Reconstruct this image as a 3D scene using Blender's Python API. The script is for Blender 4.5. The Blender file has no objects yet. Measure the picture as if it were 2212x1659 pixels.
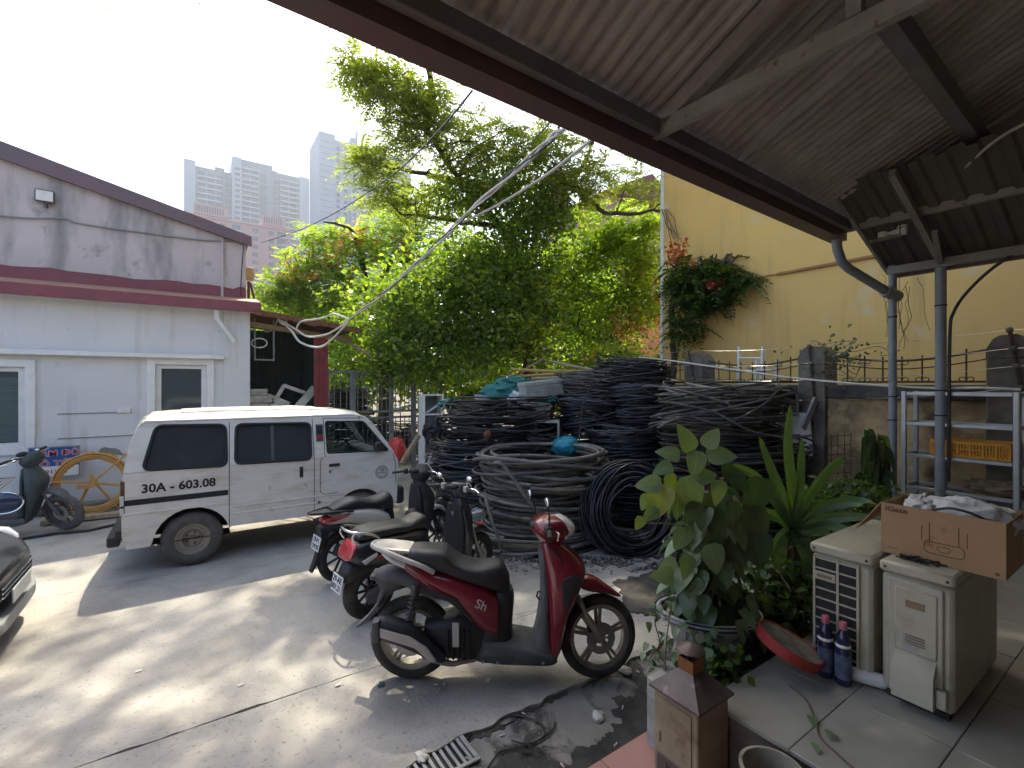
import bpy, bmesh, math, random
import numpy as np
from mathutils import Vector, Matrix, Euler
R = math.radians
rnd = random.Random(11)
SC = bpy.context.scene
COL = SC.collection

# ------------------------------------------------------------------ camera, sky, sun, exposure
FPX, CX, CY, EYE = 1022.0, 1106.0, 829.5, 2.04     # pinhole of the photo on a 2212 x 1659 grid, metres
YAW = math.atan2(.562, .827)                        # the yard's walls run along world X and Y
cu, su = math.cos(YAW), math.sin(YAW)
cam = bpy.data.cameras.new('camera')
camo = bpy.data.objects.new('camera', cam); COL.objects.link(camo)
camo.location = (0, 0, EYE); camo.rotation_euler = (R(90), 0, -YAW)
cam.sensor_width = 36; cam.lens = 36 * FPX / 2212
cam.clip_start = .05; cam.clip_end = 3000
SC.camera = camo

SUN_AZ, SUN_EL = R(14), R(58)       # azimuth measured from the camera's heading, to the left
sdir_cam = Vector((-math.sin(SUN_AZ) * math.cos(SUN_EL), math.cos(SUN_AZ) * math.cos(SUN_EL), math.sin(SUN_EL)))
SDIR = Matrix.Rotation(-YAW, 3, 'Z') @ sdir_cam
world = bpy.data.worlds.new('World'); SC.world = world; world.use_nodes = True
nt = world.node_tree; nt.nodes.clear()
sky = nt.nodes.new('ShaderNodeTexSky'); sky.sky_type = 'NISHITA'; sky.sun_disc = False
sky.sun_elevation = SUN_EL; sky.sun_rotation = math.atan2(SDIR.x, SDIR.y)
sky.dust_density = 3.5; sky.air_density = 1.0; sky.ozone_density = 1.0
bg = nt.nodes.new('ShaderNodeBackground'); bg.inputs['Strength'].default_value = .14
out = nt.nodes.new('ShaderNodeOutputWorld')
nt.links.new(sky.outputs[0], bg.inputs[0]); nt.links.new(bg.outputs[0], out.inputs[0])
sun = bpy.data.lights.new('sun', 'SUN'); sun.energy = 2.7; sun.angle = R(.6); sun.color = (1, .90, .72)
suno = bpy.data.objects.new('sun', sun); COL.objects.link(suno); suno.location = (0, 0, 30)
suno.rotation_euler = SDIR.to_track_quat('Z', 'Y').to_euler()
vs = SC.view_settings; vs.view_transform = 'Standard'; vs.look = 'None'; vs.gamma = 1; vs.use_curve_mapping = False
vs.exposure = 1.75
SC.cycles.use_denoising = True
SC.cycles.max_bounces = 8; SC.cycles.transparent_max_bounces = 12; SC.cycles.volume_bounces = 0
SC.cycles.use_fast_gi = False

# ------------------------------------------------------------------ photo measurements -> world points
def W(X, Z, z):                    # camera-aligned right / forward -> world
    return Vector((X * cu + Z * su, -X * su + Z * cu, z))
def at(x, y, Z): return W((x - CX) / FPX * Z, Z, EYE - (y - CY) / FPX * Z)
def gz(x, y, z=0.0):
    Z = (EYE - z) * FPX / (y - CY); return at(x, y, Z)
def ga(x, y, a): return at(x, y, a / ((x - CX) / FPX * cu + su))
def gb(x, y, b): return at(x, y, b / (-(x - CX) / FPX * su + cu))

# ------------------------------------------------------------------ mesh helpers
class MB:
    def __init__(s, M=None): s.v = []; s.f = []; s.M = M
    def add(s, vs, fs):
        k = len(s.v)
        if s.M is not None: vs = [s.M @ Vector(p) for p in vs]
        s.v.extend(tuple(p) for p in vs); s.f.extend(tuple(i + k for i in f) for f in fs); return s
    def box(s, x0, x1, y0, y1, z0, z1, ch=0):
        if x0 > x1: x0, x1 = x1, x0
        if y0 > y1: y0, y1 = y1, y0
        if z0 > z1: z0, z1 = z1, z0
        lo = (x0, y0, z0); hi = (x1, y1, z1)
        if ch <= 0:
            vs = [(x, y, z) for x in (x0, x1) for y in (y0, y1) for z in (z0, z1)]
            return s.add(vs, [(0, 1, 3, 2), (4, 6, 7, 5), (0, 4, 5, 1), (2, 3, 7, 6), (0, 2, 6, 4), (1, 5, 7, 3)])
        ch = min(ch, .49 * min(x1 - x0, y1 - y0, z1 - z0)); idx = {}; vs = []
        for sx in (0, 1):
            for sy in (0, 1):
                for sz in (0, 1):
                    sg = (sx, sy, sz)
                    for k in range(3):
                        p = []
                        for j in range(3):
                            e = hi[j] if sg[j] else lo[j]
                            if j != k: e += -ch if sg[j] else ch
                            p.append(e)
                        idx[(sg, k)] = len(vs); vs.append(p)
        fs = []
        for k in range(3):
            i, j = [q for q in range(3) if q != k]
            for sg in (0, 1):
                c = []
                for a, b in ((0, 0), (1, 0), (1, 1), (0, 1)):
                    t = [0, 0, 0]; t[k] = sg; t[i] = a; t[j] = b; c.append(idx[(tuple(t), k)])
                fs.append(c)
            for a in (0, 1):
                for b in (0, 1):
                    t0 = [0, 0, 0]; t0[i] = a; t0[j] = b; t1 = list(t0); t1[k] = 1
                    t0 = tuple(t0); t1 = tuple(t1)
                    fs.append([idx[(t0, i)], idx[(t1, i)], idx[(t1, j)], idx[(t0, j)]])
        for sx in (0, 1):
            for sy in (0, 1):
                for sz in (0, 1): fs.append([idx[((sx, sy, sz), k)] for k in range(3)])
        return s.add(vs, fs)
    def bar(s, p0, p1, w, h, up=(0, 0, 1), ch=0):      # a rectangular bar from p0 to p1, w across, h along 'up'
        p0 = Vector(p0); p1 = Vector(p1); d = (p1 - p0); L = d.length; d.normalize()
        r = d.cross(Vector(up))
        if r.length < 1e-4: r = d.cross(Vector((1, 0, 0)))
        r.normalize(); u = r.cross(d)
        M = Matrix((( d.x, r.x, u.x, p0.x), (d.y, r.y, u.y, p0.y), (d.z, r.z, u.z, p0.z), (0, 0, 0, 1)))
        o = s.M; s.M = M if o is None else o @ M
        s.box(0, L, -w / 2, w / 2, -h / 2, h / 2, ch); s.M = o; return s
    def tube(s, pts, r, n=8, closed=False, caps=True):
        pts = [Vector(p) for p in pts]; m = len(pts); rs = r if isinstance(r, (list, tuple)) else [r] * m
        vs = []; fs = []; up = None
        for i in range(m):
            if closed: t = pts[(i + 1) % m] - pts[i - 1]
            else: t = pts[min(i + 1, m - 1)] - pts[max(i - 1, 0)]
            if t.length < 1e-9: t = Vector((0, 0, 1))
            t.normalize()
            if up is None:
                up = Vector((0, 0, 1)) if abs(t.z) < .9 else Vector((1, 0, 0))
            up = up - t * up.dot(t)
            if up.length < 1e-6: up = t.orthogonal()
            up.normalize(); q = t.cross(up)
            for k in range(n):
                a = 2 * math.pi * k / n; vs.append(pts[i] + (up * math.cos(a) + q * math.sin(a)) * rs[i])
        for i in range(m if closed else m - 1):
            j = (i + 1) % m
            for k in range(n): fs.append((i * n + k, i * n + (k + 1) % n, j * n + (k + 1) % n, j * n + k))
        if caps and not closed:
            fs.append(tuple(range(n))[::-1]); fs.append(tuple((m - 1) * n + k for k in range(n)))
        return s.add(vs, fs)
    def cyl(s, p0, p1, r, r1=None, n=16): return s.tube([p0, p1], [r, r if r1 is None else r1], n)
    def lathe(s, prof, c=(0, 0, 0), axis='z', n=24, closed=False, sx=1, sy=1, caps=True):
        vs = []; fs = []; m = len(prof)
        for r, h in prof:
            for k in range(n):
                a = 2 * math.pi * k / n; x, y = r * math.cos(a) * sx, r * math.sin(a) * sy
                p = (x, y, h) if axis == 'z' else (x, h, y) if axis == 'y' else (h, x, y)
                vs.append((p[0] + c[0], p[1] + c[1], p[2] + c[2]))
        for i in range(m if closed else m - 1):
            j = (i + 1) % m
            for k in range(n): fs.append((i * n + k, i * n + (k + 1) % n, j * n + (k + 1) % n, j * n + k))
        if not closed and caps:
            if prof[0][0] > 1e-5: fs.append(tuple(range(n))[::-1])
            if prof[-1][0] > 1e-5: fs.append(tuple((m - 1) * n + k for k in range(n)))
        return s.add(vs, fs)
    def ellip(s, c, rx, ry, rz, n=20, m=12):
        prof = [(max(1e-6, math.sin(math.pi * i / m)), -math.cos(math.pi * i / m)) for i in range(m + 1)]
        vs = []; fs = []
        for r, h in prof:
            for k in range(n):
                a = 2 * math.pi * k / n; vs.append((c[0] + r * math.cos(a) * rx, c[1] + r * math.sin(a) * ry, c[2] + h * rz))
        for i in range(m):
            for k in range(n): fs.append((i * n + k, i * n + (k + 1) % n, (i + 1) * n + (k + 1) % n, (i + 1) * n + k))
        return s.add(vs, fs)
    def loft(s, rings, caps=True):
        n = len(rings[0]); vs = [p for r in rings for p in r]; fs = []
        for i in range(len(rings) - 1):
            for k in range(n): fs.append((i * n + k, i * n + (k + 1) % n, (i + 1) * n + (k + 1) % n, (i + 1) * n + k))
        if caps:
            fs.append(tuple(range(n))[::-1]); fs.append(tuple((len(rings) - 1) * n + k for k in range(n)))
        return s.add(vs, fs)
    def prism(s, poly, off):                 # poly: 3D points of one face, pushed along off
        n = len(poly); off = Vector(off); vs = [Vector(p) for p in poly] + [Vector(p) + off for p in poly]
        fs = [tuple(range(n))[::-1], tuple(range(n, 2 * n))] + [(k, (k + 1) % n, n + (k + 1) % n, n + k) for k in range(n)]
        return s.add(vs, fs)
    def puff(s, poly, y0, y1, edge=.02, steps=2):     # side outline (x,z) -> pillow between y0 and y1, rounded rims
        n = len(poly); c = Vector((sum(p[0] for p in poly) / n, sum(p[1] for p in poly) / n)); rings = []
        P = [Vector((p[0], p[1])) for p in poly]
        area = sum(P[i].x * P[(i + 1) % n].y - P[(i + 1) % n].x * P[i].y for i in range(n))
        sg = 1 if area > 0 else -1; N = []
        for i in range(n):
            t = (P[(i + 1) % n] - P[i - 1]); t.normalize(); N.append(Vector((t.y, -t.x)) * sg)
        prof = []
        for k in range(steps + 1):
            a = math.pi / 2 * k / steps; prof.append((edge * (1 - math.sin(a)), y0 + edge * (1 - math.cos(a))))
        for k in range(steps + 1):
            a = math.pi / 2 * (1 - k / steps); prof.append((edge * (1 - math.sin(a)), y1 - edge * (1 - math.cos(a))))
        for ins, y in prof: rings.append([(P[i].x - N[i].x * ins, y, P[i].y - N[i].y * ins) for i in range(n)])
        return s.loft(rings)
    def build(s, name, mat, parent=None, sharp=38, world=False, fix=True, smooth=True):
        me = bpy.data.meshes.new(name); me.from_pydata(s.v, [], s.f)
        if fix and len(s.f) < 30000:
            b = bmesh.new(); b.from_mesh(me); bmesh.ops.recalc_face_normals(b, faces=b.faces); b.to_mesh(me); b.free()
        if smooth and len(me.polygons):
            me.polygons.foreach_set('use_smooth', [True] * len(me.polygons)); me.set_sharp_from_angle(angle=R(sharp))
        return link(me, name, mat, parent, world)

def link(me, name, mat, parent=None, world=False):
    o = bpy.data.objects.new(name, me); COL.objects.link(o)
    if mat is not None and not len(me.materials): me.materials.append(mat)
    if parent is not None:
        o.parent = parent
        if world:
            M = Matrix.Identity(4); q = parent
            while q is not None: M = q.matrix_parent_inverse @ q.matrix_basis @ M if q.parent else q.matrix_basis @ M; q = q.parent
            o.matrix_parent_inverse = M.inverted()
    return o
def tag(o, label, cat, group=None):
    o['label'] = label; o['category'] = cat
    if group: o['group'] = group
    return o
def thing(name, label, cat, loc=(0, 0, 0), rotz=0, group=None, rot=None):
    o = bpy.data.objects.new(name, None); COL.objects.link(o); o.empty_display_size = .1
    o.location = loc; o.rotation_euler = rot if rot else (0, 0, rotz)
    return tag(o, label, cat, group)
def struct(o): o['kind'] = 'structure'; return o
def stuff(o): o['kind'] = 'stuff'; return o
def inst(src, M, parent=None, name=None):          # a copy that shares its mesh
    o = src.copy(); COL.objects.link(o); o.parent = parent
    if parent is not None: o.matrix_parent_inverse = Matrix.Identity(4)
    o.matrix_basis = M
    if name: o.name = name
    return o
def copy_tree(o, parent=None):
    c = o.copy(); COL.objects.link(c); c.parent = parent
    for ch in o.children: copy_tree(ch, c)
    return c
def text_mesh(body, size, depth=.001, bold=0, align='CENTER', sx=1, spacing=1):
    cu_ = bpy.data.curves.new('text', 'FONT'); cu_.body = body; cu_.size = size; cu_.extrude = depth
    cu_.align_x = align; cu_.align_y = 'CENTER'; cu_.offset = bold; cu_.space_character = spacing; cu_.resolution_u = 3
    o = bpy.data.objects.new('text', cu_); COL.objects.link(o)
    dg = bpy.context.evaluated_depsgraph_get(); me = bpy.data.meshes.new_from_object(o.evaluated_get(dg))
    bpy.data.objects.remove(o); bpy.data.curves.remove(cu_)
    if sx != 1:
        for v in me.vertices: v.co.x *= sx
    return me
def frame(origin, right, up):        # matrix whose local x = right, y = up, z = normal
    r = Vector(right).normalized(); u = Vector(up); n = r.cross(u).normalized(); u = n.cross(r)
    o = Vector(origin)
    return Matrix(((r.x, u.x, n.x, o.x), (r.y, u.y, n.y, o.y), (r.z, u.z, n.z, o.z), (0, 0, 0, 1)))
def letters(name, body, size, origin, right, up, mat, parent=None, world=True, **k):
    me = text_mesh(body, size, **k); me.transform(frame(origin, right, up))
    return link(me, name, mat, parent, world)
def holed(outer, holes, depth, name='panel'):        # flat panel in local xy with openings
    c = bpy.data.curves.new('c', 'CURVE'); c.dimensions = '2D'; c.fill_mode = 'BOTH'; c.extrude = depth / 2
    for poly in [outer] + holes:
        sp = c.splines.new('POLY'); sp.points.add(len(poly) - 1); sp.use_cyclic_u = True
        for i, p in enumerate(poly): sp.points[i].co = (p[0], p[1], 0, 1)
    o = bpy.data.objects.new('c', c); COL.objects.link(o)
    dg = bpy.context.evaluated_depsgraph_get(); me = bpy.data.meshes.new_from_object(o.evaluated_get(dg))
    bpy.data.objects.remove(o); bpy.data.curves.remove(c); return me
def rrect(x0, x1, y0, y1, r, n=4):
    P = []
    for cx, cy, a0 in ((x1 - r, y1 - r, 0), (x0 + r, y1 - r, 90), (x0 + r, y0 + r, 180), (x1 - r, y0 + r, 270)):
        for k in range(n + 1):
            a = R(a0 + 90 * k / n); P.append((cx + r * math.cos(a), cy + r * math.sin(a)))
    return P
def rpoly(pts, r, n=3):             # polygon with rounded corners
    P = []; m = len(pts)
    for i in range(m):
        p = Vector(pts[i]); a = (Vector(pts[i - 1]) - p); b = (Vector(pts[(i + 1) % m]) - p)
        rr = min(r, a.length * .45, b.length * .45); A = p + a.normalized() * rr; B = p + b.normalized() * rr
        for k in range(n + 1):
            t = k / n; P.append(tuple(A * (1 - t) ** 2 + p * 2 * t * (1 - t) + B * t * t))
    return P
def smooth_path(pts, k=6):
    P = [Vector(p) for p in pts]; o = []
    for i in range(len(P) - 1):
        p0 = P[max(i - 1, 0)]; p1 = P[i]; p2 = P[i + 1]; p3 = P[min(i + 2, len(P) - 1)]
        for j in range(k):
            t = j / k
            o.append(.5 * ((2 * p1) + (p2 - p0) * t + (2 * p0 - 5 * p1 + 4 * p2 - p3) * t * t + (3 * p1 - p0 - 3 * p2 + p3) * t ** 3))
    o.append(P[-1]); return o
def sag(p0, p1, d, n=16):
    p0 = Vector(p0); p1 = Vector(p1)
    return [p0.lerp(p1, i / n) - Vector((0, 0, d * 4 * (i / n) * (1 - i / n))) for i in range(n + 1)]

# ------------------------------------------------------------------ materials
def mat(name, c1, c2=None, rough=.7, metal=0, scale=4, bump=0, bscale=None, lo=.35, hi=.65, stretch=(1, 1, 1), spec=.4,
        c3=None, s3=1.2, lo3=.5, hi3=.7, st3=(1, 1, 1), coat=0, island=0, alpha=None, rvar=0, c4=None, s4=30, lo4=.62, hi4=.72, dist3=0):
    m = bpy.data.materials.new(name); m.use_nodes = True; t = m.node_tree; L = t.links; N = t.nodes
    p = N['Principled BSDF']; p.inputs['Roughness'].default_value = rough; p.inputs['Metallic'].default_value = metal
    p.inputs['Specular IOR Level'].default_value = spec; p.inputs['Coat Weight'].default_value = coat
    p.inputs['Coat Roughness'].default_value = .08
    tc = N.new('ShaderNodeTexCoord')
    def noise(sc, st, det=6, dist=0):
        mp = N.new('ShaderNodeMapping'); mp.inputs['Scale'].default_value = st; L.new(tc.outputs['Object'], mp.inputs[0])
        n = N.new('ShaderNodeTexNoise'); n.inputs['Scale'].default_value = sc; n.inputs['Detail'].default_value = det
        n.inputs['Roughness'].default_value = .6; n.inputs['Distortion'].default_value = dist
        L.new(mp.outputs[0], n.inputs['Vector']); return n
    def ramp(src, a, b):
        r = N.new('ShaderNodeMapRange'); r.inputs['From Min'].default_value = a; r.inputs['From Max'].default_value = b
        L.new(src, r.inputs['Value']); return r.outputs[0]
    def mix(f, a, b, mode='MIX'):
        x = N.new('ShaderNodeMix'); x.data_type = 'RGBA'; x.blend_type = mode
        if isinstance(f, (int, float)): x.inputs[0].default_value = f
        else: L.new(f, x.inputs[0])
        for v, i in ((a, 6), (b, 7)):
            if isinstance(v, tuple): x.inputs[i].default_value = (*v[:3], 1)
            else: L.new(v, x.inputs[i])
        return x.outputs[2]
    col = c1
    if c2 is not None: col = mix(ramp(noise(scale, stretch).outputs[0], lo, hi), c1, c2)
    if c3 is not None: col = mix(ramp(noise(s3, st3, 8, dist3).outputs[0], lo3, hi3), col, c3)
    if c4 is not None: col = mix(ramp(noise(s4, (1, 1, 1), 4).outputs[0], lo4, hi4), col, c4)
    if island:
        g = N.new('ShaderNodeNewGeometry'); hs = N.new('ShaderNodeHueSaturation')
        rr = N.new('ShaderNodeMapRange'); rr.inputs['To Min'].default_value = 1 - island; rr.inputs['To Max'].default_value = 1 + island
        L.new(g.outputs['Random Per Island'], rr.inputs['Value']); L.new(rr.outputs[0], hs.inputs['Value'])
        if isinstance(col, tuple): hs.inputs['Color'].default_value = (*col[:3], 1)
        else: L.new(col, hs.inputs['Color'])
        col = hs.outputs[0]
    if isinstance(col, tuple): p.inputs['Base Color'].default_value = (*col[:3], 1)
    else: L.new(col, p.inputs['Base Color'])
    if rvar:
        mr = N.new('ShaderNodeMapRange'); mr.inputs['To Min'].default_value = max(.02, rough - rvar); mr.inputs['To Max'].default_value = min(1, rough + rvar)
        L.new(noise(scale * 1.7, stretch).outputs[0], mr.inputs['Value']); L.new(mr.outputs[0], p.inputs['Roughness'])
    if bump:
        b = N.new('ShaderNodeBump'); b.inputs['Strength'].default_value = bump; b.inputs['Distance'].default_value = .01
        L.new(noise(bscale or scale * 6, stretch, 8).outputs[0], b.inputs['Height']); L.new(b.outputs[0], p.inputs['Normal'])
    return m
def leafmat(name, cols, trans=.5, rough=.45):
    m = bpy.data.materials.new(name); m.use_nodes = True; t = m.node_tree; L = t.links; N = t.nodes
    p = N['Principled BSDF']; o = N['Material Output']; p.inputs['Roughness'].default_value = rough
    g = N.new('ShaderNodeNewGeometry'); r = N.new('ShaderNodeValToRGB'); e = r.color_ramp.elements
    while len(e) < len(cols): e.new(.5)
    for i, c in enumerate(cols): e[i].position = i / (len(cols) - 1); e[i].color = (*c, 1)
    L.new(g.outputs['Random Per Island'], r.inputs[0]); L.new(r.outputs[0], p.inputs['Base Color'])
    tr = N.new('ShaderNodeBsdfTranslucent'); h = N.new('ShaderNodeMix'); h.data_type = 'RGBA'; h.blend_type = 'MULTIPLY'
    h.inputs[0].default_value = 1; h.inputs[7].default_value = (2.3, 2.3, .5, 1); L.new(r.outputs[0], h.inputs[6]); L.new(h.outputs[2], tr.inputs[0])
    mx = N.new('ShaderNodeMixShader'); mx.inputs[0].default_value = trans
    L.new(p.outputs[0], mx.inputs[1]); L.new(tr.outputs[0], mx.inputs[2]); L.new(mx.outputs[0], o.inputs[0]); return m
def glassmat(name, tint=(.8, .85, .85), rough=.02, dark=0.0, haze=None):
    m = bpy.data.materials.new(name); m.use_nodes = True; t = m.node_tree; L = t.links; N = t.nodes
    o = N['Material Output']; p = N['Principled BSDF']; p.inputs['Base Color'].default_value = (*(haze or (.02, .025, .03)), 1)
    p.inputs['Roughness'].default_value = .06; p.inputs['Specular IOR Level'].default_value = .6
    tr = N.new('ShaderNodeBsdfTransparent'); tr.inputs[0].default_value = (*tint, 1)
    mx = N.new('ShaderNodeMixShader'); mx.inputs[0].default_value = dark
    L.new(tr.outputs[0], mx.inputs[1]); L.new(p.outputs[0], mx.inputs[2]); L.new(mx.outputs[0], o.inputs[0]); return m

M = {}
M['concrete'] = mat('concrete', (.43, .405, .36), (.33, .312, .28), rough=.9, scale=1.1, bump=.8, bscale=45, c3=(.20, .19, .175), s3=1.1, lo3=.50, hi3=.74, dist3=.8, c4=(.17, .16, .145), s4=38, lo4=.58, hi4=.74)
M['gutter_concrete'] = mat('gutter_concrete', (.25, .24, .215), (.19, .18, .165), rough=.9, scale=3, bump=.5, bscale=40, c3=(.055, .052, .048), s3=2.2, lo3=.50, hi3=.56, dist3=.6, c4=(.30, .285, .26), s4=60)
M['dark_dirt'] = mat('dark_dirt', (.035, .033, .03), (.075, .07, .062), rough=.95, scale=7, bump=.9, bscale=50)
M['earth'] = mat('earth', (.16, .14, .11), (.09, .08, .065), rough=.95, scale=1.1, bump=.6, bscale=20)
M['pink_tile'] = mat('pink_tile', (.42, .22, .19), (.36, .19, .165), rough=.55, scale=5, bump=.05, c3=(.26, .17, .15), s3=3, lo3=.55, hi3=.8)
M['marble'] = mat('marble', (.34, .335, .30), (.27, .265, .235), rough=.35, scale=3, c3=(.22, .20, .165), s3=1.6, lo3=.48, hi3=.75, bump=.08, bscale=30)
M['step_face'] = mat('step_face', (.16, .13, .11), (.08, .07, .06), rough=.8, scale=4, bump=.3)
M['white_wall'] = mat('white_wall', (.66, .665, .67), (.61, .615, .62), rough=.85, scale=1.5, bump=.12, bscale=40, c3=(.46, .44, .41), s3=2.2, lo3=.56, hi3=.80, st3=(2.2, 2.2, .22), c4=(.45, .43, .41), s4=5, lo4=.66, hi4=.76)
M['old_wall'] = mat('old_wall', (.54, .48, .49), (.48, .42, .43), rough=.9, scale=1.1, bump=.2, bscale=30, c3=(.24, .23, .23), s3=1.1, lo3=.50, hi3=.68, st3=(1.9, 1, .42), c4=(.26, .25, .25), s4=4, lo4=.60, hi4=.75)
M['maroon'] = mat('maroon', (.22, .055, .075), (.18, .045, .06), rough=.45, scale=3, bump=.06, c3=(.30, .14, .14), s3=4, lo3=.6, hi3=.8)
M['barge'] = mat('barge', (.17, .10, .12), (.13, .10, .12), rough=.5, scale=2, bump=.05)
M['roof_lit'] = mat('roof_lit', (.42, .25, .19), (.34, .2, .16), rough=.6, scale=6)  # maroon eave sheet with the sunlit tone put into its colour
M['yellow_wall'] = mat('yellow_wall', (.74, .49, .16), (.68, .45, .16), rough=.85, scale=.8, bump=.12, bscale=35, c3=(.56, .37, .14), s3=2.2, lo3=.52, hi3=.72, st3=(1.5, 1.5, .16), c4=(.66, .52, .28), s4=2.4, lo4=.60, hi4=.72)
M['yellow_trim'] = mat('yellow_trim', (.30, .14, .06), (.38, .2, .08), rough=.8, scale=5)
M['mossy_wall'] = mat('mossy_wall', (.54, .39, .20), (.40, .28, .15), rough=.95, scale=2.2, bump=.5, bscale=28, c3=(.06, .052, .04), s3=1.5, lo3=.50, hi3=.68, c4=(.55, .42, .24), s4=4, lo4=.56, hi4=.68)
M['coping'] = mat('coping', (.10, .095, .085), (.05, .05, .045), rough=.95, scale=5, bump=.6, bscale=30, c4=(.2, .19, .16), s4=12)
M['pillar'] = mat('pillar', (.21, .185, .15), (.09, .085, .075), rough=.95, scale=4, bump=.6, bscale=25, c3=(.26, .20, .12), s3=2, lo3=.55, hi3=.7)
M['iron'] = mat('iron', (.055, .04, .035), (.10, .055, .04), rough=.75, scale=20, bump=.2)
M['rust'] = mat('rust', (.20, .085, .045), (.10, .05, .035), rough=.9, scale=12, bump=.4)
M['grey_paint'] = mat('grey_paint', (.22, .235, .25), (.18, .19, .20), rough=.5, scale=10, bump=.05)
M['gate_steel'] = mat('gate_steel', (.19, .21, .215), (.13, .14, .145), rough=.55, scale=8, bump=.1, c4=(.12, .07, .05), s4=9)
M['sheet'] = mat('sheet', (.58, .575, .53), (.51, .505, .465), rough=.5, scale=1.2, spec=.3, c3=(.24, .22, .19), s3=.8, lo3=.5, hi3=.75)
M['sheet_end'] = mat('sheet_end', (.13, .12, .10), (.10, .09, .08), rough=.7, scale=2)
M['truss'] = mat('truss', (.32, .31, .285), (.25, .24, .22), rough=.6, scale=9, bump=.1, c4=(.15, .11, .09), s4=14)
M['gutter'] = mat('gutter', (.15, .085, .08), (.115, .085, .085), rough=.45, scale=4, bump=.05)
M['gutter_rim'] = mat('gutter_rim', (.19, .19, .19), (.15, .15, .15), rough=.5, scale=4)
M['pvc_grey'] = mat('pvc_grey', (.27, .29, .31), (.22, .235, .25), rough=.5, scale=6, c4=(.17, .16, .15), s4=9)
M['green_sheet'] = mat('green_sheet', (.03, .075, .07), (.025, .055, .055), rough=.6, scale=3, c3=(.06, .06, .05), s3=2)
M['red_sheet'] = mat('red_sheet', (.25, .045, .05), (.17, .04, .04), rough=.6, scale=5, bump=.1)
M['black'] = mat('black', (.012, .012, .013), rough=.6)
M['black_plastic'] = mat('black_plastic', (.018, .018, .02), (.03, .03, .031), rough=.5, scale=20, rvar=.1)
M['grey_plastic'] = mat('grey_plastic', (.10, .10, .105), (.08, .08, .083), rough=.55, scale=15, rvar=.1)
M['rubber'] = mat('rubber', (.022, .021, .02), (.055, .051, .046), rough=.85, scale=9, bump=.3, bscale=90)
M['dusty_rubber'] = mat('dusty_rubber', (.085, .078, .07), (.14, .128, .112), rough=.9, scale=7, bump=.3, bscale=60)
M['steel'] = mat('steel', (.55, .54, .52), (.42, .41, .39), rough=.35, metal=1, scale=12, rvar=.12)
M['chrome'] = mat('chrome', (.75, .75, .76), rough=.12, metal=1)
M['alloy'] = mat('alloy', (.42, .39, .33), (.30, .28, .24), rough=.42, metal=.75, scale=9, rvar=.1)
M['white_paint'] = mat('white_paint', (.78, .78, .77), (.70, .70, .69), rough=.5, scale=8, bump=.04)
M['white_plastic'] = mat('white_plastic', (.72, .72, .70), (.62, .62, .60), rough=.5, scale=6)
M['wood'] = mat('wood', (.30, .22, .14), (.20, .145, .09), rough=.8, scale=6, stretch=(1, 1, 6), bump=.3)
M['wood_pale'] = mat('wood_pale', (.42, .34, .23), (.3, .235, .155), rough=.8, scale=5, stretch=(6, 1, 1), bump=.3)
M['bamboo'] = mat('bamboo', (.50, .36, .13), (.40, .27, .09), rough=.6, scale=8, bump=.1)
M['bark'] = mat('bark', (.10, .075, .055), (.055, .043, .033), rough=.95, scale=9, stretch=(1, 1, .35), bump=.8, bscale=30)
M['twig'] = mat('twig', (.17, .12, .085), (.11, .08, .055), rough=.9, scale=9)
M['white_cable'] = mat('white_cable', (.62, .60, .55), (.5, .48, .43), rough=.6, scale=9)
M['black_cable'] = mat('black_cable', (.016, .016, .017), (.035, .035, .036), rough=.5, scale=8)
# ------------------------------------------------------------------ ground
g = MB(); S = 1600
g.add([(-S, -S, -.035), (S, -S, -.035), (S, S, -.035), (-S, S, -.035)], [(0, 1, 2, 3)])
ground = struct(g.build('ground', M['earth']))
def jag(p0, p1, n, amp):
    p0 = Vector(p0); p1 = Vector(p1); d = (p1 - p0).normalized(); q = Vector((-d.y, d.x)); o = []; w = 0
    for i in range(n):
        w = w * .6 + rnd.uniform(-amp, amp); o.append(p0.lerp(p1, i / n) + q * (w if 0 < i else 0))
    return o
yard = thing('yard', '', ''); del yard['label']; del yard['category']; yard['kind'] = 'structure'
xs = [-16, -11, -9.4, -4.3, 6.72]; ys = [2.42, 3.385, 6.25, 9.9, 14.5]
for i in range(4):
    for j in range(4):
        x0, x1, y0, y1 = xs[i], xs[i + 1], ys[j], ys[j + 1]; e = .0015
        n = int((x1 - x0) * (14 if j < 2 else 4)); am = .026 if j == 0 else .012
        P = jag((x0 + e, y0 + e), (x1 - e, y0 + e), n, am) + jag((x1 - e, y0 + e), (x1 - e, y1 - e), 8, .004) + \
            jag((x1 - e, y1 - e), (x0 + e, y1 - e), n, .005) + jag((x0 + e, y1 - e), (x0 + e, y0 + e), 8, .004)
        mb = MB(); mb.prism([(p.x, p.y, -.05) for p in P], (0, 0, .05 - .003 * ((i + j) % 2)))
        mb.build('slab', M['concrete'], yard, fix=True)
mb = MB()
mb.add([(-16, 1.6, -.028), (6.72, 1.6, -.028), (6.72, 2.44, -.028), (-16, 2.44, -.028)], [(0, 1, 2, 3)])
mb.build('drain_strip', M['gutter_concrete'], yard)
def patch(name, pts, z, mt, amp=.03, lab=None):
    P = []
    for i in range(len(pts)):
        P += jag(pts[i][:2], pts[(i + 1) % len(pts)][:2], 14, amp)
    mb = MB(); mb.prism([(p.x, p.y, z - .004) for p in P], (0, 0, .005)); o = mb.build(name, mt); stuff(o); return o
patch('dirt', [gz(x, y, -.02) for x, y in ((905, 1652), (1010, 1590), (1110, 1545), (1200, 1485), (1300, 1440), (1410, 1385), (1416, 1392), (1340, 1452), (1240, 1480), (1130, 1550), (1020, 1596), (930, 1652))], -.0245, M['dark_dirt'], .035)
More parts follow.
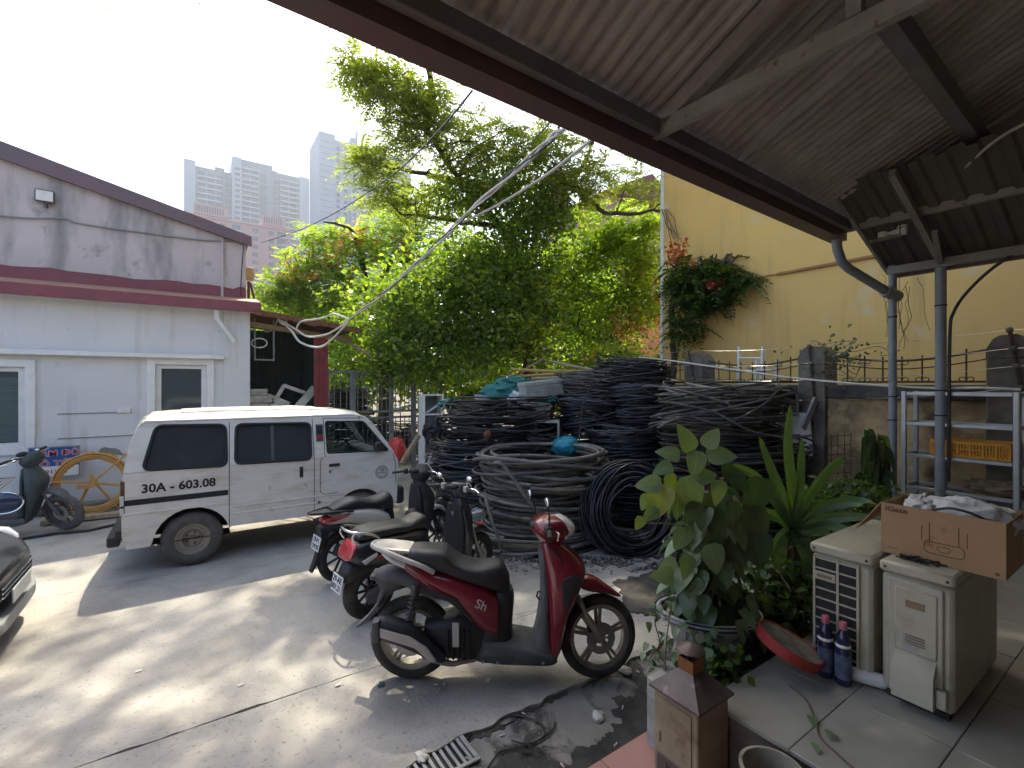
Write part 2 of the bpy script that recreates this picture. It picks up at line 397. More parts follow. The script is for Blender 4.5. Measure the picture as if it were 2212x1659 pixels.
patch('dirt', [gz(x, y, -.02) for x, y in ((1330, 1500), (1400, 1500), (1425, 1570), (1300, 1650), (1230, 1690), (1210, 1650), (1300, 1590), (1345, 1550))], -.025, M['dark_dirt'], .03)
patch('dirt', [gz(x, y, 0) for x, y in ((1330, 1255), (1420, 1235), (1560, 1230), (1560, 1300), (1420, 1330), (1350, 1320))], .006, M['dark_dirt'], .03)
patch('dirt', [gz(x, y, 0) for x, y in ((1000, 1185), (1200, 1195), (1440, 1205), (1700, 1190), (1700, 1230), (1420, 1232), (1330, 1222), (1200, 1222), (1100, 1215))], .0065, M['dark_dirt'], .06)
for pts in [((820, 1440), (900, 1410), (1000, 1360), (1080, 1335), (1180, 1312))]:
    P = smooth_path([gz(x, y, .001) for x, y in pts], 8); P = [p + Vector((rnd.uniform(-.012, .012), rnd.uniform(-.012, .012), 0)) for p in P]
    mb = MB(); mb.tube(P, [.002 * rnd.uniform(.4, 1.3) for _ in P], 4); stuff(mb.build('crack', M['dark_dirt'], fix=False))
# pink tiled floor and marble platform
fl = thing('tiled_floor', '', ''); del fl['label']; del fl['category']; fl['kind'] = 'structure'
mb = MB(); mb.box(-8, 2.15, -1.6, 1.765, -.02, .096); mb.build('floor_base', M['step_face'], fl)
mb = MB(); mb.box(.002, .398, .002, .398, 0, .008, .003); t0 = mb.build('tile', M['pink_tile'], fl)
k = 0
for i in range(10):
    for j in range(4):
        X = Matrix.Translation((2.15 - .4 * (i + 1), 1.765 - .4 * (j + 1), .094 + rnd.uniform(0, .0015)))
        if k == 0: t0.matrix_basis = X
        else: inst(t0, X, fl)
        k += 1
pf = thing('platform', '', ''); del pf['label']; del pf['category']; pf['kind'] = 'structure'
mb = MB(); mb.box(2.165, 6.7, -1.6, 1.42, -.02, .43); mb.build('platform_base', M['step_face'], pf)
mb = MB(); mb.box(.002, .598, .0015, .3985, 0, .022, .003); t0 = mb.build('tile', M['marble'], pf); k = 0
for i in range(7):
    for j in range(7):
        X = Matrix.Translation((2.15 + .6 * i, 1.425 - .4 * (j + 1), .43 + rnd.uniform(0, .0012)))
        if k == 0: t0.matrix_basis = X
        else: inst(t0, X, pf)
        k += 1
# house wall, unseen behind the camera, put in dark to shade the porch
M['house_wall'] = mat('house_wall', (.26, .23, .19), (.2, .18, .15), rough=.9, scale=2)
mb = MB(); mb.box(-9, 9, -1.85, -1.62, 0, 5.2)
tag(mb.build('house_wall', M['house_wall']), 'dull brown unseen house wall at the back of the porch', 'wall')

# ------------------------------------------------------------------ left white building
def wallquad(name, outer, holes, y, mt, parent, th=.2):
    me = holed(outer, holes, th); me.transform(frame((0, y + th / 2, 0), (1, 0, 0), (0, 0, 1))); return link(me, name, mt, parent, True)
wb = thing('white_building', 'single-storey white rendered building with maroon eave and stained gable wall above', 'building', (-3, 10.3, 0))
BY = 10.3
def fx(x, y, b=BY): p = gb(x, y, b); return p.x, p.z
lx0, lz1 = fx(-120, 790); lx1, lz0 = fx(58, 968); rx0, rz1 = fx(333, 790); rx1, _ = fx(449, 790)
wz = (lz0, fx(20, 790)[1])
H1 = [(-6.2, wz[0]), (lx1, wz[0]), (lx1, wz[1]), (-6.2, wz[1])]; H2 = [(rx0, 1.0), (rx1, 1.0), (rx1, 2.40), (rx0, 2.40)]
wallquad('wall', [(-14, 0), (.90, 0), (.90, 3.44), (-14, 3.44)], [H1, H2], BY, M['white_wall'], wb)
mb = MB(); mb.box(.70, .90, BY + .2, BY + 6, 0, 3.44); mb.box(-14, .70, BY + 5.8, BY + 6, 0, 3.4); mb.build('side_wall', M['white_wall'], wb, world=True)
px0 = fx(482, 800)[0]
mb = MB(); mb.box(px0, .94, BY - .035, BY - .002, 0, 3.42, .006); mb.build('corner_pilaster', M['white_wall'], wb, world=True)
mb = MB(); mb.box(-14, px0 + .02, BY - .14, BY - .004, 2.49, 2.57, .01); mb.build('window_ledge', M['white_paint'], wb, world=True)
for zz in (1.555, 1.16):
    mb = MB(); mb.box(lx1 + .35, rx0 - .3 if zz > 1.5 else px0, BY - .012, BY - .002, zz, zz + .014); mb.build('wall_joint', M['grey_paint'], wb, world=True)
def window(x0, x1, z0, z1, slats, name):
    w = wb
    mb = MB(); t = .09
    for a in ((x0 - .05, x1 + .05, z1 - .02, z1 + .1), (x0 - .05, x1 + .05, z0 - .1, z0 + .02)): mb.box(a[0], a[1], BY - .03, BY + .09, a[2], a[3], .008)
    for a in ((x0 - .1, x0 + .02), (x1 - .02, x1 + .1)): mb.box(a[0], a[1], BY - .032, BY + .088, z0 - .1, z1 + .1, .008)
    o = mb.build('window', M['white_paint'], w, world=True)
    mb = MB()
    for a in ((x0 + .021, x1 - .021, z1 - .09, z1 - .021), (x0 + .021, x1 - .021, z0 + .021, z0 + .09)): mb.box(*a[:2], BY + .02, BY + .07, *a[2:], .005)
    for a in ((x0 + .021, x0 + .10), (x1 - .10, x1 - .021)): mb.box(*a, BY + .022, BY + .068, z0 + .021, z1 - .021, .005)
    mb.build('sash', M['white_plastic'], o, world=True)
    mb = MB(); mb.box(x0 + .1, x1 - .1, BY + .040, BY + .046, z0 + .09, z1 - .09); mb.build('pane', M['pane'], o, world=True)
    if slats:
        n = int((z1 - z0 - .2) / .125)
        for i in range(n):
            zz = z0 + .1 + .125 * i; mb = MB(); mb.bar((x0 + .1, BY + .062, zz + .06), (x1 - .1, BY + .062, zz + .06), .012, .118, (0, -.12, 1)); mb.build('slat', M['blind'], o, world=True)
    mb = MB(); mb.box(x0 - .2, x1 + .2, BY + .9, BY + .95, z0 - .3, z1 + .3); mb.build('room_tone_sheet', M['dark_room'], o, world=True)  # plain sheet behind the glass, standing in for the dim room
M['pane'] = glassmat('window_pane', (.75, .8, .8), dark=.28, haze=(.16, .19, .20))  # pale haze colour stands in for reflection on the glass
M['blind'] = mat('blind', (.50, .55, .55), (.44, .49, .49), rough=.6, scale=3)
M['dark_room'] = mat('dark_room', (.15, .17, .175), rough=.9)  # room shade as a flat colour, lightened for the reflecting glass
window(-6.2, lx1, wz[0], wz[1], True, 'w'); window(rx0, rx1, 1.0, 2.40, False, 'w')
pw = fx(268, 886)
mb = MB(); mb.box(pw[0] - .09, pw[0] + .09, BY - .03, BY - .003, pw[1] - .05, pw[1] + .05, .01); mb.box(pw[0] - .03, pw[0] + .03, BY - .036, BY - .03, pw[1] - .03, pw[1] + .03, .002); mb.build('wall_socket', M['white_plastic'], wb, world=True)
# eave
mb = MB(); mb.box(-14, 1.10, 9.98, 10.02, 3.375, 3.555, .006); mb.build('fascia', M['maroon'], wb, world=True)
mb = MB(); mb.prism([(-14, 9.985, 3.555), (-14, 10.62, 3.70), (-14, 10.62, 3.72), (-14, 9.985, 3.572)], (15.08, 0, 0)); mb.build('eave_roof', M['roof_lit'], wb, world=True)
mb = MB(); mb.box(-14, 1.04, 10.03, 10.30, 3.40, 3.42); mb.build('soffit', M['white_wall'], wb, world=True)
GY = 10.62
def rz(x): return 4.90 + (.93 - x) * .236
mb = MB(); mb.prism([(-12, GY, 3.45), (.90, GY, 3.45), (.90, GY, rz(.9) - .1), (-6.5, GY, rz(-6.5) - .1), (-12, GY, rz(-6.5) - 1.4)], (0, .22, 0)); mb.build('gable_wall', M['old_wall'], wb, world=True)
mb = MB(); mb.box(-12, .902, GY - .018, GY - .002, 3.66, 3.93); mb.build('painted_base', M['maroon'], wb, world=True)
mb = MB()
P = jag((-12, 3.92), (.905, 3.92), 60, .03)
mb.prism([(-12, GY - .024, 4.02)] + [(p.x, GY - .024, p.y - .02) for p in P] + [(.905, GY - .024, 4.0)] , (0, .02, 0)); mb.build('render_band', M['coping_pale'] if 'coping_pale' in M else M['old_wall'], wb, world=True)
mb = MB(); mb.box(.48, .52, GY - .05, GY + .001, 3.7, 4.86); mb.build('wall_seam', M['old_wall'], wb, world=True)
mb = MB(); mb.prism([(.99, GY - .13, rz(.99) - .16), (-6.5, GY - .13, rz(-6.5) - .16), (-6.5, GY - .13, rz(-6.5) + .20), (.99, GY - .13, rz(.99) + .03)], (0, .05, 0)); mb.build('barge_board', M['barge'], wb, world=True)
mb = MB(); mb.prism([(.97, GY - .10, rz(.97) - .05), (-6.5, GY - .10, rz(-6.5) - .05), (-6.5, GY - .10, rz(-6.5) + .0), (.97, GY - .10, rz(.97) + .0)], (0, 6, 0)); mb.build('roof', M['barge'], wb, world=True)
# drain stub under the eave
mb = MB(); q0 = gb(468, 668, 10.1); q1 = gb(470, 690, 10.12); q2 = gb(507, 738, 10.12)
mb.tube([q0, q1], .05, 12); mb.tube([q1, q2], .042, 12); mb.build('drain_pipe', M['pvc_pale'] if 'pvc_pale' in M else M['white_plastic'], wb, world=True)
# floodlight and wires on the gable
fp = gb(100, 428, GY)
fl_ = thing('floodlight', 'small square floodlight with pale lens on the stained gable wall', 'lamp', fp + Vector((0, -.1, -.1)))
mb = MB(); mb.box(fp.x - .12, fp.x + .12, fp.y - .12, fp.y - .07, fp.z - .1, fp.z + .1, .015); mb.build('housing', M['grey_plastic'], fl_, world=True)
mb = MB(); mb.box(fp.x - .1, fp.x + .1, fp.y - .126, fp.y - .119, fp.z - .08, fp.z + .08); mb.build('lens', M['lens'] if 'lens' in M else M['white_plastic'], fl_, world=True)
mb = MB(); mb.box(fp.x - .02, fp.x + .02, fp.y - .07, fp.y, fp.z - .16, fp.z - .06); mb.build('bracket', M['grey_plastic'], fl_, world=True)
P = [gb(x, y, GY - .03) for x, y in ((-40, 462), (0, 466), (60, 471), (140, 472), (160, 480), (230, 492), (330, 505), (430, 518), (500, 521), (526, 530))]
mb = MB(); mb.tube(smooth_path(P, 5), .014, 6); tag(mb.build('wall_wire', M['pvc_grey']), 'grey wire clipped along the stained gable wall', 'wire')
P = [gb(526, 530, GY - .04), gb(524, 560, GY - .04), gb(521, 600, GY - .04), gb(520, 640, GY - .04)]
mb = MB(); mb.tube(smooth_path(P, 4), .008, 6); tag(mb.build('corner_wire', M['black_cable']), 'thin dark wire running down the gable corner', 'wire')
mb = MB(); q = gb(537, 590, 10.9); mb.box(q.x - .08, q.x + .1, q.y, q.y + .3, q.z - .1, q.z + .12, .01)
tag(mb.build('wall_bracket_box', M['bamboo']), 'small yellow box fixed behind the gable corner', 'box')
mb = MB(); mb.tube([gb(537, 608, 10.9), gb(537, 655, 10.9)], .025, 6); mb.tube([gb(541, 612, 10.9), gb(552, 658, 10.9)], .022, 6); mb.tube([gb(538, 645, 10.9), gb(560, 662, 10.9)], .018, 6)
tag(mb.build('pole_bracket', M['rust']), 'rusty angled bracket standing at the gable corner', 'bracket')

# ------------------------------------------------------------------ shed beside it
sh = thing('shed', 'dark open-fronted shed with rusty tin roof and green corrugated back', 'shed', (1.6, 10.5, 0))
mb = MB()
def corr(x0, x1, n, amp):         # trapezoid wave as (t, h)
    P = []
    for i in range(n):
        a = x0 + (x1 - x0) * i / n; w = (x1 - x0) / n
        P += [(a, 0), (a + w * .42, 0), (a + w * .54, amp), (a + w * .88, amp)]
    P.append((x1, 0)); return P
P = corr(.93, 2.35, 14, .02); n = len(P)
mb.add([(t, 12.6 - h, 0) for t, h in P] + [(t, 12.6 - h, 3.3) for t, h in P], [(i, i + 1, n + i + 1, n + i) for i in range(n - 1)]); mb.build('back_wall', M['green_sheet'], sh, world=True)
P = corr(10.45, 12.6, 20, .02); n = len(P)
mb = MB(); mb.add([(2.34 - h, t, 0) for t, h in P] + [(2.34 - h, t, 3.2) for t, h in P], [(i, i + 1, n + i + 1, n + i) for i in range(n - 1)]); mb.build('side_wall', M['green_sheet'], sh, world=True)
P = corr(2.12, 2.40, 3, .02); n = len(P)
mb = MB(); mb.add([(t, 10.44 - h, 0) for t, h in P] + [(t, 10.44 - h, 3.1) for t, h in P], [(i, i + 1, n + i + 1, n + i) for i in range(n - 1)]); mb.build('front_panel', M['red_sheet'], sh, world=True)
P = corr(9.95, 13.0, 26, .025); n = len(P)
def sz(x): return 3.42 - (x - .95) * .115
mb = MB(); mb.add([(x, t, sz(x) + h) for x in (.95, 2.95) for t, h in P], [(i, i + 1, n + i + 1, n + i) for i in range(n - 1)]); mb.build('roof_sheet', M['rust'], sh, world=True)
mb = MB()
for k in range(9):
    x = .98 + .22 * k; w = .21
    z = sz(x + .1) + rnd.uniform(-.02, .02)
    mb.bar((x, 9.93, z - .03), (x + w, 9.93, z - .055 + rnd.uniform(-.02, .01)), .02, .1)
mb.build('roof_edge', M['rust'], sh, world=True)
mb = MB(); mb.bar((.95, 10.4, 3.2), (2.9, 10.4, 2.98), .06, .1); mb.bar((2.75, 10.5, 3.0), (3.15, 9.9, 2.62), .04, .05); mb.build('front_beam', M['wood'], sh, world=True)
mb = MB(); mb.box(1.02, 1.05, 10.40, 10.43, 2.5, 3.3); mb.box(1.35, 1.38, 10.40, 10.43, 2.5, 3.3); mb.box(1.05, 1.35, 10.40, 10.43, 2.5, 2.53); mb.build('hanging_frame', M['gate_steel'], sh, world=True)
pts = [gb(560 + 17 * math.cos(t), 741 + 10 * math.sin(t), 10.38) for t in [2 * math.pi * k / 24 for k in range(24)]]
mb = MB(); mb.tube(pts, .012, 6, closed=True); tag(mb.build('wire_loop', M['white_cable']), 'loose loop of pale wire hanging in the shed opening', 'wire')
# crates and scrap inside the shed opening
def crate_box(name, lab, c, w, d, h, rot, mt, grp=None, cat='box'):
    t = thing(name, lab, cat, c, rot, grp); mb = MB(); e = .012
    mb.box(-w / 2, w / 2, -d / 2, d / 2, 0, h, .012); mb.build('body', mt, t)
    mb = MB(); mb.box(-w / 2 - e, w / 2 + e, -d / 2 - e, d / 2 + e, h - .05, h + .012, .008); mb.build('lid', mt, t)
    mb = MB()
    for k in range(3): mb.box(-w / 2 + .05 + k * (w - .1) / 3 + .01, -w / 2 + .05 + (k + 1) * (w - .1) / 3 - .01, -d / 2 - .008, -d / 2 + .004, .04, h - .08, .004)
    mb.build('side_rib', mt, t); return t
M['pale_box'] = mat('pale_box', (.52, .52, .46), (.44, .44, .39), rough=.7, scale=5, c3=(.3, .29, .25), s3=3)
mb = MB(); mb.box(.95, 2.3, 10.5, 11.6, 0, 1.5, .02); tag(mb.build('workbench', M['wood']), 'rough wooden bench hidden inside the dark shed', 'bench')
crate_box('plastic_box', 'pale box at the bottom of the stack inside the shed', (1.10, 10.65, 1.505), .36, .3, .14, 0, M['pale_box'])
crate_box('plastic_box', 'pale wide box on top of another inside the shed', (1.14, 10.68, 1.665), .42, .3, .13, .06, M['pale_box'])
crate_box('plastic_box', 'small pale box topmost of the shed stack', (1.10, 10.68, 1.81), .34, .28, .12, -.05, M['pale_box'])
crate_box('plastic_box', 'low pale box beside the stack inside the shed', (1.46, 10.66, 1.505), .3, .3, .13, .1, M['pale_box'])
fr = thing('angle_iron_scrap', 'tilted pale angle-iron frame lying on boxes in the shed', 'scrap', (1.9, 10.65, 1.51))
for p0, p1 in (((592, 868), (640, 882)), ((612, 832), (668, 852)), ((592, 868), (614, 832)), ((640, 882), (668, 852)), ((570, 850), (625, 872))):
    mb = MB(); mb.bar(gb(*p0, 10.62), gb(*p1, 10.66), .03, .07); mb.build('frame_bar', M['pale_box'], fr, world=True)
mb = MB(); mb.bar(gb(640, 884, 10.58), gb(680, 838, 10.62), .02, .16); tag(mb.build('sheet_offcut', M['pale_box']), 'bent pale sheet offcut leaning in the shed', 'scrap')

# ------------------------------------------------------------------ steel gate
gt = thing('steel_gate', 'grey steel bar gate with paired leaves beside the shed', 'gate', (3.3, 10.5, 0))
GTY = 10.5
def gx(x): return gb(x, 850, GTY).x
posts = [gx(708), gx(762), gx(845), gx(893), gx(952)]
for k, x in enumerate(posts):
    w = (.05, .11, .085, .10, .06)[k]; mb = MB(); mb.box(x - w / 2, x + w / 2, GTY - .05, GTY + .05, 0, 2.34, .006); mb.build('post', M['gate_steel'], gt, world=True)
for k in range(4):
    for z in (2.30, 1.42, 1.28, .2):
        mb = MB(); mb.box(posts[k] + .03, posts[k + 1] - .03, GTY - .02, GTY + .02, z - .025, z + .025, .004); mb.build('rail', M['gate_steel'], gt, world=True)
mb = MB(); mb.cyl((0, 0, 0), (0, 0, 1.0), .011, n=8); b0 = mb.build('bar', M['gate_steel'], gt); k = 0
for s in range(4):
    n = int((posts[s + 1] - posts[s]) / .105)
    for i in range(1, n):
        x = posts[s] + (posts[s + 1] - posts[s]) * i / n
        for z0, z1 in ((1.42, 2.30), (.2, 1.28)):
            X = Matrix.Translation((x - 0, GTY, z0)) @ Matrix.Diagonal((1, 1, z1 - z0, 1))
            X = gt.matrix_basis.inverted() @ X
            if k == 0: b0.matrix_basis = X
            else: inst(b0, X, gt)
            k += 1
mb = MB(); mb.tube([(posts[2] - .15, GTY - .06, 1.0), (posts[2] - .15, GTY - .06, 1.38), (posts[2] + .2, GTY - .06, 1.38), (posts[2] + .2, GTY - .06, 1.0)], .014, 8); mb.build('latch', M['black'], gt, world=True)

# ------------------------------------------------------------------ boundary wall, pillars, iron fence
WA = 6.75
bw = thing('boundary_wall', 'mould-stained ochre boundary wall with dark coping under the iron fence', 'wall', (WA, 2, 0))
mb = MB(); mb.box(WA, WA + .2, -4, 6.6, 0, 1.86); mb.build('wall_panel', M['mossy_wall'], bw, world=True)
mb = MB(); mb.box(WA - .05, WA + .25, -4, 6.6, 1.861, 2.03, .015); mb.build('coping', M['coping'], bw, world=True)
PB = [4.65, 2.90, 1.107, -.66]
for b in PB:
    mb = MB(); mb.box(WA - .09, WA + .29, b - .16, b + .16, 0, 2.30, .015)
    prof = [(b - .16, 2.40), (b - .10, 2.50), (b - .06, 2.53), (b + .06, 2.525), (b + .11, 2.49), (b + .16, 2.39)]
    mb.prism([(WA - .088, b - .16, 2.30)] + [(WA - .088, y, z) for y, z in prof] + [(WA - .088, b + .16, 2.30)], (.376, 0, 0))
    mb.build('pillar', M['pillar'], bw, world=True)
fe = thing('iron_fence', 'rusty wrought-iron fence with scrolls on the boundary wall', 'fence', (WA + .1, 2, 2.03))
def scroll(c, r, sy, sz):
    P = []
    for i in range(15):
        t = i / 14; a = t * 1.6 * math.pi; rr = r * (1 - .75 * t); P.append((c[0], c[1] + sy * (r - rr * math.cos(a)) - 0, c[2] + sz * rr * math.sin(a)))
    return P
mbS = MB(); mbS.tube(scroll((0, 0, 0), .038, 1, 1), .0055, 5); 
sc0 = mbS.build('scroll', M['iron'], fe); mb = MB(); mb.cyl((0, 0, 0), (0, 0, 1), .0085, n=6); br0 = mb.build('bar', M['iron'], fe)
k = 0; FI = fe.matrix_basis.inverted()
segs = [(6.5, PB[0] + .16)] + [(PB[i] - .16, PB[i + 1] + .16) for i in range(3)]
for y1, y0 in segs:
    def topz(y): t = (y - y0) / (y1 - y0); return 2.40 - .09 * math.sin(math.pi * t)
    mb = MB(); mb.tube([(WA + .1, y0 + (y1 - y0) * i / 12, topz(y0 + (y1 - y0) * i / 12)) for i in range(13)], .012, 6); mb.build('top_rail', M['iron'], fe, world=True)
    mb = MB(); mb.tube([(WA + .1, y0 + (y1 - y0) * i / 12, topz(y0 + (y1 - y0) * i / 12) - .095) for i in range(13)], .007, 6); mb.build('second_rail', M['iron'], fe, world=True)
    mb = MB(); mb.cyl((WA + .1, y0, 2.065), (WA + .1, y1, 2.065), .011, n=6); mb.build('bottom_rail', M['iron'], fe, world=True)
    n = 8
    for i in range(1, n):
        y = y0 + (y1 - y0) * i / n; h = topz(y) + .05 - 2.06
        X = FI @ Matrix.Translation((WA + .1, y, 2.06)) @ Matrix.Diagonal((1, 1, h, 1))
        if k == 0: br0.matrix_basis = X
        else: inst(br0, X, fe)
        for sy in (1, -1):
            for zz, s_ in ((2.085, 1), (topz(y) - .02, -1)):
                if s_ < 0 and i % 2: continue
                X = FI @ Matrix.Translation((WA + .1, y, zz)) @ Matrix.Diagonal((1, sy, s_, 1))
                if k == 0: sc0.matrix_basis = X; k = 1
                else: inst(sc0, X, fe)
tops = [((1487, 757), (1505, 868)), ((1748, 748), (1760, 880)), ((2181, 713), (2208, 855))]
tipz = []
names = ['leaning black spike post with insulators at the pillar nearest the yellow corner', 'leaning black spike post with insulators at the vine-covered middle pillar', 'tall leaning spike post with insulators above the steel rack']
for (t_, b_), lab in zip(tops, names):
    p1 = ga(*t_, WA - .14); p0 = ga(*b_, WA - .10); e = thing('spike_post', lab, 'post', p0, group='electric spike posts on the wall')
    mb = MB(); mb.tube([p0, p1], .016, 8); mb.build('rod', M['iron'], e, world=True); tipz.append((p0, p1))
    for q in (0.12, .45, .72, 1):
        c = p0.lerp(p1, q); mb = MB(); mb.ellip(c, .03, .03, .032, 10, 6); mb.build('insulator', M['pillar'], e, world=True)
for q, lab in ((.12, 'lowest'), (.45, 'second'), (.72, 'third'), (1, 'topmost')):
    mb = MB(); far = tipz[0][0].lerp(tipz[0][1], q) + Vector((0, 1.8, 0)); near = tipz[2][0].lerp(tipz[2][1], q) + Vector((0, -1.8, .05))
    pts = [far] + [a.lerp(b, q) for a, b in tipz] + [near]; P = []
    for i in range(4): P += sag(pts[i], pts[i + 1], .03, 8)[:-1]
    mb.tube(P + [near], .003, 4); tag(mb.build('fence_wire', M['steel']), lab + ' thin steel wire strung between the spike posts', 'wire', 'wires between the spike posts')

# ------------------------------------------------------------------ yellow building
YA = 8.0
yc = ga(1437, 600, YA).y
yb = thing('yellow_building', 'tall plain ochre yellow building beyond the boundary wall', 'building', (YA, 2, 0))
lz = ga(1690, 590, YA).z
mb = MB(); mb.box(YA, YA + 7, -9, yc, 0, lz); mb.build('lower_wall', M['yellow_wall'], yb, world=True)
mb = MB(); mb.box(YA - .035, YA + 6.9, -9, yc - .001, lz, 9.5); mb.build('upper_wall', M['yellow_wall'], yb, world=True)
mb = MB(); mb.box(YA - .045, YA + .02, -9, ga(1680, 590, YA).y, lz - .025, lz + .012); mb.build('ledge', M['yellow_trim'], yb, world=True)
mb = MB(); mb.tube([(YA - .02, yc + .05, 0), (YA - .02, yc + .05, 9)], .045, 10); mb.build('rain_pipe', M['white_plastic'], yb, world=True)
# ------------------------------------------------------------------ corrugated canopy over the camera
cn = thing('canopy', 'corrugated steel canopy with grey trusses and maroon gutter over the yard edge', 'canopy', (3, 1, 0))
EY, EZ, SL, RX = 2.12, 3.70, .445, 5.62
CI = cn.matrix_basis.inverted()
def cz(y): return EZ + (EY - y) * SL
P = corr(0, 1.1, 11, .046); n = len(P); LY = 5.2
mb = MB(); mb.add([(t, -y, y * SL - h + .046) for y in (0, LY) for t, h in P], [(i, i + 1, n + i + 1, n + i) for i in range(n - 1)])
s0 = mb.build('roof_sheet', M['sheet'], cn, sharp=10)
for i in range(11):
    X = CI @ Matrix.Translation((RX - 1.1 * (i + 1), EY, EZ + .02 + .003 * (i % 2)))
    if i == 0: s0.matrix_basis = X
    else: inst(s0, X, cn)
mb = MB(); mb.prism([(-9, EY - .04, EZ - .19), (-9, EY + .10, EZ - .19), (-9, EY + .115, EZ - .02), (-9, EY + .09, EZ - .02), (-9, EY + .085, EZ - .16), (-9, EY - .02, EZ - .16), (-9, EY - .02, EZ - .02), (-9, EY - .04, EZ - .02)], (9 + 5.56, 0, 0)); mb.build('gutter', M['gutter'], cn, world=True)
mb = MB(); mb.box(-9, RX - .05, EY - .10, EY - .045, EZ - .11, EZ - .01, .004); mb.build('eave_purlin', M['gutter_rim'], cn, world=True)
def truss(x, y_end, verts):
    mb = MB(); mb.bar((x, EY - .03, cz(EY - .03) - .065), (x, y_end, cz(y_end) - .065), .05, .10); mb.build('rafter', M['truss'], cn, world=True)
    mb = MB(); mb.bar((x, EY + .0, EZ - .07), (x, y_end, EZ - .07), .05, .09); mb.build('tie_beam', M['truss'], cn, world=True)
    for v in verts:
        mb = MB(); mb.bar((x, v, EZ - .02), (x, v, cz(v) - .11), .06, .06); mb.build('strut', M['truss'], cn, world=True)
truss(2.42, -2.6, (1.0, -.6)); truss(5.52, -2.6, (1.05, .05, -1.2)); truss(-.7, -2.6, (1.0,))
mb = MB(); mb.box(-6, RX - .02, 1.02, 1.12, cz(1.12) - .17, cz(1.12) - .02, .006); mb.build('purlin', M['gutter_rim'], cn, world=True)
mb = MB(); mb.box(-6, RX - .02, -.45, -.37, cz(-.37) - .16, cz(-.37) - .02, .006); mb.build('purlin', M['gutter_rim'], cn, world=True)
mb = MB(); q = at(1805, 512, 4.83); mb.tube([q, at(1808, 540, 4.84), at(1818, 566, 4.86), at(1834, 580, 4.89), at(1930, 635, 5.02)], .045, 14)
mb.tube([at(1915, 627, 5.0), at(1945, 640, 5.05)], .06, 14); mb.build('downpipe', M['pvc_grey'], cn, world=True)
for i, (px, r_, zt) in enumerate(((1933, .037, 3.31), (2037, .046, 3.31))):
    p = ga(px, 700, 6.2); mb = MB(); mb.cyl((6.2, p.y, 0), (6.2, p.y, zt), r_, n=16); mb.build('post', M['pvc_grey'], cn, world=True)
    for zb in (2.75, 1.9, 1.65): 
        mb = MB(); mb.lathe([(r_ + .001, 0), (r_ + .005, .0), (r_ + .005, .012), (r_ + .001, .012)], (6.2, p.y, zb + .07 * i), n=16); mb.build('clip', M['black'], cn, world=True)
mb = MB(); mb.cyl((-5.5, 2.0, 0), (-5.5, 2.0, 3.6), .045, n=14); mb.build('post', M['pvc_grey'], cn, world=True)
mb = MB(); mb.prism([(5.575, 1.9, cz(1.9) - .05), (5.575, -2.9, cz(-2.9) - .03), (5.575, -2.9, 3.70), (5.575, 1.98, 3.70)], (.012, 0, 0)); mb.build('gable_sheet', M['sheet_end'], cn, world=True)
_p = Matrix.Translation((5.56, 2.22, 0)); cn.matrix_basis = _p @ Matrix.Rotation(R(2.05), 4, 'Z') @ _p.inverted() @ cn.matrix_basis
# lower lean-to roof toward the wall
ln = thing('lean_to_roof', 'dark corrugated lean-to roof with maroon edge above the boundary wall', 'roof', (5.9, 0, 3.3))
x0, x1, z0, z1 = 4.95, 6.32, 3.875, 3.29; P = corr(-4, 1.98, 33, .03); n = len(P)
mb = MB(); mb.add([(x, t, z + .03 - h) for x, z in ((x0, z0), (x1, z1)) for t, h in P], [(i, i + 1, n + i + 1, n + i) for i in range(n - 1)]); mb.build('roof_sheet', M['sheet_end'], ln, sharp=10, world=True)
mb = MB(); mb.box(x1 - .03, x1 + .03, -4, 1.90, z1 - .10, z1 - .008, .004); mb.build('eave_board', M['gutter'], ln, world=True)
mb = MB(); mb.box(6.16, 6.24, -4, 1.93, z1 - .08, z1 + .0, .004); mb.build('eave_beam', M['truss'], ln, world=True)
mb = MB(); mb.bar((x0, 1.965, z0 - .03), (x1, 1.965, z1 - .03), .03, .06); mb.build('verge_board', M['truss'], ln, world=True)
for y in (1.5, .2, -1.2):
    mb = MB(); mb.bar((x0 - .05, y, z0 - .05), (x1 - .05, y, z1 - .055), .05, .07); mb.build('rafter', M['truss'], ln, world=True)
    mb = MB(); mb.bar((5.6, y - .1, 3.42), (6.2, y, 3.24), .04, .05); mb.build('brace', M['truss'], ln, world=True)
# fittings on the trusses
q = at(1944, 497, 4.62)
bx = thing('junction_box', 'white junction boxes wired to the far truss under the canopy', 'box', q)
mb = MB(M=Matrix.Translation(q) @ Matrix.Rotation(.1, 4, 'X')); mb.box(-.03, .03, -.06, .06, -.05, .05, .01); mb.build('large_box', M['white_plastic'], bx, world=True)
mb = MB(M=Matrix.Translation(q + Vector((0, .14, -.01)))); mb.box(-.025, .025, -.035, .035, -.03, .03, .008); mb.box(-.012, .012, -.09, -.03, -.012, .012); mb.build('small_box', M['white_plastic'], bx, world=True)
mb = MB(M=Matrix.Translation(q)); mb.tube([(-.034, -.01, -.055), (-.034, -.01, .07), (0, .0, .1)], .004, 5); mb.tube([(-.034, .09, 0), (-.034, -.06, .02)], .004, 5); mb.build('wire', M['black_cable'], bx, world=True)
mb = MB(); mb.bar(at(1880, 522, 4.65), at(1945, 508, 4.62), .03, .03); mb.build('support', M['truss'], bx, world=True)
q = at(1790, 78, 2.86)
lf = thing('cable_clamp', 'pale clamp bound with black tape hanging on the near truss', 'clamp', q)
mb = MB(M=Matrix.Translation(q)); mb.box(-.02, .02, -.07, .05, -.03, .0, .006); mb.build('clamp_body', M['white_plastic'], lf, world=True)
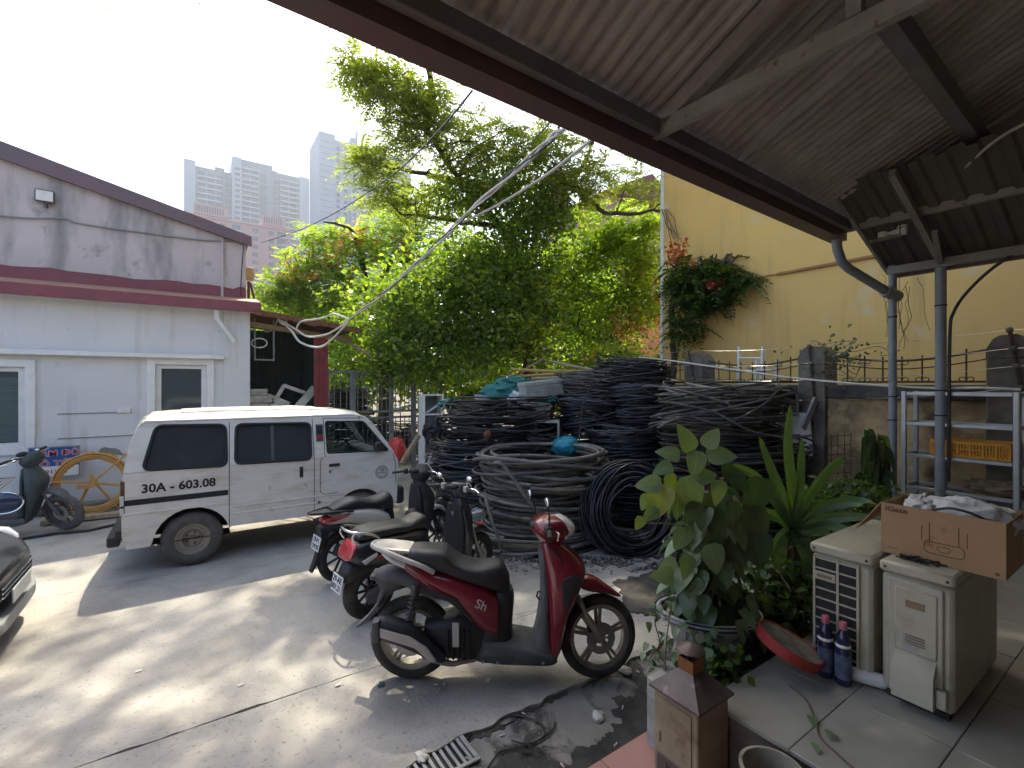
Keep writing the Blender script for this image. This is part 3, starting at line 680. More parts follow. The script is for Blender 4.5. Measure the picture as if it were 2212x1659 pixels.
mb = MB(M=Matrix.Translation(q)); mb.ellip((0, .075, .0), .03, .035, .03, 10, 6); mb.ellip((0, -.045, .025), .028, .04, .022, 10, 6); mb.build('tape_wrap', M['black'], lf, world=True)
mb = MB(); mb.tube([at(1797, 66, 2.84), at(1796, 30, 2.84), at(1793, -20, 2.84)], .006, 6); mb.build('wire', M['black_cable'], lf, world=True)
mb = MB(); mb.tube(smooth_path([at(2240, 255, 3.2), at(2180, 285, 3.4), at(2130, 320, 3.6), at(2060, 385, 4.0), at(1985, 455, 4.5), at(1962, 480, 4.62)], 6), .011, 6)
tag(mb.build('canopy_wire', M['white_cable']), 'slack pale wire running under the canopy to the junction boxes', 'wire')
mb = MB(); mb.tube(smooth_path([at(2240, 520, 4.2), at(2150, 575, 4.4), at(2090, 630, 4.6), at(2060, 675, 4.66), at(2052, 720, 4.66), at(2050, 900, 4.66), at(2049, 1040, 4.66)], 6), .014, 6)
tag(mb.build('post_cable', M['black_cable']), 'black cable curving down to the thicker grey post', 'cable')

# ------------------------------------------------------------------ distant buildings
M['tower_wall'] = mat('tower_wall', (.28, .31, .34), (.25, .28, .31), rough=.8, scale=.05)
M['tower_dark'] = mat('tower_dark', (.14, .16, .185), (.12, .14, .165), rough=.8, scale=.05)
M['tower_glass'] = mat('tower_glass', (.045, .055, .065), (.08, .09, .1), rough=.15, scale=.3)
M['pink_wall'] = mat('pink_wall', (.36, .21, .20), (.33, .195, .185), rough=.85, scale=.1)
def window_set(parent, x0s, y, w, h, z0, z1, step, rows_off=0, mt='tower_glass', d=.5, skip=None, store={}):
    key = mt
    if key not in store:
        mb = MB(); mb.box(-.5, .5, -.5, .5, -.5, .5); store[key] = mb.build('window', M[mt], parent); first = True
    else: first = False
    PI_ = parent.matrix_basis.inverted(); z = z0
    while z < z1:
        for x in x0s:
            if skip and rnd.random() < skip: continue
            X = PI_ @ Matrix.Translation((x, y, z)) @ Matrix.Diagonal((w, d, h, 1))
            if first: store[key].matrix_basis = X; first = False
            else: inst(store[key], X, parent)
        z += step
def slabs(parent, x0, x1, y, z0, z1, step, mt, store={}):
    PI_ = parent.matrix_basis.inverted(); z = z0
    mb = MB(); mb.box(-.5, .5, -.5, .5, -.5, .5); s = mb.build('balcony', M[mt], parent); first = True
    while z < z1:
        X = PI_ @ Matrix.Translation(((x0 + x1) / 2, y, z)) @ Matrix.Diagonal((x1 - x0, 1.6, .9, 1))
        if first: s.matrix_basis = X; first = False
        else: inst(s, X, parent)
        z += step
B1 = 328.6
t1 = thing('apartment_tower', 'wide hazy grey apartment tower behind the pink block', 'tower', (30, B1, 0))
for x0, x1, h, mt, dy in ((-3.2, 2.5, 131, 'tower_wall', 0), (2.5, 20.6, 129, 'tower_dark', 2.0), (20.6, 25.5, 138.4, 'tower_wall', -1.0), (25.5, 42.5, 138.6, 'tower_dark', 1.0), (42.5, 58, 135.5, 'tower_dark', 1.6), (58, 64, 135.8, 'tower_wall', 0)):
    mb = MB(); mb.box(x0, x1, B1 + dy, B1 + 24, 0, h); mb.build('wall', M[mt], t1, world=True)
for bb in ((12, 17, B1 + 5, B1 + 14, 128.9, 132), (43, 46, B1 + 6, B1 + 12, 135.4, 138)): mb = MB(); mb.box(*bb); mb.build('roof_plant', M['tower_dark'], t1, world=True)
window_set(t1, (5.5, 10.0, 14.5, 18.6), B1 + 2, 3.4, 2.2, 62, 126, 3.3); window_set(t1, (23.2,), B1 - 1, 2.6, 1.5, 62, 134, 3.3)
window_set(t1, (28.0, 32.5, 37.5), B1 + 1, 3.6, 2.2, 62, 134, 3.3); window_set(t1, (45, 49.5, 54.5), B1 + 1.6, 3.6, 2.2, 60, 132, 3.3)
slabs(t1, 3, 15.5, B1 + 1.3, 60.4, 126, 3.3, 'tower_wall'); slabs(t1, 25.8, 35, B1 + .3, 60.4, 134, 3.3, 'tower_wall'); slabs(t1, 46.5, 57.8, B1 + .9, 58.4, 132, 3.3, 'tower_wall')
B2 = 276.6
t2 = thing('apartment_tower', 'taller pale apartment tower half hidden by the tree crown', 'tower', (80, B2, 0))
for x0, x1, h, mt, dy in ((59, 67.5, 142.5, 'tower_wall', 0), (67.5, 76, 140.5, 'tower_wall', 1.2), (76, 80, 143.5, 'tower_wall', -.6), (80, 113, 140.5, 'tower_wall', .8)):
    mb = MB(); mb.box(x0, x1, B2 + dy, B2 + 26, 0, h); mb.build('wall', M[mt], t2, world=True)
mb = MB(); mb.box(79.2, 80, B2 - .7, B2 + 3, 143.4, 148); mb.box(86, 86.6, B2 + 1, B2 + 2, 140, 144.5); mb.build('mast', M['tower_wall'], t2, world=True)
store_w = window_set.__defaults__
window_set(t2, (69.5, 73.4), B2 + 1.2, 1.8, 1.7, 40, 137, 3.3, store={}); window_set(t2, (78,), B2 - .6, 1.7, 1.9, 40, 138, 3.3, store={})
window_set(t2, (82.8, 87.0, 91.2, 95.4, 99.6, 103.8), B2 + .8, 3.3, 2.2, 52, 137, 3.3, store={})
slabs(t2, 80.2, 112, B2 + .4, 50.4, 139, 3.3, 'tower_wall')
for k in range(28):
    mb = MB() if k == 0 else mb; mb.box(59.2, 67, B2 - .06, B2 + .05, 48 + 3.3 * k, 48.25 + 3.3 * k)
mb.build('floor_line', M['tower_dark'], t2, world=True)
B3 = 224.8
t3 = thing('pink_block', 'dusty pink mid-rise apartment block in front of the grey tower', 'building', (17, B3, 0))
mb = MB(); mb.box(-1.9, 36, B3, B3 + 18, 0, 69); mb.build('wall', M['pink_wall'], t3, world=True)
mb = MB(); mb.box(-1.9, 36.02, B3 - .6, B3 + 10, 68.4, 69.2); mb.build('cornice', M['pink_wall'], t3, world=True)
for x0, x1 in ((1, 12.5), (25, 34)):
    mb = MB(); mb.box(x0, x1, B3 - .8, B3 + 8, 69.3, 73.4); mb.build('parapet', M['pink_wall'], t3, world=True)
    n = int((x1 - x0 - 1) / .9)
    for i in range(n):
        mb = MB(); xx = x0 + .7 + i * .9; mb.box(xx, xx + .38, B3 - .86, B3 - .6, 70.2, 72.7); mb.build('slot', M['tower_glass'], t3, world=True)
window_set(t3, (1.5, 10.5, 22.5, 28.5), B3, 1.9, 1.5, 30, 67, 3.3, store={}); window_set(t3, (5.5, 15.5, 32.5), B3, 3.0, 2.2, 30, 67, 3.3, store={})
for x0 in (14, 31):
    mb = MB()
    for k in range(12): mb.box(x0, x0 + 4, B3 - 1.0, B3 + .1, 28.4 + 3.3 * k, 29.1 + 3.3 * k)
    mb.build('balcony', M['tower_wall'], t3, world=True)
mb = MB(); p = at(1385, 400, 34); mb.box(p.x - 3.2, p.x + 4.5, p.y, p.y + 7, 0, p.z - 1.3)
bh = thing('brick_house', 'brown gabled building glimpsed behind the tree beside the yellow wall', 'house', (p.x, p.y, 0))
mb.build('wall', M['pinkbrown'] if 'pinkbrown' in M else M['pink_wall'], bh, world=True)
mb = MB(); mb.prism([(p.x - 4, p.y - .5, p.z - 1.4), (p.x + .6, p.y - .5, p.z + .8), (p.x + 5.2, p.y - .5, p.z - 1.4)], (0, 8, 0)); mb.build('roof', M['rust'], bh, world=True)
mb = MB(); p = at(1400, 700, 15); mb.box(p.x - 1.5, p.x + 4, p.y, p.y + .2, 0, 4.2); tag(mb.build('garden_wall', M['pink_wall']), 'dull pink wall showing through leaves near the yellow building', 'wall')
# ------------------------------------------------------------------ trees
NR = np.random.RandomState(5)
def unit(a): return a / np.maximum(np.linalg.norm(a, axis=1, keepdims=True), 1e-9)
def leaf_obj(name, mt, parent, P, D, N, L, Wd, fold=.12):
    D = unit(D); S_ = unit(np.cross(D, N)); N2 = np.cross(S_, D); n = len(P)
    L = np.asarray(L).reshape(-1, 1) * np.ones((n, 1)); Wd = np.asarray(Wd).reshape(-1, 1) * np.ones((n, 1))
    V = np.empty((n, 4, 3)); V[:, 0] = P; V[:, 2] = P + D * L - N2 * L * .10
    V[:, 1] = P + D * L * .42 + S_ * Wd * .5 + N2 * Wd * fold; V[:, 3] = P + D * L * .42 - S_ * Wd * .5 + N2 * Wd * fold
    me = bpy.data.meshes.new(name); me.vertices.add(4 * n); me.vertices.foreach_set('co', V.reshape(-1))
    me.loops.add(4 * n); me.loops.foreach_set('vertex_index', np.arange(4 * n, dtype=np.int32))
    me.polygons.add(n); me.polygons.foreach_set('loop_start', np.arange(0, 4 * n, 4, dtype=np.int32)); me.update(calc_edges=True)
    return link(me, name, mt, parent, True)
RM = np.array([[cu, su, 0], [-su, cu, 0], [0, 0, 1]])      # camera aligned -> world (row vectors)
def cam_pts(C): return C @ np.array([[cu, -su, 0], [su, cu, 0], [0, 0, 1]])
def blob(x, y, rx, ry, Z, dz, n, shell=.5):
    q = unit(NR.normal(size=(n, 3))) * (NR.uniform(0, 1, (n, 1)) ** shell)
    c = np.array([(x - CX) / FPX * Z, Z, EYE - (y - CY) / FPX * Z])
    return cam_pts(c + q * np.array([rx * Z / FPX, dz, ry * Z / FPX]))
def clumpy(b, per=11, rad=.30):
    x, y, rx, ry, Z, dz, n = b; C = blob(x, y, rx * 1.08, ry * 1.12, Z, dz * 1.1, max(3, n // per), .42)
    K = np.repeat(C, per, 0); q = NR.normal(size=K.shape) * rad * NR.uniform(.5, 1.15, (len(C), 1)).repeat(per, 0); q[:, 2] *= .55; return K + q
def leaves_around(C, k, spread, L, Wd, up=.7):
    P = np.repeat(C, k, 0) + NR.normal(size=(len(C) * k, 3)) * spread
    D = NR.normal(size=P.shape); D[:, 2] = D[:, 2] * .6 - .35
    N = NR.normal(size=P.shape) * (1 - up * .5); N[:, 2] += up
    s = NR.uniform(.7, 1.25, len(P)); return P, D, N, L * s, Wd * s
def fronds(C, Lr=.42, K=11, lp=.13, wp=.030, droop=.5):
    n = len(C); d = NR.normal(size=(n, 3)); d[:, 2] = d[:, 2] * .35 - .05; d = unit(d); side = unit(np.cross(d, [0, 0, 1.0])); upv = np.cross(side, d)
    P = []; D = []; N = []; Ls = []; Lr = Lr * NR.uniform(.7, 1.3, n)
    for i in range(K):
        t = (i + 1) / K; base = C + d * (Lr * t)[:, None] - np.array([0, 0, 1.0]) * (droop * Lr * t * t)[:, None] * .6
        l = lp * (math.sin(math.pi * (.15 + .75 * t)) * .8 + .2)
        for s in (1, -1):
            P.append(base); D.append(side * s * .9 + d * .45 - np.array([0, 0, .18]) + NR.normal(size=(n, 3)) * .12); N.append(upv + NR.normal(size=(n, 3)) * .3); Ls.append(np.full(n, l))
    return np.concatenate(P), np.concatenate(D), np.concatenate(N), np.concatenate(Ls), np.full(2 * K * n, wp)
def cat(sets): return [np.concatenate([s[i] for s in sets]) for i in range(5)]
def limb(pts, r0, r1, k=5, jit=.03):
    P = smooth_path(pts, k); n = len(P); P = [p + Vector((rnd.uniform(-jit, jit), rnd.uniform(-jit, jit), rnd.uniform(-jit, jit))) for p in P]
    return P, [r0 + (r1 - r0) * i / (n - 1) for i in range(n)]
def twigs(mb, limbs, C, m, r=.012, maxd=2.2):
    pts = [(p, rr) for P, Rr in limbs for p, rr in zip(P, Rr)]
    A = np.array([p for p, _ in pts])
    for c in C[NR.permutation(len(C))[:m]]:
        dd = np.linalg.norm(A - c, axis=1) + (A[:, 2] > c[2] + .3) * .6; i = int(dd.argmin())
        if dd[i] > maxd: continue
        p = Vector(A[i]); e = Vector(c); mid = p.lerp(e, .5) + Vector((rnd.uniform(-.15, .15), rnd.uniform(-.15, .15), rnd.uniform(.0, .22)))
        q = smooth_path([p, mid, e], 4); rr = min(pts[i][1] * .6, .035); mb.tube(q, [rr + (.005 - rr) * j / (len(q) - 1) for j in range(len(q))], 5)
M['leaf_dark'] = leafmat('leaf_dark', [(.06, .11, .035), (.095, .16, .045), (.15, .22, .055), (.24, .31, .075)], .6, .32)
M['leaf_bright'] = leafmat('leaf_bright', [(.09, .15, .035), (.13, .21, .04), (.19, .27, .05), (.25, .31, .06)], .62, .4)
M['leaf_feather'] = leafmat('leaf_feather', [(.10, .14, .065), (.14, .185, .075), (.19, .235, .09), (.26, .28, .10)], .62)
M['leaf_flame'] = leafmat('leaf_flame', [(.03, .065, .02), (.045, .09, .025), (.06, .11, .03), (.10, .16, .03)], .35)
M['flower'] = leafmat('flower', [(.34, .05, .035), (.42, .08, .045), (.48, .14, .07)], .35)
M['flower_pale'] = leafmat('flower_pale', [(.55, .26, .08), (.6, .2, .09), (.6, .36, .10)], .4)

def tree(name, label, base, limbs_px, fea=(), broad=(), bright='leaf_dark', lw=(.13, .07), flowers=(), fl_mat='flower', trunk=(.22, .14), tw=60, fr=dict(), fmat='leaf_feather', extra=None, spread=.16, group=None):
    t = thing(name, label, 'tree', (base.x, base.y, 0), group=group)
    limbs = []
    mb = MB(); P, Rr = limb([Vector((base.x, base.y, -.1))] + [Vector(p) for p in limbs_px[0]], trunk[0], trunk[1]); mb.tube(P, Rr, 10); limbs.append((P, Rr))
    mb.build('trunk', M['bark'], t, world=True)
    mb = MB()
    for L_ in limbs_px[1:]:
        P, Rr = limb(L_, trunk[1] * .8, .02); mb.tube(P, Rr, 8); limbs.append((P, Rr))
    CF = [blob(*b) for b in fea]; CB = [clumpy(b) for b in broad]
    if extra is not None: CF.append(extra)
    allC = np.concatenate(CF + CB)
    twigs(mb, limbs, allC, tw); mb.build('branches', M['bark'], t, world=True, fix=False)
    if CF: leaf_obj('crown', M[fmat], t, *fronds(np.concatenate(CF), **fr), fold=.02)
    if CB:
        C = np.concatenate(CB); leaf_obj('crown', M[bright], t, *leaves_around(C, 9, spread, *lw))
    if len(flowers):
        C = np.concatenate([blob(*f) for f in flowers]); P, D, N, L_, Wd = leaves_around(C, 7, .05, .07, .06); stuff(leaf_obj('flowers', M[fl_mat], t, P, D, N, L_, Wd))
    return t
# upper crown of the tall tree, unseen above the picture, its density shaped to throw the dappled shade on the yard
sx, sy, szz = sdir_cam; ex = []
for k in range(7000):
    X = rnd.uniform(-7.5, 6.0); Zg = rnd.uniform(.8, 7.2)
    hmin = max(8.6, (.86 * Zg + 2.6) / .50); h = hmin + rnd.uniform(0, 2.2)
    dens = 1.0
    if X < .4 and Zg > 2.6:
        w = math.sin(X * 1.7 + Zg * 2.3) + math.sin(X * .8 - Zg * 1.9 + 1.2) + .6 * math.sin(X * 3.1 + 1.0)
        dens = .04 if w > -.25 else .34
        if Zg > 5.0: dens *= .35
        if Zg < 3.7 and X < -.8: dens = max(dens, .30)
    if X > -.1: dens = 1
    if rnd.random() > dens: continue
    ex.append((X + sx / szz * h, Zg + sy / szz * h, h))
for k in range(1300):  # extra unseen fronds added to keep sun off the platform
    X = rnd.uniform(-.2, 6.0); Zg = rnd.uniform(.3, 3.6); h = max(8.6, (.86 * Zg + 2.6) / .50) + rnd.uniform(0, 2.2); ex.append((X + sx / szz * h, Zg + sy / szz * h, h))
ex = cam_pts(np.array(ex) + NR.normal(size=(len(ex), 3)) * .12)
b0 = at(1120, 1000, 13.0)
tree('tall_flame_tree', 'tall spreading tree with feathery leaves and forked dark limbs overhanging the yard', b0,
     [[at(1150, 760, 12.8), at(1150, 640, 12.6), at(1120, 540, 12.4), at(1076, 489, 12.0)],
      [at(1110, 525, 12.3), at(1040, 440, 11.6), at(977, 367, 10.8), at(921, 283, 10.2), at(865, 227, 9.7), at(790, 165, 9.2)],
      [at(1140, 560, 12.4), at(1184, 457, 12.0), at(1249, 377, 11.6), at(1278, 311, 11.2), at(1290, 200, 10.5)],
      [at(1230, 395, 11.8), at(1262, 420, 11.4), at(1306, 457, 11.0), at(1370, 462, 10.4), at(1430, 452, 9.8)],
      [at(1000, 400, 11.2), at(900, 372, 10.8), at(840, 360, 10.4)],
      [at(1076, 489, 12), at(1000, 480, 11.6), at(930, 470, 11.0), at(860, 460, 10.6)],
      [at(921, 283, 10.2), at(930, 180, 9.6), at(900, 60, 9.0), at(820, -120, 8.8)],
      [at(1278, 311, 11.2), at(1250, 150, 10.0), at(1180, -60, 9.0), at(1060, -260, 8.4)],
      [at(1290, 200, 10.5), at(1400, 60, 9.4), at(1500, -150, 8.4)]],
     fea=[(800, 165, 66, 48, 9.3, .6, 150), (870, 205, 100, 64, 9.5, .8, 210), (940, 260, 95, 75, 9.9, .8, 190), (860, 300, 60, 40, 10.0, .6, 70), (1000, 400, 90, 50, 10.8, .7, 130), (1220, 400, 90, 60, 11.0, .7, 150), (900, 440, 70, 50, 10.8, .6, 110), (800, 345, 66, 36, 10.2, .5, 110), (830, 410, 55, 40, 10.4, .5, 80),
          (1030, 310, 100, 60, 10.6, .9, 170), (1130, 330, 110, 70, 11, .9, 170), (1300, 370, 110, 40, 11, .7, 120), (1180, 300, 110, 50, 10.6, .8, 140), (1400, 400, 60, 40, 10, .5, 50)],
     broad=[(1090, 440, 95, 48, 11.7, .6, 330), (1010, 420, 60, 40, 11.2, .5, 120), (1150, 400, 70, 50, 11.5, .5, 130), (1200, 470, 70, 60, 11.4, .5, 200), (1130, 510, 90, 40, 11.6, .5, 200)], extra=ex, tw=260, trunk=(.17, .10), lw=(.12, .075), fr=dict(Lr=.48, K=10, lp=.14, wp=.034))
b1 = at(830, 1000, 15.0)
tree('flame_tree', 'light green flame tree with scattered orange blossom behind the shed', b1,
     [[at(830, 800, 15), at(815, 700, 14.8), at(800, 640, 14.5)], [at(810, 660, 14.6), at(740, 600, 14.2), at(680, 575, 13.8), at(610, 590, 13.4)], [at(800, 640, 14.5), at(780, 560, 14), at(760, 500, 13.6), at(700, 480, 13.2)],
      [at(800, 640, 14.5), at(850, 560, 14.5), at(900, 500, 14.5)]],
     fea=[(690, 575, 90, 50, 13.6, .8, 260), (620, 625, 62, 42, 13.2, .7, 170), (720, 640, 120, 50, 13.8, .9, 330), (770, 530, 95, 55, 14, .8, 260), (850, 500, 80, 60, 14.4, .9, 170), (900, 560, 90, 70, 14.4, .8, 180), (690, 505, 45, 22, 13.2, .4, 60), (585, 640, 40, 40, 13.0, .5, 90), (900, 450, 80, 50, 14.6, .8, 150), (980, 500, 80, 50, 14.8, .8, 110)],
     broad=[(660, 670, 80, 28, 13.4, .7, 130)], bright='leaf_bright', flowers=[(700, 560, 110, 60, 13.4, .6, 70), (780, 520, 70, 50, 13.7, .6, 40), (880, 540, 50, 50, 14, .5, 25), (640, 600, 60, 30, 13.0, .5, 30)], fl_mat='flower_pale', tw=110, fmat='leaf_bright', fr=dict(Lr=.46, K=9, lp=.15, wp=.040))
b2 = at(1135, 1000, 11.8)
tree('broadleaf_tree', 'dense dark broad-leaved tree behind the gate and cable heap', b2,
     [[at(1138, 800, 11.8), at(1136, 730, 11.7), at(1120, 660, 11.6)], [at(1125, 680, 11.6), at(1040, 640, 11.4), at(950, 630, 11.2), at(860, 660, 11.0)], [at(1138, 740, 11.7), at(1060, 730, 11.3), at(960, 740, 11.0), at(880, 770, 10.8)],
      [at(1120, 660, 11.6), at(1130, 590, 11.8), at(1100, 540, 12)], [at(1136, 720, 11.7), at(1170, 700, 11.6), at(1200, 680, 11.4)]],
     broad=[(940, 640, 170, 62, 11.3, .7, 430), (1090, 590, 140, 62, 11.9, .7, 320), (850, 700, 90, 56, 10.9, .6, 210), (1000, 715, 150, 50, 11.2, .6, 290), (1130, 655, 80, 52, 11.5, .5, 260), (870, 775, 62, 40, 10.7, .4, 150), (990, 780, 105, 26, 10.9, .5, 150), (1130, 735, 80, 26, 11.3, .5, 110), (1010, 560, 120, 45, 11.9, .6, 220)], lw=(.14, .085), tw=150, trunk=(.14, .10), spread=.17)
b3 = at(1165, 1000, 13.2)
tree('young_tree', 'slim tree with bright yellow-green foliage left of the yellow building', b3,
     [[at(1165, 760, 13.2), at(1180, 680, 13.2), at(1220, 620, 13.2)], [at(1220, 620, 13.2), at(1290, 560, 13.0), at(1350, 520, 12.8)], [at(1210, 650, 13.2), at(1290, 640, 12.8), at(1370, 620, 12.4)], [at(1200, 660, 13.2), at(1260, 720, 12.8), at(1330, 740, 12.3)]],
     fea=[(1340, 500, 95, 38, 12.6, .7, 230), (1250, 540, 90, 40, 12.8, .7, 170), (1390, 560, 50, 60, 12.0, .5, 190), (1340, 640, 80, 50, 12.4, .6, 110), (1400, 480, 40, 40, 12.0, .4, 90), (1310, 450, 70, 24, 12.6, .4, 60)],
     broad=[(1330, 560, 95, 60, 12.8, .7, 320), (1270, 620, 90, 55, 13.0, .7, 300), (1380, 650, 55, 70, 12.2, .5, 260), (1290, 720, 110, 40, 12.6, .6, 240)], bright='leaf_bright', fmat='leaf_bright', lw=(.12, .07), tw=110, flowers=[(1360, 700, 60, 40, 11.9, .4, 26), (1330, 770, 70, 14, 11.5, .3, 24), (1420, 640, 20, 60, 11.6, .3, 12)], trunk=(.12, .08), fr=dict(Lr=.42, K=9, lp=.14, wp=.036))
b4 = Vector((7.35, 5.75, 0))
tree('blossoming_branch_tree', 'dark feathery flame tree branch with red blossom against the yellow wall', b4,
     [[at(1455, 800, 9.0), at(1452, 700, 8.95), at(1450, 650, 8.95)], [at(1450, 650, 8.95), at(1490, 600, 8.75), at(1560, 575, 8.35), at(1630, 600, 7.95)], [at(1450, 660, 8.95), at(1500, 640, 8.75), at(1560, 620, 8.4)], [at(1450, 650, 8.95), at(1460, 580, 8.9), at(1480, 540, 8.8)], [at(1452, 690, 8.95), at(1480, 710, 8.8), at(1500, 720, 8.7)]],
     fea=[(1480, 600, 42, 62, 8.8, .25, 120), (1545, 590, 55, 44, 8.4, .25, 130), (1520, 650, 50, 26, 8.5, .2, 60), (1610, 600, 36, 20, 8.1, .15, 34), (1490, 710, 26, 18, 8.7, .15, 16), (1462, 700, 18, 60, 8.9, .2, 30)],
     flowers=[(1480, 540, 38, 24, 8.6, .15, 15), (1545, 610, 20, 26, 8.2, .1, 10), (1500, 570, 30, 20, 8.5, .1, 7)], fmat='leaf_flame', trunk=(.07, .05), tw=70, fr=dict(Lr=.44, K=13, lp=.13, wp=.036, droop=.8))
# mass of undergrowth and crowns farther back
fo = []
for b in ((1120, 730, 330, 90, 17, 1.5, 700), (760, 720, 220, 90, 17.5, 1.5, 620), (620, 720, 90, 70, 18, 1.5, 240), (1330, 700, 150, 110, 16.5, 1.2, 460), (980, 600, 240, 70, 17.5, 1.5, 420), (1180, 620, 160, 80, 16.5, 1.2, 260), (950, 800, 420, 36, 16, 1.4, 560), (700, 840, 150, 60, 16, 1.2, 260), (1150, 850, 300, 40, 15.5, 1.2, 380)): fo.append(blob(*b))
C = np.concatenate(fo); o = leaf_obj('undergrowth', M['leaf_bright'], None, *leaves_around(C, 10, .28, .21, .13)); stuff(o)
o['label'] = 'mass of sunlit undergrowth behind the trees'
C = np.concatenate([blob(*b) for b in ((1080, 800, 200, 30, 12.2, .7, 190), (1340, 780, 120, 26, 10.6, .4, 110), (760, 790, 60, 40, 13, .6, 90))])
o = leaf_obj('shrubbery', M['leaf_dark'], None, *leaves_around(C, 10, .15, .13, .075)); stuff(o)
# ------------------------------------------------------------------ vehicles: helpers
def ring_yz(x, zb, zt, w, n=18, p=2.6, y0=0):
    zc = (zb + zt) / 2; hz = (zt - zb) / 2; P = []
    for k in range(n):
        a = 2 * math.pi * k / n; c, s = math.cos(a), math.sin(a)
        P.append((x, y0 + w * math.copysign(abs(c) ** (2 / p), c), zc + hz * math.copysign(abs(s) ** (2 / p), s)))
    return P
def ring_xy(z, x0, x1, w, n=18, p=2.6, y0=0):
    xc = (x0 + x1) / 2; hx = (x1 - x0) / 2; P = []
    for k in range(n):
        a = 2 * math.pi * k / n; c, s = math.cos(a), math.sin(a)
        P.append((xc + hx * math.copysign(abs(c) ** (2 / p), c), y0 + w * math.copysign(abs(s) ** (2 / p), s), z))
    return P
def interp(st, k=4):          # Catmull-Rom through the stations
    o = []; n = len(st)
    for i in range(n - 1):
        a, b, c, d = st[max(i - 1, 0)], st[i], st[i + 1], st[min(i + 2, n - 1)]
        for j in range(k):
            t = j / k; o.append(tuple(.5 * (2 * b[q] + (c[q] - a[q]) * t + (2 * a[q] - 5 * b[q] + 4 * c[q] - d[q]) * t * t + (3 * b[q] - a[q] - 3 * c[q] + d[q]) * t ** 3) for q in range(len(b))))
    o.append(st[-1]); return o
def shell_x(mb, st, p=2.6, n=20, k=4, y0=0): return mb.loft([ring_yz(*s[:4], n=n, p=p, y0=y0) for s in interp(st, k)])
def shell_z(mb, st, p=2.6, n=20, k=4, y0=0): return mb.loft([ring_xy(*s[:4], n=n, p=p, y0=y0) for s in interp(st, k)])
def spring(p0, p1, r, wire, turns, n=10):
    p0 = Vector(p0); p1 = Vector(p1); d = (p1 - p0); L = d.length; d.normalize(); a = d.orthogonal().normalized(); b = d.cross(a); P = []
    for i in range(turns * n + 1):
        t = i / (turns * n); P.append(p0 + d * L * t + (a * math.cos(2 * math.pi * i / n) + b * math.sin(2 * math.pi * i / n)) * r)
    return P
def wheel(parent, name, c, r, tw, mats, MX=None, disc_y=None, spokes=5, rimw=.05, double=True):
    tyre, rimm, discm = mats
    def T(): 
        b = MB(); b.M = (MX if MX is not None else Matrix.Identity(4)) @ Matrix.Translation(c); return b
    rr = r - tw * .78
    b = T(); prof = []
    for i in range(15):
        a = R(-118 + 236 * i / 14); prof.append((r - tw * .5 + math.cos(a) * tw * .5 * (1.0), math.sin(a) * tw * .5))
    b.lathe(prof, axis='y', n=44, caps=False); o = b.build(name, tyre, parent)
    b = T(); b.lathe([(rr - .028, -rimw * .42), (rr - .004, -rimw * .55), (rr + .012, -rimw * .6), (rr + .012, rimw * .6), (rr - .004, rimw * .55), (rr - .028, rimw * .42)], axis='y', n=44, closed=True)
    b.lathe([(.03, -.05), (.045, -.03), (.045, .03), (.03, .05)], axis='y', n=18)
    for k in range(spokes):
        for off in ((-.13, .13) if double else (0,)):
            a = 2 * math.pi * k / spokes + .3
            p0 = Vector((math.cos(a + off * 1.6) * .04, 0, math.sin(a + off * 1.6) * .04)); p1 = Vector((math.cos(a + off * .7) * (rr - .012), 0, math.sin(a + off * .7) * (rr - .012)))
            b.bar(p0, p1, .022, .016, (0, 1, 0))
    b.build('rim', rimm, o)
    if disc_y is not None:
        b = T(); b.lathe([(.055, disc_y - .002), (.105, disc_y - .002), (.105, disc_y + .002), (.055, disc_y + .002)], axis='y', n=30, closed=True)
        for k in range(5): a = 2 * math.pi * k / 5; b.bar((math.cos(a) * .03, disc_y, math.sin(a) * .03), (math.cos(a) * .06, disc_y, math.sin(a) * .06), .014, .004, (0, 1, 0))
        b.build('brake_disc', discm, o)
    return o
M['paint_red'] = mat('paint_red', (.19, .010, .021), (.16, .009, .018), rough=.22, scale=3, coat=.8, spec=.5, c4=(.14, .03, .03), s4=40, lo4=.68, hi4=.8)
M['paint_black'] = mat('paint_black', (.014, .016, .022), (.020, .022, .028), rough=.32, scale=3, coat=.5)
M['paint_silver'] = mat('paint_silver', (.70, .68, .64), (.62, .60, .56), rough=.3, metal=.1, scale=3, coat=.6)
M['paint_blue'] = mat('paint_blue', (.018, .03, .085), (.014, .024, .07), rough=.25, scale=3, coat=.8)
M['paint_green'] = mat('paint_green', (.032, .048, .050), (.05, .066, .066), rough=.5, scale=4)
M['seat'] = mat('seat', (.022, .023, .025), (.035, .036, .038), rough=.48, scale=5, bump=.12, bscale=160, rvar=.08)
M['tail_red'] = mat('tail_red', (.45, .02, .03), (.35, .015, .02), rough=.15, scale=30, coat=1)
M['clear_lens'] = mat('clear_lens', (.62, .63, .62), (.48, .48, .47), rough=.12, scale=25, coat=1)
M['plate'] = mat('plate', (.70, .71, .70), (.62, .63, .62), rough=.5, scale=20)
M['ink'] = mat('ink', (.02, .02, .022), rough=.7)
M['red_decal'] = mat('red_decal', (.55, .05, .045), (.48, .04, .04), rough=.35, scale=10)
M['mirror_glass'] = mat('mirror_glass', (.7, .72, .74), rough=.05, metal=1)
M['rack_white'] = mat('rack_white', (.50, .47, .44), (.42, .40, .37), rough=.4, metal=.2, scale=12)

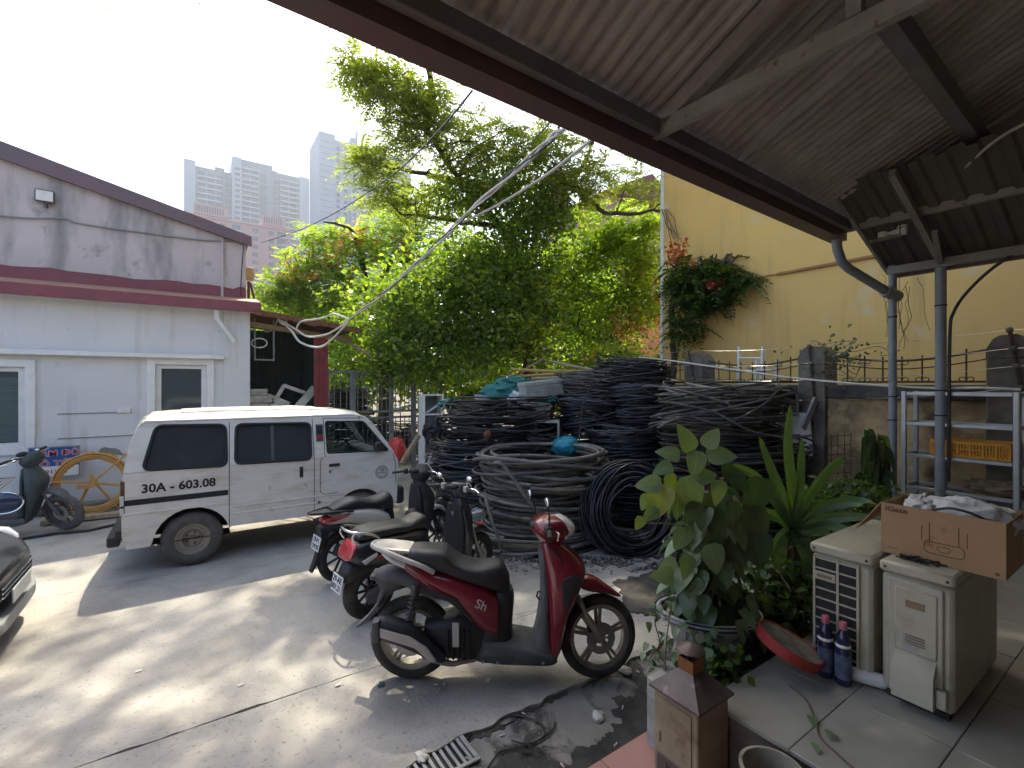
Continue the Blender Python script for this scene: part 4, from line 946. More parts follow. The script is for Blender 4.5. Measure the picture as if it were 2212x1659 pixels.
def scooter(name, label, cat, pos, heading, lean, steer, wb, S, group):
    """local frame: x forward, y left, z up, rear contact at the origin"""
    c = S['col']; rw, fw = S['rw'], S['fw']
    t = thing(name, label, cat, pos, rot=(R(lean), 0, heading), group=group)
    t.rotation_mode = 'XYZ'; t.rotation_euler = (Matrix.Rotation(heading, 3, 'Z') @ Matrix.Rotation(R(lean), 3, 'X')).to_euler()
    ax0 = Vector((wb, 0, fw)); hd = Vector(S['head']); axd = (hd - ax0).normalized()
    MX = Matrix.Translation(ax0) @ Matrix.Rotation(R(steer), 4, axd) @ Matrix.Translation(-ax0)
    rubber = S.get('rubber', M['rubber'])
    # running gear
    w = wheel(t, 'rear_wheel', (0, 0, rw), rw, S['rt'], (rubber, c['rim'], M['steel']), None, S.get('rdisc'), S['sp'], .06, S['dbl'])
    w = wheel(t, 'front_wheel', (wb, 0, fw), fw, S['ft'], (rubber, c['rim'], M['steel']), MX, -.05, S['sp'], .05, S['dbl'])
    b = MB(MX)
    top = ax0 + axd * (S['fork']); 
    for s in (-1, 1):
        off = Vector((-.03, s * .075, 0)); b.tube([ax0 + Vector((0, s * .075, 0)), ax0 + axd * .16 + off, ax0 + axd * .19 + off], [.026, .024, .018], 12); b.tube([ax0 + axd * .18 + off, top + off], .016, 10)
    b.cyl(ax0 + Vector((0, -.085, 0)), ax0 + Vector((0, .085, 0)), .014, n=12); b.build('fork', c['fork'], t)
    b = MB(MX); shell_x(b, S['ffender'], 2.4); b.build('front_fender', c['fender'], t)
    # bodywork
    for key, nm, mt, ax in (('body', 'side_body', c['body'], 'x'), ('seat', 'seat', M['seat'], 'x'), ('floor', 'footboard', c['floor'], 'x'), ('shield', 'leg_shield', c['body2'], 'z'), ('inner', 'inner_shield', c['inner'], 'z'), ('under', 'under_cover', c['under'], 'x'), ('front', 'seat_front_panel', c['under'], 'z'), ('rfender', 'rear_fender', c['rfender'], 'x')):
        if key not in S: continue
        b = MB()
        if ax == 'x': shell_x(b, S[key], S.get(key + '_p', 2.6))
        else: shell_z(b, S[key], S.get(key + '_p', 2.8))
        b.build(nm, mt, t)
    b = MB(); shell_x(b, S['engine'], 4); b.build('engine_case', M['grey_plastic'] if S.get('lighteng') else M['black_plastic'], t)
    b = MB(); b.bar((0, .06, rw), (.45, .05, .26), .05, .11, ch=.01); b.build('swing_arm', M['black_plastic'], t)
    for sy in S['shocks']:
        p0 = (S['shx'][0], sy, S['shx'][1]); p1 = (S['shx'][2], sy, S['shx'][3])
        b = MB(); b.tube([p0, p1], .012, 8); b.cyl(Vector(p0).lerp(Vector(p1), .0), Vector(p0).lerp(Vector(p1), .22), .022, n=10); b.tube(spring(Vector(p0).lerp(Vector(p1), .1), Vector(p0).lerp(Vector(p1), .85), .024, .004, 9), .0055, 5); b.build('shock_absorber', M['grey_plastic'], t)
    if 'muffler' in S:
        b = MB(); b.loft([ring_xy(0, -1, 1, 1, n=18)] and [[(Vector((x, y + S['my'] , z))) for (x, y, z) in r_] for r_ in S['muffler']]); mo = b.build('exhaust', M['black_plastic'], t)
        b = MB(); b.puff([(-.16, .455), (.03, .40), (.14, .33), (.20, .245), (.17, .235), (.06, .33), (-.16, .40)], S['my'] - .085, S['my'] - .062, .006); b.build('heat_shield', c['rack'], mo)
        b = MB(); b.tube(smooth_path([(.15, S['my'] + .02, .2), (.3, S['my'] + .05, .15), (.42, -.02, .16), (.5, 0, .2)], 5), .018, 8); b.build('pipe', M['steel'], mo)
    # tail
    if 'tail' in S:
        b = MB(); shell_x(b, S['tail'], 2.3); b.build('tail_light', M['tail_red'] if S.get('tailred', 1) else M['clear_lens'], t)
    for yy in (1, -1):
        if 'blink' in S:
            x, z = S['blink']; b = MB(); b.puff([(x, z), (x + .14, z + .045), (x + .15, z + .02), (x + .03, z - .035)], yy * S['blw'] - .008, yy * S['blw'] + .008, .004); b.build('turn_signal', M['clear_lens'], t)
    if 'rack' in S:
        b = MB()
        for P, r_ in S['rack']: b.tube(smooth_path(P, 4), r_, 10)
        b.build('grab_rail', c['rack'], t)
    if 'rackplate' in S:
        b = MB(); shell_x(b, S['rackplate'], 4); b.build('luggage_rack', c['rack'], t)
    if 'flap' in S:
        b = MB(); b.puff(S['flap'], -.035, .035, .008); b.build('mud_flap', c['rfender'], t)
        b = MB(); b.puff(S['flap2'], -.075, .075, .012); b.build('mud_flap', c['rfender'], t)
    if 'plate' in S:
        (x, z), l1, l2, tilt = S['plate']
        PM = Matrix.Translation((x, 0, z)) @ Matrix.Rotation(R(tilt), 4, 'Y')
        b = MB(PM); b.box(-.004, .004, -.095, .095, -.07, .07, .002); pl = b.build('number_plate', M['plate'], t)
        for l, dz in ((l1, .032), (l2, -.032)):
            me = text_mesh(l, .065, bold=.0012); me.transform(frame((-.0055, 0, dz), (0, -1, 0), (0, 0, 1))); me.transform(PM); link(me, 'plate_text', M['ink'], pl)
    # steering head
    b = MB(MX); shell_z(b, S['headset'], 2.4); hs = b.build('headset', c['headset'], t)
    if 'headlight' in S:
        b = MB(MX); shell_z(b, S['headlight'], 2.2); b.build('headlight', M['clear_lens'], hs)
    hz, hx = S['bar']
    b = MB(MX)
    for s in (-1, 1): b.tube([(hx, s * .06, hz), (hx - .03, s * .2, hz + .02), (hx - .07, s * .33, hz + .005)], [.013, .013, .012], 8)
    b.build('handlebar', M['black_plastic'], hs)
    for s in (-1, 1):
        b = MB(MX); b.tube([(hx - .035, s * .215, hz + .018), (hx - .075, s * .345, hz + .004)], .018, 10); b.build('grip', M['black_plastic'], hs)
        b = MB(MX); b.tube([(hx + .015, s * .17, hz + .015), (hx + .02, s * .25, hz + .01), (hx - .02, s * .335, hz - .005)], .007, 6); b.build('brake_lever', M['chrome'], hs)
        b = MB(MX); b.box(hx - .05, hx + .0, s * .165 - .02, s * .165 + .03, hz - .015, hz + .045, .008); b.build('switch_box', c['switch'], hs)
        mr = S['mirror']
        if mr:
            b = MB(MX); q = Vector((hx - .02, s * .16, hz + .03)); e = Vector((hx - .02 + mr[0], s * mr[1], hz + mr[2])); b.tube([q, q.lerp(e, .5) + Vector((.01, 0, .02)), e], .006, 6); b.ellip(e + Vector((.0, s * .02, .02)), .016, mr[3], mr[4], 16, 8); mo = b.build('mirror', c['mirror'], hs)
            b = MB(MX); b.ellip(e + Vector((-.008, s * .02, .02)), .011, mr[3] * .86, mr[4] * .86, 16, 8); b.build('mirror_glass', M['mirror_glass'], mo)
    b = MB(MX); b.ellip((hx - .065, 0, hz + .03), .05, .07, .03, 16, 8); b.build('dashboard', M['black'], hs)
    return t, MX
def muff(P):           # list of (x, z, ry, rz) stations for the silencer, tilted
    o = []
    for x, z, ry, rz in P: o.append([(x + .35 * rz * math.sin(a), ry * math.cos(a), z + rz * math.sin(a)) for a in [2 * math.pi * k / 16 for k in range(16)]])
    return o
# ---- red scooter
rear = gz(890, 1462); front = gz(1285, 1458); hd_r = math.atan2(front.y - rear.y, front.x - rear.x)
SH = dict(col=dict(rim=M['alloy'], fork=M['alloy'], fender=M['paint_red'], body=M['paint_red'], body2=M['paint_red'], floor=M['grey_floor'] if 'grey_floor' in M else M['black_plastic'], inner=M['grey_plastic'], under=M['black_plastic'], rfender=M['grey_plastic'], rack=M['rack_white'], headset=M['paint_red'], switch=M['black_plastic'], mirror=M['black_plastic']),
    rw=.285, fw=.28, rt=.10, ft=.085, sp=5, dbl=True, rdisc=-.06, head=(1.0, 0, .93), fork=.40,
    ffender=[(1.14, .64, .66, .05), (1.19, .60, .70, .07), (1.28, .575, .685, .072), (1.36, .56, .63, .068), (1.44, .535, .57, .05), (1.47, .53, .545, .03)],
    body=[(-.13, .815, .865, .05), (-.05, .765, .845, .085), (.06, .69, .81, .125), (.17, .62, .775, .15), (.3, .53, .745, .165), (.42, .42, .705, .172), (.52, .34, .66, .165), (.60, .31, .60, .14)], body_p=2.8,
    seat=[(-.03, .84, .90, .085), (.02, .805, .92, .115), (.14, .775, .918, .13), (.23, .75, .912, .135), (.285, .73, .865, .138), (.35, .71, .822, .14), (.46, .67, .798, .138), (.58, .62, .81, .115), (.635, .58, .79, .09), (.68, .56, .70, .06)], seat_p=3.2,
    front=[(.18, .42, .72, .155), (.33, .44, .70, .13), (.45, .50, .705, .11), (.56, .55, .712, .10), (.62, .58, .70, .08)],
    floor=[(.50, .17, .315, .15), (.60, .155, .315, .17), (.80, .15, .28, .175), (.95, .15, .24, .17), (1.0, .16, .22, .14)], floor_p=4.5,
    shield=[(.17, .95, 1.00, .13), (.25, .945, 1.03, .17), (.40, .945, 1.06, .185), (.52, .94, 1.10, .19), (.66, .93, 1.17, .185), (.76, .92, 1.205, .16), (.84, .905, 1.16, .13), (.91, .90, 1.08, .11), (.95, .905, 1.02, .085)], shield_p=3.4,
    inner=[(.235, .82, .99, .15), (.36, .86, .97, .13), (.55, .89, .96, .12), (.70, .895, .95, .11), (.82, .885, .95, .09), (.90, .88, .96, .07)],
    rfender=[(-.26, .70, .73, .04), (-.2, .69, .765, .085), (-.05, .66, .76, .105), (.08, .60, .72, .115), (.2, .56, .66, .11)],
    engine=[(.10, .22, .42, .10), (.2, .18, .44, .13), (.40, .17, .46, .14), (.52, .19, .40, .12)],
    shocks=(-.13, .13), shx=(.05, .70, -.015, .36), my=-.155,
    muffler=muff([(-.225, .43, .05, .05), (-.21, .432, .068, .068), (-.16, .43, .075, .078), (-.02, .385, .075, .078), (.08, .325, .066, .066), (.18, .25, .045, .045), (.24, .215, .03, .03)]),
    tail=[(-.20, .855, .885, .04), (-.15, .82, .88, .075), (-.09, .79, .86, .09), (-.03, .77, .835, .10)], tailred=0,
    rack=[([(.17, s * .125, .775), (.10, s * .14, .82), (-.02, s * .135, .865), (-.14, s * .11, .905), (-.25, s * .05, .925), (-.27, 0, .928)], .017) for s in (1, -1)],
    rackplate=[(-.27, .918, .936, .05), (-.2, .905, .935, .095), (-.08, .895, .925, .105), (.0, .885, .915, .10)],
    flap=[(-.18, .72), (-.12, .70), (-.2, .50), (-.30, .40), (-.37, .36), (-.375, .372), (-.31, .43), (-.24, .52)], flap2=[(-.27, .735), (-.1, .72), (.0, .68), (-.1, .66), (-.16, .62), (-.21, .52), (-.225, .53), (-.2, .64), (-.24, .70)],
    headset=[(.92, .92, 1.02, .07), (.96, .88, 1.06, .11), (1.01, .84, 1.10, .15), (1.06, .83, 1.10, .155), (1.10, .86, 1.07, .13), (1.135, .92, 1.02, .07)],
    headlight=[(.985, 1.02, 1.09, .09), (1.02, 1.02, 1.125, .13), (1.06, 1.0, 1.125, .14), (1.105, .95, 1.085, .115), (1.135, .93, 1.03, .07)],
    bar=(1.03, .93), mirror=(-.03, .20, .19, .055, .038))
M['grey_floor'] = mat('grey_floor', (.075, .08, .085), (.045, .047, .05), rough=.6, scale=7, bump=.2, bscale=80, c3=(.14, .13, .12), s3=9, lo3=.52, hi3=.7)
SH['col']['floor'] = M['grey_floor']
t, MX = scooter('red_scooter', 'dark red scooter with silver rear rack parked nearest the camera', 'scooter', rear, hd_r, 0, 13, 1.30, SH, 'scooters parked in a row')
for o in list(t.children): pass
b = MB(); b.box(.30, .345, -.178, -.168, .30, .46, .004); fp_ = b.build('foot_peg', M['rack_white'], t)
b = MB(); b.puff([(1.02, .74), (1.10, .78), (1.16, .74), (1.08, .60), (1.03, .52)], -.196, -.176, .006); b.build('side_vent', M['black_plastic'], t)
b = MB(); b.tube([(.905, -.03, .60), (.875, -.03, .60), (.868, -.03, .57), (.885, -.03, .545), (.91, -.03, .55)], .007, 6); b.build('bag_hook', M['black'], t)
t.scale = (1, 1, 1)
letters('badge', 'Sh', .085, (.49, -.1755, .575), (.93, 0, -.35), (.35, 0, .93), M['rack_white'], t, False, bold=.001)
b = MB(); b.tube([(.62, .08, .18), (.52, .2, .02)], .012, 8); b.build('side_stand', M['black'], t)
b = MB(MX); b.box(1.20, 1.27, -.075, -.035, .33, .40, .01); b.build('brake_caliper', M['black_plastic'], t)
b = MB(); b.tube(smooth_path([(.95, -.10, .93), (1.02, -.13, .86), (1.13, -.10, .62), (1.24, -.07, .40)], 5), .006, 6); b.build('brake_hose', M['black'], t)
b = MB(MX); b.tube(smooth_path([(.93, -.17, 1.05), (.99, -.12, 1.02), (1.0, -.06, .96), (.98, -.03, .88)], 5), .005, 6); b.tube(smooth_path([(.93, .17, 1.05), (.99, .12, 1.02), (1.0, .06, .96), (.98, .03, .88)], 5), .005, 6); b.build('control_cable', M['black'], t)
b = MB()
for k in range(5): b.box(.26 + .035 * k, .275 + .035 * k, -.152, -.14, .20, .40, .003)
b.build('cooling_rib', M['black'], t)
for xx, zz in ((.16, .26), (-.10, .43), (.50, .20), (.60, .19), (.9, .19)): b = MB(); b.cyl((xx, -.165, zz), (xx, -.186 if xx < .2 else -.178, zz), .009, n=8); b.build('bolt', M['steel'], t)
b = MB(); b.puff([(-.225, .365), (-.215, .495), (-.17, .50), (-.165, .36)], -.232, -.15, .012); b.build('exhaust_end', M['grey_plastic'], t)
b = MB(); b.tube([(.10, -.10, .20), (.30, -.12, .16), (.45, -.08, .165)], .016, 8); b.build('header_pipe', M['alloy'], t)
b = MB(); b.puff([(.08, .66), (.30, .59), (.42, .47), (.44, .46), (.33, .62), (.10, .70)], -.176, -.166, .004); b.build('lower_trim', M['black_plastic'], t)
# ---- black scooter with red decals
ZE = dict(col=dict(rim=M['black_plastic'], fork=M['alloy'], fender=M['paint_black'], body=M['paint_black'], body2=M['paint_black'], floor=M['grey_floor'], inner=M['black_plastic'], under=M['black_plastic'], rfender=M['black_plastic'], rack=M['chrome'], headset=M['paint_black'], switch=M['rack_white'], mirror=M['chrome']),
    rw=.255, fw=.25, rt=.125, ft=.09, sp=9, dbl=False, rdisc=None, head=(1.05, 0, .95), fork=.38,
    ffender=[(1.12, .50, .54, .05), (1.18, .50, .60, .085), (1.27, .52, .605, .09), (1.36, .50, .57, .085), (1.43, .46, .51, .06)],
    body=[(-.24, .60, .66, .08), (-.20, .55, .72, .14), (-.08, .50, .76, .17), (.08, .46, .765, .185), (.25, .42, .76, .19), (.42, .40, .745, .18), (.52, .38, .72, .15), (.58, .36, .66, .10)], body_p=3,
    seat=[(-.16, .755, .79, .10), (-.10, .74, .825, .13), (.05, .74, .835, .15), (.2, .74, .83, .155), (.32, .735, .815, .15), (.43, .73, .835, .13), (.53, .70, .85, .11), (.585, .66, .80, .07)], seat_p=3.4,
    front=[(.17, .40, .62, .15), (.35, .44, .60, .13), (.55, .50, .60, .12), (.68, .52, .58, .1)],
    floor=[(.45, .15, .30, .16), (.60, .14, .29, .18), (.85, .14, .28, .18), (.98, .16, .28, .15)], floor_p=5,
    shield=[(.2, .96, 1.04, .14), (.34, .96, 1.08, .19), (.55, .97, 1.09, .20), (.72, .965, 1.10, .18), (.84, .955, 1.09, .13), (.93, .96, 1.05, .09)], shield_p=3,
    inner=[(.28, .90, 1.0, .15), (.5, .93, 1.0, .16), (.7, .935, 1.0, .15), (.86, .935, 1.0, .11)],
    rfender=[(-.27, .40, .50, .07), (-.22, .38, .56, .11), (-.1, .44, .58, .13), (.1, .46, .58, .13)],
    engine=[(.12, .20, .38, .06), (.25, .18, .36, .07), (.45, .18, .34, .07)],
    shocks=(-.15, .15), shx=(.10, .54, .03, .30), my=-.15,
    tail=[(-.262, .595, .635, .10), (-.245, .60, .665, .125), (-.215, .64, .72, .13), (-.185, .68, .745, .125)], blink=(-.17, .60), blw=.178,
    rack=[([(-.0, s * .16, .765), (-.06, s * .165, .80), (-.16, s * .15, .835), (-.23, s * .10, .845), (-.245, 0, .845)], .011) for s in (1, -1)] + [([(-.2, s * .12, .84), (-.23, s * .12, .80), (-.2, s * .11, .74)], .010) for s in (1, -1)],
    plate=((-.31, .40), '29-AE', '001.21', 12),
    headset=[(.90, .98, 1.08, .06), (.95, .94, 1.10, .10), (1.02, .935, 1.12, .12), (1.07, .95, 1.10, .10), (1.085, .98, 1.07, .06)],
    headlight=[(.98, 1.07, 1.12, .08), (1.02, 1.08, 1.135, .10), (1.06, 1.06, 1.12, .08)],
    bar=(1.02, .98), mirror=(-.02, .20, .10, .045, .03))
rz_ = gz(783, 1338) + Vector((.06, .0, 0))
t, MX = scooter('black_scooter', 'black scooter with red side decals and chrome grab rail, middle of the three', 'scooter', rz_, R(10), 1.5, 8, 1.28, ZE, 'scooters parked in a row')
t.scale = (.95, .95, .97)
b = MB(); b.puff([(-.04, .60), (.12, .66), (.34, .66), (.36, .64), (.10, .625)], -.197, -.184, .003); b.puff([(-.02, .575), (.10, .605), (.36, .625), (.36, .612), (.12, .59)], -.197, -.185, .002); b.build('red_decal', M['red_decal'], t)
letters('model_letters', 'ZEV', .085, (.17, -.193, .545), (1, 0, 0), (0, 0, 1), M['red_decal'], t, False, bold=-.001, sx=1.5)
b = MB(); b.loft([[(x, -.13 + .02 * math.cos(a), z + r_ * math.sin(a)) for a in [2 * math.pi * k / 14 for k in range(14)]] for x, z, r_ in ((-.10, .25, .02), (-.08, .25, .06), (.0, .255, .075), (.18, .29, .065), (.35, .33, .05), (.42, .35, .02))]); b.build('belt_cover', M['grey_plastic'], t)
b = MB(MX); b.box(1.24, 1.30, -.094, -.02, .596, .612, .002); b.build('fender_decal', M['red_decal'], t)
b = MB(); b.lathe([(.0, 0), (.024, 0), (.024, .006), (0, .006)], (0.0, 0, 0), axis='y', n=16); ky = b.build('ignition_lock', M['steel'], t); ky.matrix_basis = Matrix.Translation((.915, -.03, .78)) @ Matrix.Rotation(R(90), 4, 'Z')
# ---- silver scooter
SV = dict(col=dict(rim=M['black_plastic'], fork=M['black_plastic'], fender=M['paint_silver'], body=M['paint_silver'], body2=M['black_plastic'], floor=M['black_plastic'], inner=M['black_plastic'], under=M['black_plastic'], rfender=M['black_plastic'], rack=M['black_plastic'], headset=M['black_plastic'], switch=M['black_plastic'], mirror=M['black_plastic']),
    rw=.27, fw=.27, rt=.085, ft=.07, sp=8, dbl=False, rdisc=None, head=(1.02, 0, .95), fork=.40,
    ffender=[(1.12, .55, .58, .05), (1.18, .54, .62, .075), (1.27, .55, .61, .078), (1.36, .52, .575, .07), (1.42, .48, .51, .05)],
    body=[(-.22, .66, .70, .05), (-.16, .64, .745, .09), (-.02, .63, .785, .13), (.12, .60, .79, .155), (.28, .53, .775, .165), (.42, .44, .73, .16), (.54, .38, .65, .12)], body_p=2.6,
    seat=[(-.14, .77, .81, .09), (-.02, .765, .855, .12), (.10, .765, .885, .14), (.2, .76, .865, .14), (.32, .745, .835, .14), (.44, .72, .85, .13), (.54, .68, .88, .11), (.60, .62, .82, .07)], seat_p=3,
    front=[(.20, .42, .64, .14), (.36, .46, .62, .12), (.55, .52, .62, .11), (.68, .54, .60, .1)],
    floor=[(.48, .16, .31, .15), (.65, .15, .30, .17), (.86, .15, .28, .17), (.98, .17, .26, .14)], floor_p=4.5,
    shield=[(.24, .97, 1.04, .14), (.40, .97, 1.09, .18), (.58, .965, 1.14, .19), (.74, .95, 1.18, .17), (.86, .94, 1.12, .13), (.95, .94, 1.05, .08)], shield_p=2.6,
    inner=[(.28, .90, .99, .14), (.5, .92, .99, .15), (.75, .92, .97, .13), (.9, .92, .98, .09)],
    rfender=[(-.26, .60, .63, .06), (-.18, .58, .66, .09), (-.02, .53, .65, .11), (.12, .52, .62, .11)],
    engine=[(.10, .20, .40, .09), (.25, .18, .42, .11), (.45, .18, .40, .11)],
    shocks=(-.12, .12), shx=(.06, .60, -.01, .34), my=-.14, muffler=muff([(-.14, .40, .03, .03), (-.13, .40, .055, .055), (-.02, .37, .065, .065), (.12, .31, .06, .06), (.22, .25, .035, .035)]),
    tail=[(-.235, .665, .70, .05), (-.2, .655, .735, .085), (-.12, .665, .745, .115), (-.04, .69, .755, .137), (.02, .72, .755, .15)],
    rackplate=[(-.36, .772, .79, .02), (-.28, .765, .79, .07), (-.14, .76, .79, .10), (-.05, .76, .785, .12)],
    rack=[([(.06, s * .15, .775), (-.08, s * .13, .785), (-.25, s * .08, .785), (-.36, s * .02, .783)], .014) for s in (1, -1)],
    flap=[(-.22, .60), (-.16, .58), (-.20, .36), (-.33, .18), (-.35, .19), (-.30, .32)], flap2=[(-.27, .62), (-.16, .6), (-.2, .46), (-.24, .36), (-.26, .37), (-.25, .5)],
    plate=((-.285, .47), '29-P1', '139.93', 14),
    headset=[(.92, .97, 1.05, .07), (.97, .94, 1.10, .12), (1.03, .93, 1.13, .14), (1.08, .97, 1.14, .11), (1.13, 1.02, 1.12, .06)],
    headlight=[(.98, 1.08, 1.12, .10), (1.03, 1.08, 1.15, .13), (1.08, 1.07, 1.15, .10), (1.14, 1.05, 1.12, .05)], bar=(1.04, .97), mirror=None)
rs_ = gz(712, 1262) + Vector((.12, .02, 0))
t, MX = scooter('silver_scooter', 'silver and black scooter with large red tail light next to the van', 'scooter', rs_, R(10), 1.5, 16, 1.28, SV, 'scooters parked in a row')
t.scale = (.93, .95, .97)
hl = rs_ + Vector((math.cos(R(8)) * .83, math.sin(R(8)) * .83 - .05, .50))
b = MB(); b.ellip(hl, .11, .13, .12, 20, 12); hm = b.build('helmet', M['black_plastic']); tag(hm, 'black open helmet hanging behind the silver scooter leg shield', 'helmet')
# ---- dark scooter at the left wall
DK = dict(SV); DK['col'] = dict(SV['col'], body=M['paint_green'], body2=M['paint_green'], headset=M['paint_green'], fender=M['grey_plastic'], fork=M['grey_plastic'], rim=M['grey_plastic'], inner=M['paint_green'], floor=M['grey_plastic'], switch=M['chrome'], under=M['paint_green'])
for k in ('plate', 'rackplate', 'rack', 'flap', 'flap2', 'tail', 'headlight'): DK.pop(k, None)
DK['rubber'] = M['dusty_rubber']; DK['ft'] = .10; DK['bar'] = (1.06, .97)
fw_ = gz(143, 1146); hh = R(-8)
t, MX = scooter('dark_scooter', 'dusty dark green scooter with blue panel parked against the white building', 'scooter', fw_ - Vector((math.cos(hh), math.sin(hh), 0)) * 1.36 , hh, 2, -28, 1.34, DK, None)
b = MB(); b.ellip((.80, -.17, .50), .19, .07, .13, 24, 14); b.build('side_panel', M['paint_blue'], t)
b = MB(); b.tube([(.80 + .2 * math.cos(a), -.20, .50 + .14 * math.sin(a)) for a in [R(-140 + 10 * k) for k in range(24)]], .012, 8); b.build('chrome_trim', M['chrome'], t)
b = MB()
for k in range(4): b.tube([(.55 + .05 * k, -.1, .62), (.72 + .05 * k, -.06, .80)], .008, 6)
b.tube([(.55, -.1, .62), (.70, -.1, .62)], .009, 6); b.tube([(.72, -.06, .8), (.87, -.06, .8)], .009, 6); b.build('wire_basket', M['chrome'], t)

# ------------------------------------------------------------------ white van
VB = 6.39
van = thing('white_van', 'rusty white minivan with tinted side windows parked across the yard', 'van', (0, VB, 0))
def vp(X, Y, dy=0): p = gb((300 + X / 2.911) * .8641, (980 + Y / 2.911) * .8641, VB + dy); return (p.x, p.z)
M['van_paint'] = mat('van_paint', (.78, .75, .68), (.70, .67, .60), rough=.42, scale=2.5, coat=.25, c3=(.50, .42, .30), s3=2.6, lo3=.50, hi3=.80, st3=(.8, 1, 3.5), c4=(.30, .16, .08), s4=7, lo4=.67, hi4=.74, rvar=.12)
M['tint'] = mat('tint', (.035, .042, .05), (.05, .057, .065), rough=.09, scale=3, spec=.6, coat=.3)  # tinted glass, its colour lightened for the glare on it
M['van_glass'] = glassmat('van_glass', (.78, .85, .84), dark=.16)
M['gasket'] = mat('gasket', (.02, .021, .023), rough=.7)
VW, ZB, ZG, TUM = 1.40, 1.10, 1.62, .115
sill = .36
def arch(cx, r, z0=sill, n=14): return [(cx + r * math.cos(a), .30 + r * math.sin(a)) for a in [math.pi - math.pi * k / n for k in range(n + 1)] if .30 + r * math.sin(a) >= z0 - .05]
XR, XF, WBv = -.595, 2.40, 1.86
low = [(XR + .04, .30), (XR, .44), (XR - .005, .8), (XR + .01, ZB), (2.34, ZB), (2.405, .97), (2.40, .80), (2.385, .40), (2.25, .36)]
ar2 = arch(WBv + .02, .34); ar1 = arch(.02, .36)
low = low + [(ar2[-1][0], .36)] + ar2[::-1] + [(ar2[0][0], .37), (ar1[-1][0] + .02, .39), (ar1[-1][0], .36)] + ar1[::-1] + [(ar1[0][0] - .03, .30)]
def upt(x, z): return (x, z)
q = vp
rw_ = rpoly([q(262, 248, .09), q(768, 240, .09), q(775, 535, .02), q(165, 568, .02)], .075, 5)
mw_ = rpoly([q(845, 238, .09), q(1382, 228, .09), q(1386, 488, .02), q(838, 522, .02)], .07, 5)
fw2 = rpoly([q(1492, 216, .09), q(1768, 214, .09), q(1948, 424, .03), q(1506, 446, .02)], .03, 3)
up = [(XR + .01, ZB + .001), (XR + .05, 1.345), (XR + .12, 1.56), (XR + .16, ZG), (1.84, ZG), (1.97, 1.585), (2.03, 1.53), (2.19, 1.316), (2.34, ZB + .001)]
tum_len = math.hypot(ZG - ZB, TUM)
def side_xf(far, upper):
    k = tum_len / (ZG - ZB)
    if not upper: Mx = frame((0, 0, 0), (1, 0, 0), (0, 0, 1))
    else: Mx = frame((0, 0, ZB), (1, 0, 0), (0, TUM, ZG - ZB))
    if far: Mx = Matrix.Translation((0, VW, 0)) @ Matrix.Diagonal((1, -1, 1, 1)) @ Mx
    return Mx
def up_local(P): k = tum_len / (ZG - ZB); return [(x, (z - ZB) * k) for x, z in P]
for far in (False, True):
    me = holed(low, [], .03); me.transform(side_xf(far, False)); link(me, 'lower_side', M['van_paint'], van)
    me = holed(up_local(up), [up_local(rw_), up_local(mw_), up_local(fw2)], .03); me.transform(side_xf(far, True)); link(me, 'upper_side', M['van_paint'], van)
    for P, mt, nm in ((rw_, 'tint', 'rear_side_window'), (mw_, 'tint', 'sliding_window'), (fw2, 'van_glass', 'driver_window')):
        me = holed(up_local(P), [], .006); me.transform(side_xf(far, True)); o = link(me, nm, M[mt], van)
        if nm == 'driver_window' and not far: pass
        b = MB(); Mx = side_xf(far, True); b.tube([Mx @ Vector((x, z, .018)) for x, z in up_local(P)], .016 if mt == 'tint' else .008, 6, closed=True); b.build('window_seal', M['gasket'], o)
# roof
sts = []
for x, z0, cr in ((XR + .14, 1.585, .035), (XR + .21, 1.645, .05), (XR + .4, 1.655, .058), (.3, 1.66, .06), (1.2, 1.655, .058), (1.7, 1.645, .05), (1.9, 1.625, .035), (2.0, 1.575, .02)):
    r_ = []
    for k in range(17):
        t = k / 16; y = .10 + (VW - .2) * t; e = (1 - abs(2 * t - 1) ** 6); r_.append((x, y, z0 - .045 + (cr + .045) * e))
    r_ += [(x, y, z0 - .06) for y in (VW - .12, .12)]; sts.append(r_)
b = MB(); b.loft(sts); rf = b.build('roof', M['van_paint'], van)
for k in range(6):
    y = .28 + k * .168; b = MB(); b.tube([(XR + .5, y, 1.712), (.3, y, 1.72), (1.2, y, 1.713), (1.5, y, 1.70)], .008, 6); b.build('roof_rib', M['van_paint'], rf)
for y in (.105, VW - .105):
    b = MB(); b.tube([(XR + .13, y, 1.57), (XR + .19, y, ZG + .01), (1.8, y, ZG + .008), (1.97, y, 1.59), (2.05, y, 1.52), (2.34, y * .25 if y < .5 else VW - .03, ZB)], .014, 8); b.build('roof_gutter', M['van_paint'], rf)
# rear and front faces
def face(P, name, mt, x_in):          # profile (x,z,inset) swept across the width
    rings = []
    for x, z, ins in P:
        rings.append([(x + x_in * (1 - (2 * k / 12 - 1) ** 2), ins + (VW - 2 * ins) * k / 12, z) for k in range(13)])
    mb = MB(); n = 13; mb.add([p for r in rings for p in r], [(i * n + k, i * n + k + 1, (i + 1) * n + k + 1, (i + 1) * n + k) for i in range(len(rings) - 1) for k in range(12)]); return mb.build(name, mt, van)
face([(XR + .05, .32, .01), (XR, .44, .0), (XR - .005, .8, 0), (XR + .01, ZB, 0), (XR + .05, 1.345, .055), (XR + .12, 1.56, .10), (XR + .17, 1.65, .12)], 'tailgate', M['van_paint'], -.03)
face([(2.39, .40, .0), (2.405, .80, .0), (2.41, .97, 0), (2.345, ZB, 0)], 'front_panel', M['van_paint'], .05)
face([(2.34, ZB, .02), (2.0, 1.575, .11)], 'windshield', M['van_glass'], .05)
